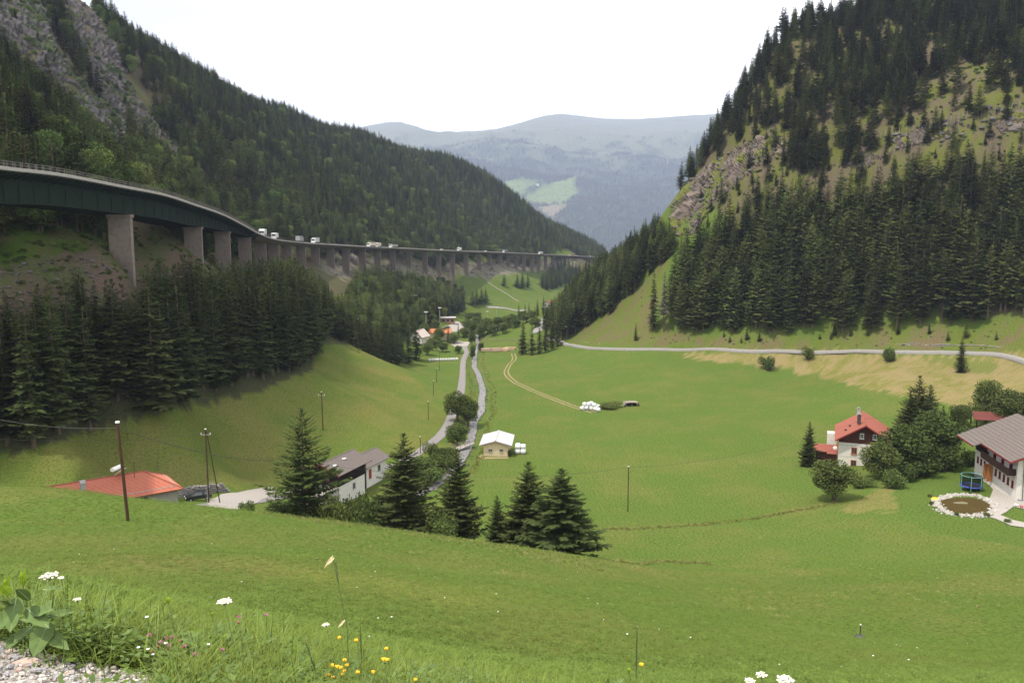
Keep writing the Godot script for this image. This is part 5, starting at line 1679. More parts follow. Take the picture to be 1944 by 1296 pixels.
	st = new_st(); tube(st, [Vector3(0, 0.2, 0), Vector3(0, 0.92, 0)], [0.035], 8); part("post", st, M.black_rubber, hy)
	st = new_st(); tube(st, [Vector3(0, 0.92, 0), Vector3(0, 0.98, 0)], [0.05], 8); part("knob", st, M.white_trim, hy)
	build_garden()

func build_garden():
	var st
	# trampoline
	var c = hit(1844, 930, 110)
	var t = thing("trampoline", "blue-rimmed trampoline with dark safety net on the lawn", "trampoline", c)
	var ring = []; var top = []
	for k in 25:
		var a = TAU * k / 24
		ring.append(Vector3(cos(a) * 1.75, 0.85, sin(a) * 1.75)); top.append(Vector3(cos(a) * 1.75, 2.75, sin(a) * 1.75))
	st = new_st(); tube(st, ring, [0.14], 6, false); part("rim", st, M.blue_pad, t)
	st = new_st()
	for k in 24: tri(st, ring[k], ring[k + 1], Vector3(0, 0.83, 0))
	part("mat", st, M.black_rubber, t)
	st = new_st()
	for k in 24: quad(st, ring[k], ring[k + 1], top[k + 1], top[k])
	part("net", st, M.net, t)
	st = new_st(); tube(st, top, [0.04], 5, false); part("top_hoop", st, M.teal_metal, t)
	for k in 6:
		var p: Vector3 = ring[k * 4] * Vector3(1.03, 0, 1.03)
		st = new_st(); tube(st, [p + Vector3.UP * -0.3, p + Vector3.UP * 2.8], [0.045], 6); part("pole", st, M.teal_metal, t)
	# stones round the pond, the larger ones singly
	var r = RandomNumberGenerator.new(); r.seed = 77
	var outline = [1783,950, 1797,943, 1822,940, 1850,941, 1872,947, 1885,956, 1888,966, 1875,976, 1850,980, 1824,979, 1800,974, 1783,962]
	var ms = [stone_mesh(21), stone_mesh(22), stone_mesh(23)]
	var pts = []
	for i in range(0, outline.size(), 2): pts.append(hit(outline[i], outline[i + 1], 100))
	pts.append(pts[0])
	var line = catmull(pts, 0.35)
	var bed = []
	for i in line.size():
		for k in 5:
			var o = Vector3(r.randfn() * 0.5, 0, r.randfn() * 0.5)
			var p: Vector3 = line[i] + o
			var s = r.randf_range(0.10, 0.24)
			bed.append(Transform3D(Basis(Vector3(r.randfn(), r.randfn(), 1).normalized(), r.randf() * TAU).scaled(Vector3.ONE * s), gp(p.x, -p.z, s * 0.35)))
	tag(scatter_mesh("pond_pebbles", ms[0], bed, r, 1.1, 1.8), "pale pebbles bordering the garden pond", "pebbles", "", "stuff")
	var gl = "boulders round the garden pond"
	for i in range(0, line.size(), 3):
		var p: Vector3 = line[i]
		var s = 0.12 + 0.34 * pow(r.randf(), 1.6)
		p += Vector3(r.randfn() * 0.35, 0, r.randfn() * 0.35)
		var o = put("boulder", ms[r.randi() % 3]); o.material_override = M.pale_stone
		o.transform = Transform3D(Basis(Vector3.UP, r.randf() * TAU).scaled(Vector3(s, s * 0.75, s)), gp(p.x, -p.z, s * 0.3))
		tag(o, "pale boulder in the ring round the garden pond", "boulder", gl)
	var isl = hit(1826, 958, 100)
	var rk = put("boulder", ms[1]); rk.material_override = M.mossy_stone
	rk.transform = Transform3D(Basis(Vector3.UP, 0.2).scaled(Vector3(1.6, 0.4, 0.8)), isl + Vector3.UP * 0.15)
	tag(rk, "flat mossy rock islet in the middle of the pond", "boulder")
	# clipped balls and cushions
	for q in [[1766, 943, 0.55, 2, "round clipped bush at the lawn corner of the pond"], [1769, 957, 0.55, 2, "round clipped bush below the yellow toy"], [1816, 978, 0.6, 2, "dark round bush on the near pond edge"], [1843, 938, 0.5, 2, "small round bush behind the pond near the trampoline"], [1874, 980, 0.75, 3, "low grey-green cushion plant on the terrace edge"], [1913, 992, 0.7, 4, "yellow-green cushion plant at the end of the terrace"]]:
		leaf_tree("garden_bush", q[4], hit(q[0], q[1], 100), Vector3(q[2] * 1.5, q[2] * 1.3, q[2] * 1.5), int(q[0]), M["leaf_tint%d" % q[3]])
	var y = hit(1776, 949, 100)
	var ty = thing("sand_toy", "bright yellow plastic toy on the pond stones", "toy", y, 0.4)
	st = new_st(); tube(st, [Vector3(0, 0, 0), Vector3(0, 0.15, 0), Vector3(0, 0.35, 0)], [0.6, 0.66, 0.5], 12); part("shell", st, M.yellow_plastic, ty)
	st = new_st(); tube(st, [Vector3(-0.2, 0.35, 0), Vector3(0, 0.5, 0), Vector3(0.2, 0.35, 0)], [0.04], 6); part("handle", st, M.yellow_plastic, ty)
	var up = hit(1931, 946, 110)
	var um = thing("closed_parasol", "folded red parasol leaning by the farmhouse corner", "parasol", up)
	st = new_st(); tube(st, [Vector3(0, 0, 0), Vector3(0, 2.5, 0)], [0.04], 6); part("pole", st, M.dark_metal, um)
	st = new_st(); tube(st, [Vector3(0, 0.9, 0), Vector3(0, 1.2, 0), Vector3(0, 2.4, 0)], [0.12, 0.34, 0.06], 10); part("canopy", st, M.red_paint, um)
	st = new_st(); tube(st, [Vector3(0, 0, 0), Vector3(0, 0.15, 0)], [0.35], 12); part("base", st, M.dark_metal, um)
	var sk = thing("paddling_pool", "small blue play tub beside the folded parasol", "tub", hit(1937, 950, 110))
	st = new_st(); tube(st, [Vector3(0, 0, 0), Vector3(0, 0.25, 0)], [0.5, 0.6], 14, false); part("tub_wall", st, M.blue_pad, sk)
	st = new_st(); tube(st, [Vector3(0, 0.05, 0), Vector3(0, 0.1, 0)], [0.5], 14); part("bottom", st, M.blue_pad, sk)
	for q in [[1930, 962, "white plastic stool on the gravel terrace", M.white_trim], [1940, 965, "red plastic stool on the gravel terrace", M.red_paint]]:
		var so = thing("play_stool", q[2], "stool", hit(q[0], q[1], 110))
		st = new_st(); tube(st, [Vector3(0, 0.4, 0), Vector3(0, 0.46, 0)], [0.32], 12); part("seat", st, q[3], so)
		for k in 4:
			var a = TAU * k / 4
			st = new_st(); tube(st, [Vector3(cos(a) * 0.28, 0, sin(a) * 0.28), Vector3(cos(a) * 0.22, 0.4, sin(a) * 0.22)], [0.03], 5); part("leg", st, q[3], so)
	var bn = hit(1905, 932, 110)
	var be = thing("garden_bench", "brown wooden bench along the farmhouse wall", "bench", bn, 1.38)
	st = new_st(); bx(st, Vector3(0, 0.45, 0), Vector3(2.4, 0.06, 0.45)); part("seat", st, M.brown_wood, be)
	for s in [-1, 1]:
		st = new_st(); bx(st, Vector3(s * 1.0, 0.2, 0), Vector3(0.08, 0.45, 0.4)); part("leg", st, M.brown_wood, be)
	st = new_st(); bx(st, Vector3(0, 0.8, -0.22), Vector3(2.4, 0.3, 0.05)); part("backrest", st, M.brown_wood, be)

# ---------------------------------------------------------------- single trees and shrubs, placed where they stand
func spot(px: float, top: float, d: float, base_up := 0.0) -> Array:      # foot on the ground and height so that the top is at the given line of sight
	var x = at(px, top, d).x
	var p = gp(x, d)
	return [p, at(px, top, d).y - p.y]

func placed_tree(style: String, called: String, px: float, top: float, d: float, label: String, tint: Material, wide := 1.0, group := "", v := 0):
	var q = spot(px, top, d)
	tree_node(called, style, v, q[0], q[1], px * 0.37, tint, label, group, wide)

func base_tree(style: String, called: String, px: float, base: float, top: float, dmin: float, label: String, tint: Material, wide := 1.0, group := ""):
	var p = hit(px, base, dmin)
	tree_node(called, style, int(px), p, at(px, top, -p.z).y - p.y, px * 0.37, tint, label, group, wide)

func leaf_px(px: float, top: float, d: float, wpx: float, label: String, tint: int, called := "leafy_tree", group := ""):
	var q = spot(px, top, d)
	var w = wpx / F * d
	leaf_tree(called, label, q[0], Vector3(w / (0.75 if called == "leafy_tree" else 0.95), q[1] / (0.95 if called == "leafy_tree" else 0.9), w / (0.75 if called == "leafy_tree" else 0.95)), int(px), M["leaf_tint%d" % tint], group)

func leaf_base(px: float, base: float, top: float, dmin: float, wpx: float, label: String, tint: int, called := "leafy_tree", group := ""):
	leaf_px(px, top, -hit(px, base, dmin).z, wpx, label, tint, called, group)

func build_single_trees():
	# behind the crest of the near hill
	placed_tree("larch_hero", "larch_tree", 572, 774, 117, "tall feathery larch on the crest beside the dark house", M.larch_tint0, 1.2)
	placed_tree("spruce_hero", "spruce_tree", 766, 822, 113, "broad dark spruce on the crest hiding the white annex", M.spruce_tint1, 1.4, "", 0)
	placed_tree("spruce_hero", "spruce_tree", 866, 850, 109, "narrow dark spruce on the crest beside the stream bushes", M.spruce_tint1, 1.2, "", 1)
	placed_tree("spruce_hero", "spruce_tree", 944, 940, 107, "small young spruce at the foot of the two big spruces", M.spruce_tint2, 1.15, "", 2)
	placed_tree("spruce_hero", "spruce_tree", 1003, 876, 106, "pointed tall spruce of the pair on the crest end", M.spruce_tint1, 1.5, "", 1)
	placed_tree("spruce_hero", "spruce_tree", 1066, 888, 101, "broad bushy spruce at the end of the crest", M.spruce_tint2, 2.0, "", 2)
	var g = "shrubs behind the grassy crest"
	leaf_px(640, 930, 114, 60, "grey-green willow shrub below the white basement wall", 3, "shrub", g)
	leaf_px(672, 915, 118, 55, "light willow shrub between dark house and broad spruce", 3, "shrub", g)
	leaf_px(700, 925, 114, 60, "dull green shrub against the broad spruce", 2, "shrub", g)
	leaf_px(830, 955, 108, 50, "low dark shrub between the two crest spruces", 1, "shrub", g)
	leaf_px(850, 975, 104, 60, "grey-green shrub under the narrow crest spruce", 2, "shrub", g)
	leaf_px(525, 940, 116, 50, "low shrub at the foot of the feathery larch", 1, "shrub", g)
	leaf_px(600, 950, 116, 60, "dark undergrowth bush beneath the larch", 1, "shrub", g)
	leaf_px(465, 942, 88, 30, "little bush at the edge of the pale forecourt", 2, "shrub", g)
	for q in [[648, 556, 306], [662, 572, 316], [677, 585, 324], [690, 596, 332], [704, 600, 340], [716, 612, 348], [728, 606, 356], [742, 604, 364], [752, 632, 372], [668, 592, 345], [698, 580, 360], [730, 590, 385]]:
		placed_tree("spruce_mid", "spruce_tree", q[0], q[1], q[2], "spruce where the dark stand tapers along the meadow spur", M.spruce_tint1, 1.25, "spruces along the meadow spur", q[0])
	# by the stream
	g = "stream-side trees"
	leaf_base(868, 800, 738, 150, 52, "round dark leafy tree beside the lane bend", 1, "leafy_tree", g)
	leaf_base(888, 812, 752, 150, 42, "leafy tree leaning over the stream bank", 1, "leafy_tree", g)
	leaf_base(868, 845, 800, 150, 46, "paler rounded tree above the footbridge", 2, "leafy_tree", g)
	leaf_base(818, 868, 832, 130, 28, "upright grey-green bush beside the lane", 3, "shrub", g)
	leaf_base(845, 868, 845, 130, 40, "reddish brown bush by the footbridge", 0, "shrub", g)
	leaf_base(800, 900, 858, 130, 55, "green bush between lane and stream", 2, "shrub", g)
	leaf_base(838, 895, 856, 130, 60, "dark bush on the stream bank below the footbridge", 1, "shrub", g)
	leaf_base(815, 915, 880, 130, 60, "leafy bush on the stony stream bank", 2, "shrub", g)
	leaf_base(768, 905, 868, 130, 55, "bush close to the white annex", 1, "shrub", g)
	leaf_base(896, 655, 626, 300, 16, "slim tree where the stream leaves the village", 2, "leafy_tree", g)
	leaf_base(897, 682, 655, 300, 14, "small tree on the stream bank above the meadow", 2, "leafy_tree", g)
	leaf_base(913, 667, 650, 300, 14, "little round tree opposite the log piles", 1, "leafy_tree", g)
	leaf_base(870, 671, 655, 300, 16, "small round tree at the lane junction", 2, "leafy_tree", g)
	# village trees
	g = "trees in the village"
	var vill = [[790, 683, 600, "tallest spruce in front of the white gabled house", 1.2], [775, 690, 612, "dark spruce beside the white gabled house", 1.1], [755, 690, 620, "spruce at the end of the wooded spur", 1.1], [735, 685, 625, "spruce just above the meadow spur edge", 1.0], [851, 650, 618, "pointed spruce before the orange roof", 1.0], [910, 646, 616, "columnar dark conifer by the stream", 0.9], [870, 640, 613, "thin pale conifer beside the sports ground", 0.9]]
	for q in vill: base_tree("spruce_mid", "spruce_tree", q[0], q[1], q[2], 250, q[3], M.spruce_tint2, q[4], g)
	var rv = [[993, 673, 604, "first big spruce beside the timber yard track", 1.15], [1010, 674, 616, "ragged spruce second from the timber yard", 1.1], [1024, 672, 612, "spruce in the row before the far road", 1.0], [1036, 668, 600, "tall spruce at the bend of the bank road", 1.0], [1048, 664, 596, "spruce standing over the bank road bend", 1.0], [1058, 658, 600, "last slim spruce of the roadside row", 1.0]]
	for q in rv: base_tree("spruce_mid", "spruce_tree", q[0], q[1], q[2], 300, q[3], M.spruce_tint3, q[4], "spruces by the bank road bend")
	for q in [[900, 632, 606, 26, "rounded tree in the thicket by the stream"], [925, 634, 602, 30, "grey-green tree in the thicket beside the sports ground"], [945, 628, 600, 30, "bushy tree in the middle of the village thicket"], [965, 622, 597, 26, "dense tree at the end of the village thicket"], [935, 638, 615, 24, "lower bush at the front of the village thicket"], [820, 665, 640, 24, "leafy tree beside the white gabled house"], [840, 668, 648, 22, "dark bush by the pale yard"], [806, 640, 610, 22, "light tree behind the white gabled house"], [826, 628, 604, 20, "pale larch-like tree by the lamp mast"], [990, 608, 590, 16, "round tree on the far valley road"], [1010, 606, 588, 18, "tree near the red-roofed chalet"]]:
		leaf_base(q[0], q[1], q[2], 350, q[3], q[4], 2 + int(q[0]) % 3, "leafy_tree", "leafy trees of the village")
	for q in [[905, 622, 600], [914, 640, 612], [886, 628, 606], [955, 634, 612], [972, 614, 594], [978, 622, 604], [862, 652, 632], [828, 662, 634], [812, 674, 648], [846, 640, 618], [880, 640, 620], [800, 622, 596], [816, 618, 590], [832, 646, 620], [890, 608, 592], [905, 606, 592], [1000, 612, 592], [1016, 622, 600]]:
		leaf_base(q[0], q[1], q[2], 350, 24, "small leafy tree filling the gardens of the village", 2 + int(q[0]) % 3, "leafy_tree", "garden trees of the village")
	for q in [[985, 608, 577], [997, 605, 575], [1004, 604, 575], [1020, 600, 568], [1032, 596, 562], [1015, 612, 582]]:
		base_tree("spruce_mid", "spruce_tree", q[0], q[1], q[2], 450, "spruce in the group below the red-roofed chalet", M.spruce_tint3, 1.1, "spruces below the chalet")
	for q in [[848, 600, 560], [858, 597, 556], [868, 595, 552], [878, 592, 553], [905, 578, 548], [914, 576, 545], [922, 574, 546], [897, 580, 552], [957, 543, 520], [982, 545, 518], [992, 546, 517], [1002, 545, 520], [1030, 543, 514], [1040, 545, 512], [1052, 545, 515], [1062, 541, 512], [1072, 537, 508], [1082, 530, 504], [1046, 536, 508], [1092, 525, 500]]:
		base_tree("larch_mid" if q[0] % 2 else "spruce_mid", "larch_tree" if q[0] % 2 else "spruce_tree", q[0], q[1], q[2], 600, "conifer dotted on the sunlit meadow under the far piers", M.larch_tint1 if q[0] % 2 else M.spruce_tint4, 1.9, "conifers on the far meadow")
	# around the houses
	base_tree("spruce_hero", "spruce_tree", 1535, 884, 800, 120, "dense young spruce beside the wooden shed", M.spruce_tint1, 1.0)
	leaf_base(1588, 948, 868, 110, 92, "spreading dark tree in front of the white house", 1)
	leaf_base(1680, 908, 836, 120, 86, "leafy tree against the white house corner", 1)
	leaf_base(1728, 898, 800, 130, 110, "big dark leafy tree below the garden spruces", 0)
	leaf_base(1778, 885, 780, 140, 110, "large leafy tree behind the trampoline lawn", 0)
	leaf_base(1825, 832, 765, 160, 50, "rounded leafy tree beside the grey driveway", 1)
	leaf_base(1877, 800, 718, 170, 60, "tall birch behind the white farmhouse", 3)
	leaf_base(1920, 805, 735, 170, 70, "broad dark tree behind the farmhouse roof", 1)
	leaf_base(1955, 805, 745, 170, 70, "dark tree behind the farmhouse ridge", 1)
	leaf_base(1850, 885, 845, 145, 40, "garden bush at the far farmhouse corner", 2, "shrub")
	leaf_base(1655, 870, 838, 130, 40, "bush touching the white house wall", 1, "shrub")
	leaf_base(1700, 925, 890, 120, 50, "rough bush on the garden bank", 2, "shrub")
	leaf_base(1640, 925, 905, 120, 40, "low bush below the white house windows", 2, "shrub")
	placed_tree("spruce_hero", "spruce_tree", 1748, 712, 182, "tall spruce towering over the garden trees", M.spruce_tint1, 1.35, "", 0)
	placed_tree("spruce_hero", "spruce_tree", 1730, 740, 178, "second garden spruce beside the tall one", M.spruce_tint1, 1.3, "", 1)
	placed_tree("spruce_hero", "spruce_tree", 1768, 730, 186, "spruce behind the garden trees on the slope side", M.spruce_tint2, 1.3, "", 2)
	placed_tree("spruce_hero", "spruce_tree", 1712, 790, 172, "smaller garden spruce against the red roof", M.spruce_tint1, 1.35, "", 1)
	placed_tree("spruce_hero", "spruce_tree", 1792, 770, 180, "lower garden spruce towards the grey driveway", M.spruce_tint1, 1.35, "", 0)
	leaf_base(1752, 905, 850, 120, 80, "full dark bush below the big garden trees", 0, "shrub")
	leaf_base(1795, 895, 835, 130, 70, "full dark bush at the edge of the trampoline lawn", 0, "shrub")
	leaf_base(1712, 912, 868, 120, 60, "dense bush between the white house and the lawn bank", 0, "shrub")
	base_tree("spruce_hero", "spruce_tree", 1824, 707, 638, 180, "lone little spruce on the hay slope below the road", M.spruce_tint1, 0.75)
	leaf_base(1455, 700, 668, 200, 30, "lone windswept bush on the hay slope", 2, "shrub")
	leaf_base(1535, 682, 652, 200, 22, "thin bush beside the bank road", 3, "shrub")
	leaf_base(1687, 685, 655, 200, 28, "rounded bush just below the stone wall", 2, "shrub")
	leaf_base(1160, 775, 760, 200, 44, "weedy green mound between bale heap and board shelter", 3, "shrub")
	leaf_base(967, 867, 850, 150, 8, "small dark bush squeezed between barn and bales", 0, "shrub")
	base_tree("spruce_slim", "spruce_tree", 1240, 628, 512, 330, "dark narrow spruce on the open grass slope", M.spruce_tint1, 0.9)
	base_tree("spruce_tall", "spruce_tree", 1260, 630, 516, 330, "half-bare grey spruce on the open grass slope", M.bare_twigs, 0.8)
	base_tree("spruce_mid", "spruce_tree", 1207, 646, 612, 330, "little spruce low on the steep grass slope", M.spruce_tint1, 1.0)
	var r = RandomNumberGenerator.new(); r.seed = 8
	for i in 16:
		var px = r.randf_range(1320, 1930); var p = hit(px, lerpf(646, 640, (px - 1320) / 600) + r.randf_range(-8, 6), 230)
		tree_node("spruce_tree" if i % 2 else "larch_tree", "spruce_mid" if i % 2 else "larch_mid", i, p, r.randf_range(2.5, 6), i * 1.3, M["spruce_tint%d" % (i % 5)] if i % 2 else M.larch_tint1, "young conifer at the forest foot above the bank road", "young conifers above the bank road", 1.3)

# ---------------------------------------------------------------- verge in front: gravel, weeds, flowers; grass of the near meadow
func blade(st: SurfaceTool, p: Vector3, dir: Vector3, h: float, w: float, bend: float, c: Color, seg := 3):
	st.set_color(c)
	var side = Vector3(-dir.z, 0, dir.x).normalized() * w
	var prev = []
	for i in seg + 1:
		var u = float(i) / seg
		var q = p + Vector3.UP * h * (u - 0.35 * bend * u * u) + dir * h * bend * u * u
		var s = side * (1.0 - u * 0.96)
		var cur = [q - s, q + s]
		if prev:
			st.add_vertex(prev[0]); st.add_vertex(prev[1]); st.add_vertex(cur[1])
			st.add_vertex(prev[0]); st.add_vertex(cur[1]); st.add_vertex(cur[0])
		prev = cur

func tuft(r: RandomNumberGenerator, n: int, spread: float, h: float, w: float, bend: float, m: Material, seg := 3) -> ArrayMesh:
	var st = new_st()
	for i in n:
		var a = r.randf() * TAU
		var dir = Vector3(cos(a), 0, sin(a))
		var p = Vector3(r.randfn(), 0, r.randfn()) * spread
		var t = r.randf_range(0.75, 1.25)
		blade(st, p - Vector3.UP * 0.01, dir, h * r.randf_range(0.5, 1.15), w * r.randf_range(0.7, 1.3), bend * r.randf_range(0.2, 1.6), Color(t * r.randf_range(0.9, 1.2), t, t * 0.9), seg)
	return mesh_of(st, m)

func broad_tuft(r: RandomNumberGenerator, n: int, m: Material) -> ArrayMesh:     # small leafy herbs between the grass
	var st = new_st()
	for i in n:
		var a = r.randf() * TAU; var h = r.randf_range(0.03, 0.16)
		var p = Vector3(r.randfn() * 0.05, h, r.randfn() * 0.05)
		var t = r.randf_range(0.7, 1.25)
		kite(st, p, Vector3(cos(a), r.randf_range(-0.3, 0.5), sin(a)) * r.randf_range(0.02, 0.05), Vector3(r.randfn() * 0.4, 1, r.randfn() * 0.4), r.randf_range(0.007, 0.014), Color(t, t, t))
	return mesh_of(st, m)

func in_gravel(s: Vector2) -> bool: return inside(s, GRAVEL)
var GRAVEL := poly([-80,1200, 0,1213, 30,1224, 60,1243, 110,1250, 150,1262, 200,1270, 240,1278, 300,1292, 320,1340, -80,1400])

func build_verge():
	var r = RandomNumberGenerator.new(); r.seed = 44
	# gravel
	tag(put("gravel_bed", smooth_mesh(draped([-60,1208, 0,1213, 30,1224, 60,1243, 110,1250, 150,1262, 200,1270, 240,1278, 300,1292, 300,1330, -60,1330], 1.0, 0.012, 0.12), M.paving)), "bed of pale crushed stone at the roadside", "gravel", "", "structure")
	var ms = [stone_mesh(41), stone_mesh(42), stone_mesh(43), stone_mesh(44)]
	var lists = [[], [], [], []]
	var big = 0
	for i in 9000:
		var x = r.randf_range(-3.4, -1.2); var d = r.randf_range(2.2, 4.3)
		var p = gp(x, d); var s = proj(p)
		if s.x < -60 or s.y > 1345 or not in_gravel(s): continue
		var z = 0.006 + 0.014 * pow(r.randf(), 2.2)
		var tf = Transform3D(Basis(Vector3(r.randfn(), r.randfn(), r.randfn()).normalized(), r.randf() * TAU).scaled(Vector3(1, 0.75, 0.9) * z), p + Vector3.UP * (0.012 + r.randf() * 0.018))
		if z > 0.0155 and big < 160:
			big += 1
			var o = put("gravel_stone", ms[r.randi() % 4]); o.transform = tf
			o.material_override = [M.pale_stone, M.pink_stone, M.grey_stone][r.randi() % 3]
			tag(o, "angular pale stone in the crushed roadside gravel", "stone", "stones of the roadside gravel")
		else: lists[r.randi() % 4].append(tf)
	var gr = Node3D.new(); gr.name = "gravel"; add_child(gr)
	tag(gr, "loose pale gravel at the roadside corner", "gravel", "", "stuff")
	for i in 4: tag(scatter_mesh("gravel", ms[i], lists[i], r, 1.3, 2.6, gr), "", "", "", "stuff")
	var sl = hit(52, 1268, 1.5)
	var so = put("flat_stone", ms[2]); so.material_override = M.pink_stone
	so.transform = Transform3D(Basis(Vector3.UP, 0.4).scaled(Vector3(0.07, 0.022, 0.05)), sl + Vector3.UP * 0.03)
	tag(so, "flat pinkish stone lying on the gravel", "stone")
	so = put("flat_stone", ms[0]); so.material_override = M.grey_stone
	so.transform = Transform3D(Basis(Vector3.UP, 1.1).scaled(Vector3(0.05, 0.018, 0.02)), hit(72, 1285, 1.5) + Vector3.UP * 0.035)
	tag(so, "dark flat chip beside the pinkish stone", "stone")
	# weeds: grass tufts and small herbs
	var tufts = [tuft(r, 14, 0.035, 0.22, 0.0032, 0.5, M.verge_grass), tuft(r, 12, 0.05, 0.30, 0.0035, 0.8, M.verge_grass), tuft(r, 10, 0.03, 0.16, 0.0045, 0.9, M.verge_grass), broad_tuft(r, 30, M.verge_herb), broad_tuft(r, 26, M.dock_leaf), tuft(r, 5, 0.06, 0.34, 0.0022, 0.35, M.pale_blade)]
	var tl = [[], [], [], [], [], []]
	for i in 24000:
		var d = r.randf_range(1.9, 6.6); var x = r.randf_range(-0.80, 0.42) * (d + 0.6)
		var p = gp(x, d); var s = proj(p)
		if s.x < -120 or s.y > 1430: continue
		if s.x < 320 and s.y > 1292 and r.randf() < 0.9: continue
		if in_gravel(s) and r.randf() < 0.985: continue
		if d > 5.2 and r.randf() < (d - 5.2) / 1.2: continue
		var k = r.randi() % 5 if r.randf() < 0.9 else 5
		var z = r.randf_range(0.5, 1.15) * lerpf(1.25, 0.65, smoothstep(-2.6, 0.8, x))
		tl[k].append(Transform3D(Basis(Vector3.UP, r.randf() * TAU).scaled(Vector3(z, z, z)), p))
	var wg = Node3D.new(); wg.name = "verge_grass"; add_child(wg)
	tag(wg, "tangle of grass and small herbs along the roadside verge", "grass", "", "stuff")
	for i in 6: tag(scatter_mesh("grass", tufts[i], tl[i], r, 0.75, 1.3, wg), "", "", "", "stuff")
	# mown meadow
	var short = [tuft(r, 9, 0.05, 0.07, 0.004, 0.7, M.meadow_grass, 1), tuft(r, 9, 0.07, 0.09, 0.005, 0.9, M.meadow_grass, 1), broad_tuft(r, 14, M.meadow_grass)]
	var sls = [[], [], []]
	for i in 210000:
		var q = 8.0 * pow(95.0 / 8.0, r.randf())
		var x = r.randf_range(-0.70, 0.70) * q
		var p = gp(x, q)
		var z = r.randf_range(0.6, 1.2) * lerpf(1.0, 1.7, smoothstep(25, 80, q)) * (1.0 + 0.9 * maxf(0.0, n_fine.get_noise_2d(x * 3, q * 3)))
		sls[0 if r.randf() < 0.45 else (1 if r.randf() < 0.7 else 2)].append(Transform3D(Basis(Vector3.UP, r.randf() * TAU).scaled(Vector3.ONE * z), p))
	var mg = Node3D.new(); mg.name = "meadow_grass"; add_child(mg)
	tag(mg, "short mown grass of the near hillside meadow", "grass", "", "stuff")
	for i in 3: tag(scatter_mesh("grass", short[i], sls[i], r, 0.8, 1.25, mg), "", "", "", "stuff")
	# rank grass along the ditch, the stream banks and the crest
	var rank = [tuft(r, 12, 0.14, 0.55, 0.02, 0.6, M.verge_grass, 2), tuft(r, 12, 0.18, 0.4, 0.025, 0.8, M.dry_grass, 2)]
	var rl = [[], []]
	for line in [[1140,1004, 1250,1001, 1400,988, 1500,972, 1585,955], [1170,1066, 1240,1067, 1300,1068, 1350,1070]]:
		for p in catmull(path_px(line, 95), 0.25):
			for k in 3: rl[r.randi() % 2].append(Transform3D(Basis(Vector3.UP, r.randf() * TAU).scaled(Vector3.ONE * r.randf_range(0.5, 1.1)), gp(p.x + r.randfn() * 0.3, -p.z + r.randfn() * 0.5)))
	for i in 1500:
		var px = r.randf_range(500, 1150)
		var y = curve_y([[450,966],[600,985],[760,1007],[900,1026],[1040,1045],[1150,1060]], px)
		var d = r.randf_range(76, 92)
		var x = at(px, y, d).x
		rl[r.randi() % 2].append(Transform3D(Basis(Vector3.UP, r.randf() * TAU).scaled(Vector3.ONE * r.randf_range(0.3, 0.8)), gp(x, d)))
	for i in 1600:
		var p = river_pts[0]; var j = r.randi() % (river_pts.size() - 1)
		p = river_pts[j].lerp(river_pts[j + 1], r.randf()) + Vector2([-1, 1][r.randi() % 2] * r.randf_range(3.0, 5.0), 0)
		rl[r.randi() % 2].append(Transform3D(Basis(Vector3.UP, r.randf() * TAU).scaled(Vector3.ONE * r.randf_range(0.8, 1.8)), gp(p.x, p.y)))
	for i in 9000:
		var q = 55.0 * pow(330.0 / 55.0, r.randf()); var x = r.randf_range(-0.3, 0.66) * q
		if n_mid.get_noise_2d(x * 0.8 + 500, q * 0.8) < 0.05 or wild(x, q) > 0.1: continue
		var s = proj(gp(x, q))
		if q > 100 and (inside(s, LAWN) or s.x < 960): continue
		rl[1 if r.randf() < 0.25 else 0].append(Transform3D(Basis(Vector3.UP, r.randf() * TAU).scaled(Vector3(0.9, 0.4, 0.9) * r.randf_range(0.5, 1.1)), gp(x, q)))
	var rg = Node3D.new(); rg.name = "rank_grass"; add_child(rg)
	tag(rg, "rank uncut grass along the ditch, crest and stream banks", "grass", "", "stuff")
	for i in 2: tag(scatter_mesh("grass", rank[i], rl[i], r, 0.7, 1.4, rg), "", "", "", "stuff")
	# tiny white meadow flowers
	var fs = new_st()
	for k in 5:
		var a = TAU * k / 5
		fs.set_color(Color.WHITE); kite(fs, Vector3(0, 0.1, 0), Vector3(cos(a), 0.3, sin(a)) * 0.03, Vector3.UP, 0.012, Color.WHITE)
	var fl = []
	for i in 200:
		var q = 14.0 * pow(90.0 / 14.0, r.randf()); var x = r.randf_range(-0.65, 0.65) * q
		if n_mid.get_noise_2d(x * 2, q * 2) < 0.0: continue
		fl.append(Transform3D(Basis.IDENTITY.scaled(Vector3.ONE * r.randf_range(0.6, 1.4)), gp(x, q)))
	tag(scatter_mesh("meadow_flowers", mesh_of(fs, M.petal_white), fl, r, 0.9, 1.0), "scattered tiny white flowers in the mown meadow", "flowers", "", "stuff")
	build_flowers(r)

func leaf_shape(st: SurfaceTool, p: Vector3, v: Vector3, n: Vector3, w: float, c: Color, droop := 0.25):     # broad pointed leaf, folded along its rib
	st.set_color(c)
	var s = v.cross(n).normalized()
	n = s.cross(v).normalized()
	var prof = [0.25, 0.85, 1.0, 0.9, 0.6, 0.04]
	var prev = []
	for i in prof.size():
		var u = i / 5.0
		var m = p + v * u - Vector3.UP * v.length() * droop * u * u
		var e = w * prof[i]
		var wave = 0.12 * e * (1 if i % 2 else -1)
		var cur = [m - s * e + n * (e * 0.25 + wave), m, m + s * e + n * (e * 0.25 - wave)]
		if prev:
			for k in 2: quad(st, prev[k], prev[k + 1], cur[k + 1], cur[k])
		prev = cur

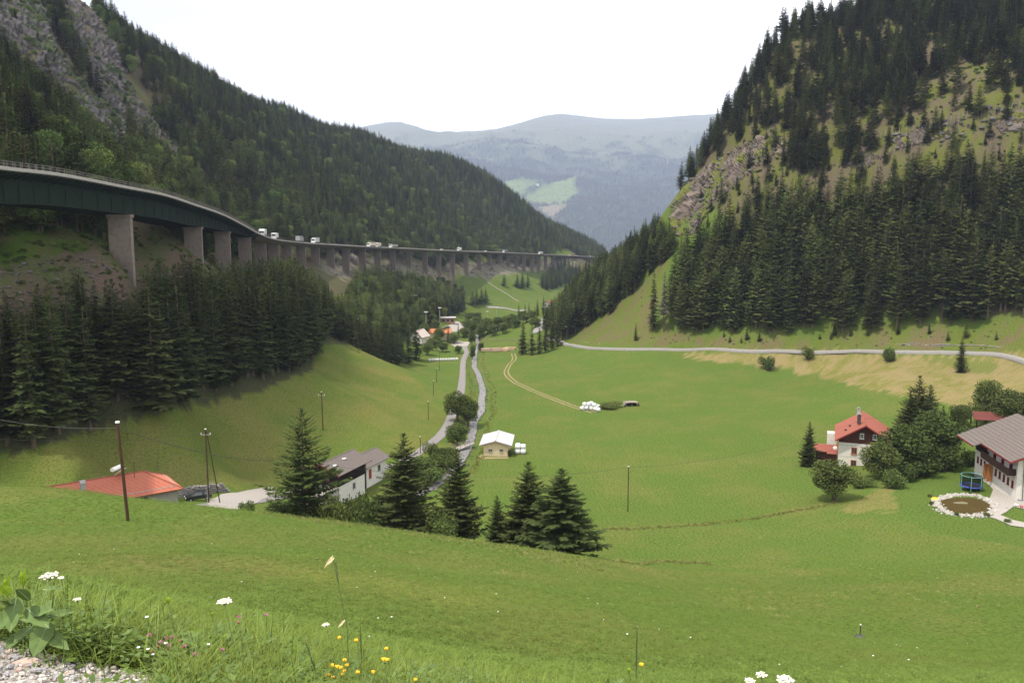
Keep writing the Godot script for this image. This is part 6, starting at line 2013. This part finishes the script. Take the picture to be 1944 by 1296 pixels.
func stem_to(t: Node, foot: Vector3, head: Vector3, rad: float, m: Material, bow := 0.03):
	var mid = (foot + head) / 2 + Vector3(bow, 0, 0.01)
	var st = new_st(); tube(st, [foot - Vector3.UP * 0.03, mid, head], [rad, rad * 0.85, rad * 0.6], 5, false)
	return part("stem", st, m, t)

func flower_at(px: float, py: float, d: float, called: String, label: String, group := "") -> Array:
	var hd = at(px, py, d)
	var ft = gp(hd.x + rng.randf_range(-0.02, 0.05), d - rng.randf_range(-0.04, 0.04))
	var t = thing(called, label, "flower", ft, 0, group)
	return [t, hd - ft]

func build_flowers(r: RandomNumberGenerator):
	var st
	# umbels
	for q in [[93, 1091, 3.9, 0.042, "white umbel flower rising behind the big dock leaves"], [426, 1140, 4.0, 0.036, "tall white umbel flower in the middle of the verge"], [618, 1185, 4.6, 0.022, "small white umbel beside the tall seeding grass"], [146, 1137, 4.2, 0.02, "little half-open white umbel near the dock"], [1424, 1291, 3.25, 0.022, "white umbel at the lower edge of the meadow view"], [1446, 1280, 3.3, 0.024, "white umbel on the taller of two stems over the meadow"], [1491, 1288, 3.3, 0.036, "broad white umbel over the open meadow"], [115, 1096, 4.1, 0.014, "tiny greenish umbel behind the dock"]]:
		var f = flower_at(q[0], q[1], q[2], "umbel_flower", q[4])
		stem_to(f[0], Vector3.ZERO, f[1] - Vector3.UP * q[3] * 0.7, 0.0022, M.stem)
		var ray_st = new_st(); var hs = new_st()
		for k in 24:
			var a = k * 2.4; var rr = q[3] * sqrt((k + 0.5) / 24.0)
			var p: Vector3 = f[1] + Vector3(cos(a) * rr, r.randf_range(-0.003, 0.003) - rr * rr * 3.0, sin(a) * rr)
			tube(ray_st, [f[1] - Vector3.UP * q[3] * 0.7, p], [0.0006], 3, false)
			ball(hs, p, Vector3(0.0058, 0.0035, 0.0058) * clampf(q[3] / 0.03, 0.7, 1.2), 7, 4, 0.4, k)
		part("rays", ray_st, M.stem, f[0]); part("florets", hs, M.petal_cream, f[0])
		st = new_st()
		for k in 4: kite(st, f[1] * (0.25 + 0.15 * k), Vector3(r.randfn(), 0.4, r.randfn()) * 0.03, Vector3.UP, 0.006, Color.WHITE)
		part("leaf", st, M.verge_herb, f[0])
	# clover
	var g = "pink clover heads in the verge"
	for q in [[283, 1206], [305, 1219], [326, 1211], [350, 1227], [321, 1226], [453, 1172], [505, 1168], [369, 1242], [377, 1245], [421, 1234], [313, 1213]]:
		var f = flower_at(q[0], q[1], 3.75 + 0.25 * (q[1] < 1190 as int), "clover", "pink clover head among the verge herbs", g)
		stem_to(f[0], Vector3.ZERO, f[1], 0.0014, M.stem)
		st = new_st()
		for k in 26:
			var v = Vector3(r.randfn(), absf(r.randfn()) * 0.9 + 0.1, r.randfn()).normalized()
			kite(st, f[1] + v * 0.003, v * 0.0105, Vector3(r.randfn(), r.randfn(), r.randfn()), 0.0022, Color.WHITE)
		part("flower_head", st, M.petal_pink, f[0])
		for k in 3:
			st = new_st(); var a = TAU * k / 3
			leaf_shape(st, f[1] * 0.75, Vector3(cos(a), 0.25, sin(a)) * 0.018, Vector3.UP, 0.007, Color.WHITE); part("leaf", st, M.verge_herb, f[0])
	for q in [[299, 1227], [318, 1232], [342, 1216], [345, 1229], [288, 1236], [452, 1181]]:
		var f = flower_at(q[0], q[1], 3.8, "withered_clover", "withered brown clover head in the verge", "withered clover heads")
		stem_to(f[0], Vector3.ZERO, f[1], 0.0014, M.stem)
		st = new_st(); ball(st, f[1], Vector3(0.008, 0.008, 0.008), 8, 5, 0.5, q[0]); part("flower_head", st, M.withered, f[0])
	for q in [[262, 1229], [280, 1232], [314, 1221], [395, 1223], [290, 1242], [278, 1171]]:
		var f = flower_at(q[0], q[1], 3.75, "white_flower", "small white flower low in the verge", "small white verge flowers")
		stem_to(f[0], Vector3.ZERO, f[1], 0.0012, M.stem)
		for k in 5:
			st = new_st(); var a = TAU * k / 5
			kite(st, f[1], Vector3(cos(a), 0.25, sin(a)) * 0.011, Vector3.UP, 0.004, Color.WHITE); part("petal", st, M.petal_white, f[0])
	# yellow trefoil
	for q in [[644, 1210], [676, 1215], [733, 1231], [728, 1251], [735, 1252], [709, 1275], [654, 1253], [630, 1263], [640, 1265], [647, 1267], [653, 1273], [651, 1279], [631, 1286], [679, 1276], [622, 1281], [788, 1290], [1218, 1261], [658, 1262]]:
		var f = flower_at(q[0], q[1], 3.7 if q[1] > 1240 else 4.1, "trefoil", "yellow trefoil blossom above the verge grass", "yellow trefoil blossoms")
		stem_to(f[0], Vector3.ZERO, f[1], 0.0013, M.stem)
		for k in 5:
			st = new_st(); var a = TAU * k / 5 + q[0]
			ball(st, f[1] + Vector3(cos(a) * 0.006, 0.002 * (k % 2), sin(a) * 0.006), Vector3(0.0055, 0.0065, 0.0055), 7, 4, 0.3, k); part("petal", st, M.petal_yellow, f[0])
	# yellow-green buds
	for q in [[318, 1140, 0.016, "pale yellow-green bud standing above the verge"], [402, 1166, 0.011, "small round green bud in the verge"], [1194, 1273, 0.013, "yellow-green bud beside the dark grass spike"]]:
		var f = flower_at(q[0], q[1], 3.9, "budding_plant", q[3])
		stem_to(f[0], Vector3.ZERO, f[1], 0.0018, M.stem)
		for k in 8:
			st = new_st(); var a = TAU * k / 8
			leaf_shape(st, f[1] - Vector3.UP * q[2], Vector3(cos(a) * 0.45, 1.2, sin(a) * 0.45) * q[2] * 1.5, Vector3(cos(a), 0.1, sin(a)), q[2] * 0.4, Color.WHITE, -0.1); part("bract", st, M.lime_leaf, f[0])
	# dock
	var dk = thing("dock_plant", "big-leaved dock with pale upright shoots at the gravel edge", "plant", gp(at(60, 1200, 4.1).x, 4.1))
	var o = dk.position
	for q in [[-1.0, 30, 1135, 18, 1195, 0.046, 0], [0, 92, 1182, 62, 1242, 0.056, 0], [0, 84, 1172, 140, 1153, 0.024, 0], [0, 50, 1155, 92, 1185, 0.040, 0], [0, 80, 1198, 130, 1226, 0.036, 0], [0, 30, 1160, -20, 1195, 0.052, 0], [0, 60, 1165, 100, 1150, 0.034, 0], [0, 20, 1150, -15, 1130, 0.040, 0], [0, 45, 1200, 10, 1228, 0.036, 0], [0, 55, 1140, 30, 1112, 0.026, 0], [0, 80, 1120, 118, 1108, 0.014, 0], [0, 20, 1130, 0, 1105, 0.022, 1], [0, 60, 1190, 25, 1215, 0.030, 0]]:
		var a = at(q[1], q[2], 4.05); var b = at(q[3], q[4], 3.9)
		st = new_st(); leaf_shape(st, a - o, b - a, Vector3(0.1, 0.75, 0.65), q[5], Color.WHITE, 0.08)
		var lf = part("leaf", st, M.lime_leaf if q[6] else M.dock_leaf, dk)
		st = new_st(); tube(st, [a - o + Vector3(0, 0.002, 0), b - o - Vector3.UP * (b - a).length() * 0.07], [0.0025, 0.0008], 4, false); part("rib", st, M.pale_rib, lf)
	for q in [[43, 1112, 43, 1078, 0.014], [8, 1120, 14, 1092, 0.012]]:
		var a = at(q[0], q[1], 4.08); var b = at(q[2], q[3], 4.08)
		stem_to(dk, Vector3(0.0, 0.0, 0), a - o, 0.004, M.stem, 0.02)
		for k in 4:
			st = new_st(); var e = TAU * k / 4 + 0.4
			leaf_shape(st, a - o, (b - a) * (1.0 - 0.12 * k) + Vector3(cos(e), 0, sin(e)) * 0.012, Vector3(cos(e), 0.1, sin(e) + 0.3), q[4], Color.WHITE, -0.05); part("shoot", st, M.lime_leaf, dk)
	# grass stalks
	var t = thing("grass_stalk", "tall seeding grass stalk with drooping straw-coloured awn", "grass stalk", gp(at(663, 1262, 4.1).x, 4.1))
	var hd = at(632, 1062, 4.1) - t.position
	stem_to(t, Vector3.ZERO, hd, 0.0028, M.stem, 0.03)
	for q in [[632, 1054, 615, 1076], [655, 1176, 641, 1190], [634, 1058, 622, 1070]]:
		var a = at(q[0], q[1], 4.1) - t.position; var b = at(q[2], q[3], 4.08) - t.position
		st = new_st(); leaf_shape(st, a, b - a, Vector3(0.2, 0.5, 1), 0.006, Color.WHITE, 0.1); part("awn", st, M.straw, t)
	for k in 7:
		st = new_st(); var u = 0.84 + k * 0.022
		ball(st, hd * u + Vector3(0.012, 0, 0), Vector3(0.004, 0.011, 0.004), 6, 4); part("spikelet", st, M.stem, t)
	for q in [[1210, 1176, 1208, 1275, 3.8, 0.005, "dark narrow grass spike standing over the open meadow"], [684, 1180, 686, 1262, 3.9, 0.004, "short green grass spike beside the tall stalk"], [577, 1210, 622, 1284, 3.6, 0.004, "leaning brown-green stem in front of the trefoil"], [683, 1150, 686, 1260, 3.95, 0.0012, "hair-thin grass stem behind the green spike"], [985, 1170, 1030, 1270, 3.9, 0.001, "wispy bent grass stem over the meadow"]]:
		var a = at(q[0], q[1], q[4]); var b = gp(at(q[2], q[3], q[4]).x, q[4])
		t = thing("grass_spike", q[6], "grass stalk", b)
		var v = a - b
		stem_to(t, Vector3.ZERO, v * 0.6, q[5] * 0.5, M.stem, 0.0)
		st = new_st(); tube(st, [v * 0.45, v * 0.62, v * 0.8, v], [q[5] * 0.5, q[5] * 0.8, q[5] * 0.7, 0.0004], 6); part("spike", st, M.dark_stem, t)
	# arching tuft at the gravel edge
	t = thing("grass_tuft", "arching pale grass tuft growing out of the gravel", "grass tuft", gp(at(165, 1285, 3.3).x, 3.3))
	for k in 20:
		st = new_st(); var a = r.randf() * TAU
		blade(st, Vector3(r.randfn(), 0, r.randfn()) * 0.02, Vector3(cos(a), 0, sin(a)), r.randf_range(0.10, 0.22), 0.0045, r.randf_range(0.5, 1.3), Color(1, 1, 1), 6)
		part("blade", st, M.pale_blade, t)
	# mulberry-grey leafed herb
	for q in [[360, 1195, "grey-leaved herb standing in the verge grass"], [790, 1270, "broad pale leaf rosette at the lower verge"], [1170, 1288, "pale leaf clump under the dark grass spike"]]:
		var p = gp(at(q[0], q[1], 3.8).x, 3.8)
		t = thing("leafy_herb", q[2], "herb", p)
		var v = at(q[0], q[1], 3.8) - p
		stem_to(t, Vector3.ZERO, v, 0.002, M.stem)
		for k in 7:
			st = new_st(); var a = k * 2.4
			leaf_shape(st, v * (0.45 + 0.08 * k), Vector3(cos(a), 0.7, sin(a)) * 0.05, Vector3(0, 1, 0.3), 0.012, Color.WHITE); part("leaf", st, M.dock_leaf, t)

func _ready():
	rng.seed = 20
	var th = deg_to_rad(PITCH)
	fwd = Vector3(0, -sin(th), -cos(th)); upv = Vector3(0, cos(th), -sin(th))
	# ---- camera
	var cam = Camera3D.new(); cam.name = "camera"; add_child(cam)
	cam.fov = rad_to_deg(2.0 * atan(CY / F)); cam.rotation.x = -th; cam.near = 0.05; cam.far = 20000.0; cam.current = true
	# ---- sky, sun, air, exposure
	var env = Environment.new()
	env.background_mode = Environment.BG_SKY
	env.tonemap_mode = Environment.TONE_MAPPER_LINEAR
	env.tonemap_exposure = 1.06
	env.sky = Sky.new(); env.sky.sky_material = cloudy_sky()
	env.background_energy_multiplier = 1.0
	env.sdfgi_enabled = true; env.ssao_enabled = true; env.ssil_enabled = true
	env.fog_enabled = true; env.fog_density = 0.000075; env.fog_light_color = Color(0.80, 0.86, 1.0)
	var we = WorldEnvironment.new(); we.name = "world_environment"; we.environment = env; add_child(we)
	var sun = DirectionalLight3D.new(); sun.name = "sun"; add_child(sun)
	sun.light_energy = 1.6; sun.light_color = Color(1.0, 0.96, 0.88); sun.light_angular_distance = 1.5; sun.shadow_enabled = true
	sun.look_at_from_position(Vector3(-0.36, 0.90, 0.22), Vector3.ZERO)
	# ---- large structure
	for a in [[n_big, 0.012, 3], [n_mid, 0.05, 3], [n_fine, 0.3, 3], [n_rock, 0.06, 5]]:
		a[0].frequency = a[1]; a[0].fractal_octaves = a[2]; a[0].seed = 11
	n_cell.noise_type = FastNoiseLite.TYPE_CELLULAR; n_cell.frequency = 0.16; n_cell.seed = 3; n_cell.fractal_type = FastNoiseLite.FRACTAL_NONE; n_cell.cellular_return_type = FastNoiseLite.RETURN_CELL_VALUE
	n_rock.fractal_type = FastNoiseLite.FRACTAL_RIDGED
	make_materials()
	solve_terrain()
	grid_heights()
	carve_river()
	build_ground()
	build_mountains()
	build_viaduct()
	make_conifers(); make_broadleaf()
	build_setting()
	build_houses()
	build_poles()
	build_traffic()
	build_farm()
	build_single_trees()
	build_forest()
	build_far_forest()
	build_verge()
	build_shade_cloud()

func cloudy_sky() -> PanoramaSkyMaterial:
	var n = FastNoiseLite.new(); n.frequency = 1.3; n.fractal_octaves = 5; n.seed = 4
	var im = Image.create(768, 384, false, Image.FORMAT_RGBF)
	for y in 384:
		var el = PI * (0.5 - (y + 0.5) / 384.0)
		for x in 768:
			var az = TAU * (x + 0.5) / 768.0
			var v = Vector3(cos(el) * cos(az), sin(el) * 2.2, cos(el) * sin(az))
			var k = n.get_noise_3dv(v)
			var f = smoothstep(-0.45, 0.1, k)
			var c = Color(0.95, 0.95, 0.96).lerp(Color(2.1, 2.08, 2.04), f)
			im.set_pixel(x, y, c)
	var m = PanoramaSkyMaterial.new(); m.panorama = ImageTexture.create_from_image(im)
	return m

func make_materials():
	var grain = noise_tex(0.02, 7, 0.35, 1.65, 1024)
	grain.noise.fractal_gain = 0.72
	var gbump = noise_tex(0.09, 4, 0, 1, 512, true, 6.0)
	vmat("ground", 1.0, grain, 11.0, gbump, 0.6); M.ground.metallic_specular = 0.08
	vmat("mountain", 1.0, grain, 900.0)
	var wgrain = noise_tex(0.02, 4, 0.88, 1.08, 256)
	var cgrain = noise_tex(0.012, 5, 0.8, 1.15)
	mat("concrete", lin(0.205, 0.172, 0.15), 0.9, wgrain, 9.0)
	mat("pale_concrete", lin(0.36, 0.335, 0.315), 0.9, cgrain, 4.0)
	mat("green_steel", lin(0.014, 0.024, 0.017), 0.9, wgrain, 8.0)
	for a in [["needles", 0.048, 0.068, 0.023], ["larch_needles", 0.086, 0.120, 0.036], ["leaves", 0.080, 0.114, 0.034]]:
		var m = vmat(a[0], 0.95); m.metallic_specular = 0.12; m.albedo_color = lin(a[1], a[2], a[3])
		m.backlight_enabled = true; m.backlight = lin(a[1] * 0.5, a[2] * 0.5, a[3] * 0.4)
	for i in 5:
		for a in [["spruce_tint", M.needles], ["larch_tint", M.larch_needles], ["leaf_tint", M.leaves]]:
			var m = a[1].duplicate(); var b = 0.72 + 0.15 * i
			var c = a[1].albedo_color.srgb_to_linear()
			m.albedo_color = lin(c.r * b * [1.0, 1.1, 1.02, 1.15, 1.06][i], c.g * b, c.b * b)
			M[a[0] + str(i)] = m
	mat("bark", lin(0.11, 0.085, 0.065), 0.95); mat("larch_bark", lin(0.15, 0.105, 0.08), 0.95)
	mat("rock", Color.WHITE, 0.95, cgrain, 5.0, noise_tex(0.06, 5, 0, 1, 512, true, 10.0), 1.0).vertex_color_use_as_albedo = true
	mat("stone", lin(0.26, 0.245, 0.235), 0.9, cgrain, 0.8).vertex_color_use_as_albedo = true
	mat("mossy_stone", lin(0.16, 0.15, 0.09), 0.9, cgrain, 0.8); mat("pale_stone", lin(0.36, 0.335, 0.31), 0.9, cgrain, 0.8)
	mat("road", lin(0.26, 0.25, 0.245), 0.95, cgrain, 4.0); mat("lane", lin(0.215, 0.20, 0.20), 0.95, cgrain, 4.0)
	mat("paving", lin(0.33, 0.305, 0.285), 0.95, cgrain, 2.0); mat("dirt", lin(0.26, 0.215, 0.12), 0.95, cgrain, 2.0)
	mat("stream", lin(0.20, 0.19, 0.195), 0.35, noise_tex(0.06, 4, 0.55, 1.6), 4.0, noise_tex(0.05, 4, 0, 1, 512, true, 10.0), 1.0)
	mat("pond", lin(0.075, 0.055, 0.02), 0.06, null, 1.0, noise_tex(0.01, 3, 0, 1, 256, true, 1.5), 0.15)
	for a in [["cream", 0.60, 0.50, 0.33], ["white_wall", 0.64, 0.61, 0.575], ["grey_wall", 0.30, 0.28, 0.26], ["rust_plaster", 0.42, 0.25, 0.16], ["white_trim", 0.78, 0.77, 0.76], ["grey_trim", 0.32, 0.31, 0.31],
			["red_trim", 0.20, 0.035, 0.035], ["orange_trim", 0.42, 0.12, 0.05], ["brown_wood", 0.075, 0.032, 0.022], ["dark_wood", 0.040, 0.024, 0.020], ["black_wood", 0.022, 0.016, 0.016], ["orange_wood", 0.40, 0.17, 0.06], ["red_wood", 0.28, 0.06, 0.035], ["grey_wood", 0.26, 0.22, 0.19],
			["red_tile", 0.27, 0.095, 0.072], ["salmon_tile", 0.44, 0.155, 0.105], ["salmon_dark", 0.28, 0.10, 0.07], ["grey_tile", 0.165, 0.142, 0.134], ["maroon_tile", 0.16, 0.055, 0.05], ["orange_tile", 0.48, 0.20, 0.10], ["pale_tile", 0.55, 0.47, 0.43],
			["pole_wood", 0.075, 0.042, 0.030], ["red_pole", 0.14, 0.055, 0.035], ["log_a", 0.42, 0.30, 0.20], ["log_b", 0.30, 0.20, 0.15], ["log_c", 0.50, 0.40, 0.31]]:
		mat(a[0], lin(a[1], a[2], a[3]), 0.85, wgrain, 2.5)
	mat("white_roof", lin(0.47, 0.455, 0.47), 0.45, wgrain, 5.0)
	mat("dark_metal", lin(0.05, 0.04, 0.04), 0.5); mat("wire", lin(0.03, 0.028, 0.027), 0.6); mat("tyre", lin(0.02, 0.02, 0.02), 0.9)
	mat("black_rubber", lin(0.035, 0.035, 0.04), 0.6); mat("teal_metal", lin(0.16, 0.42, 0.42), 0.5); mat("blue_pad", lin(0.03, 0.065, 0.33), 0.6)
	mat("yellow_plastic", lin(0.75, 0.50, 0.02), 0.5); mat("bale_wrap", lin(0.58, 0.59, 0.60), 0.35)
	for a in [["white_paint", 0.80, 0.80, 0.80], ["grey_paint", 0.33, 0.33, 0.34], ["pale_paint", 0.55, 0.57, 0.57], ["cream_paint", 0.68, 0.60, 0.54], ["blue_paint", 0.12, 0.14, 0.30], ["black_paint", 0.012, 0.014, 0.02], ["red_paint", 0.45, 0.02, 0.02]]:
		var m = mat(a[0], lin(a[1], a[2], a[3]), 0.4); m.clearcoat_enabled = true; m.clearcoat = 0.6; m.clearcoat_roughness = 0.1
	mat("window_glass", lin(0.03, 0.035, 0.04), 0.08); M.window_glass.metallic_specular = 0.6
	mat("net", Color(0.02, 0.02, 0.03, 0.6), 0.9); M.net.transparency = BaseMaterial3D.TRANSPARENCY_ALPHA
	for a in [["verge_grass", 0.125, 0.172, 0.036], ["verge_herb", 0.088, 0.132, 0.030], ["meadow_grass", 0.094, 0.138, 0.030], ["dry_grass", 0.22, 0.20, 0.09], ["dock_leaf", 0.115, 0.170, 0.060], ["lime_leaf", 0.30, 0.40, 0.05], ["pale_blade", 0.21, 0.27, 0.11]]:
		var m = vmat(a[0], 0.8); m.metallic_specular = 0.15; m.albedo_color = lin(a[1], a[2], a[3])
		m.backlight_enabled = true; m.backlight = lin(a[1] * 0.6, a[2] * 0.6, a[3] * 0.4)
	for a in [["stem", 0.085, 0.125, 0.04], ["dark_stem", 0.055, 0.075, 0.03], ["straw", 0.55, 0.44, 0.27], ["pale_rib", 0.32, 0.38, 0.22], ["petal_white", 0.80, 0.80, 0.78], ["petal_cream", 0.60, 0.57, 0.48], ["petal_pink", 0.55, 0.18, 0.35], ["petal_yellow", 0.80, 0.45, 0.01], ["withered", 0.22, 0.09, 0.045], ["pink_stone", 0.50, 0.38, 0.33], ["grey_stone", 0.30, 0.29, 0.31]]:
		mat(a[0], lin(a[1], a[2], a[3]), 0.7)
	mat("shade_cloud", lin(0.85, 0.85, 0.85), 1.0)
	mat("bare_twigs", lin(0.13, 0.115, 0.095), 0.9)
	mat("rail", lin(0.11, 0.095, 0.085), 0.6)
	mat("asphalt", lin(0.16, 0.155, 0.15), 0.95, cgrain, 3.0)

func build_shade_cloud():     # an unseen bank added overhead to shade the stand below the viaduct
	var n = FastNoiseLite.new(); n.frequency = 0.9; n.fractal_octaves = 4; n.seed = 6
	for q in [[Vector3(-118, -15, -215), 620.0, Vector3(56, 26, 95), "unseen cloudlike bank added overhead to shade the forest stand below the viaduct"]]:
		var c: Vector3 = q[0] + Vector3(-0.36, 0.90, 0.22) / 0.90 * q[1]
		var st = new_st()
		var V = []
		for i in 17:
			var a = PI * i / 16
			for k in 28:
				var b = TAU * k / 28
				var v = Vector3(sin(a) * cos(b), cos(a), sin(a) * sin(b))
				V.append(v * q[2] * (1.0 + 0.45 * n.get_noise_3dv(v * 2.0)))
		for i in 16:
			for k in 28:
				var k2 = (k + 1) % 28
				quad(st, V[i * 28 + k], V[i * 28 + k2], V[i * 28 + 28 + k2], V[i * 28 + 28 + k])
		var o = put("shade_cloud", smooth_mesh(st, M.shade_cloud)); o.position = c
		tag(o, q[3], "shade_cloud")
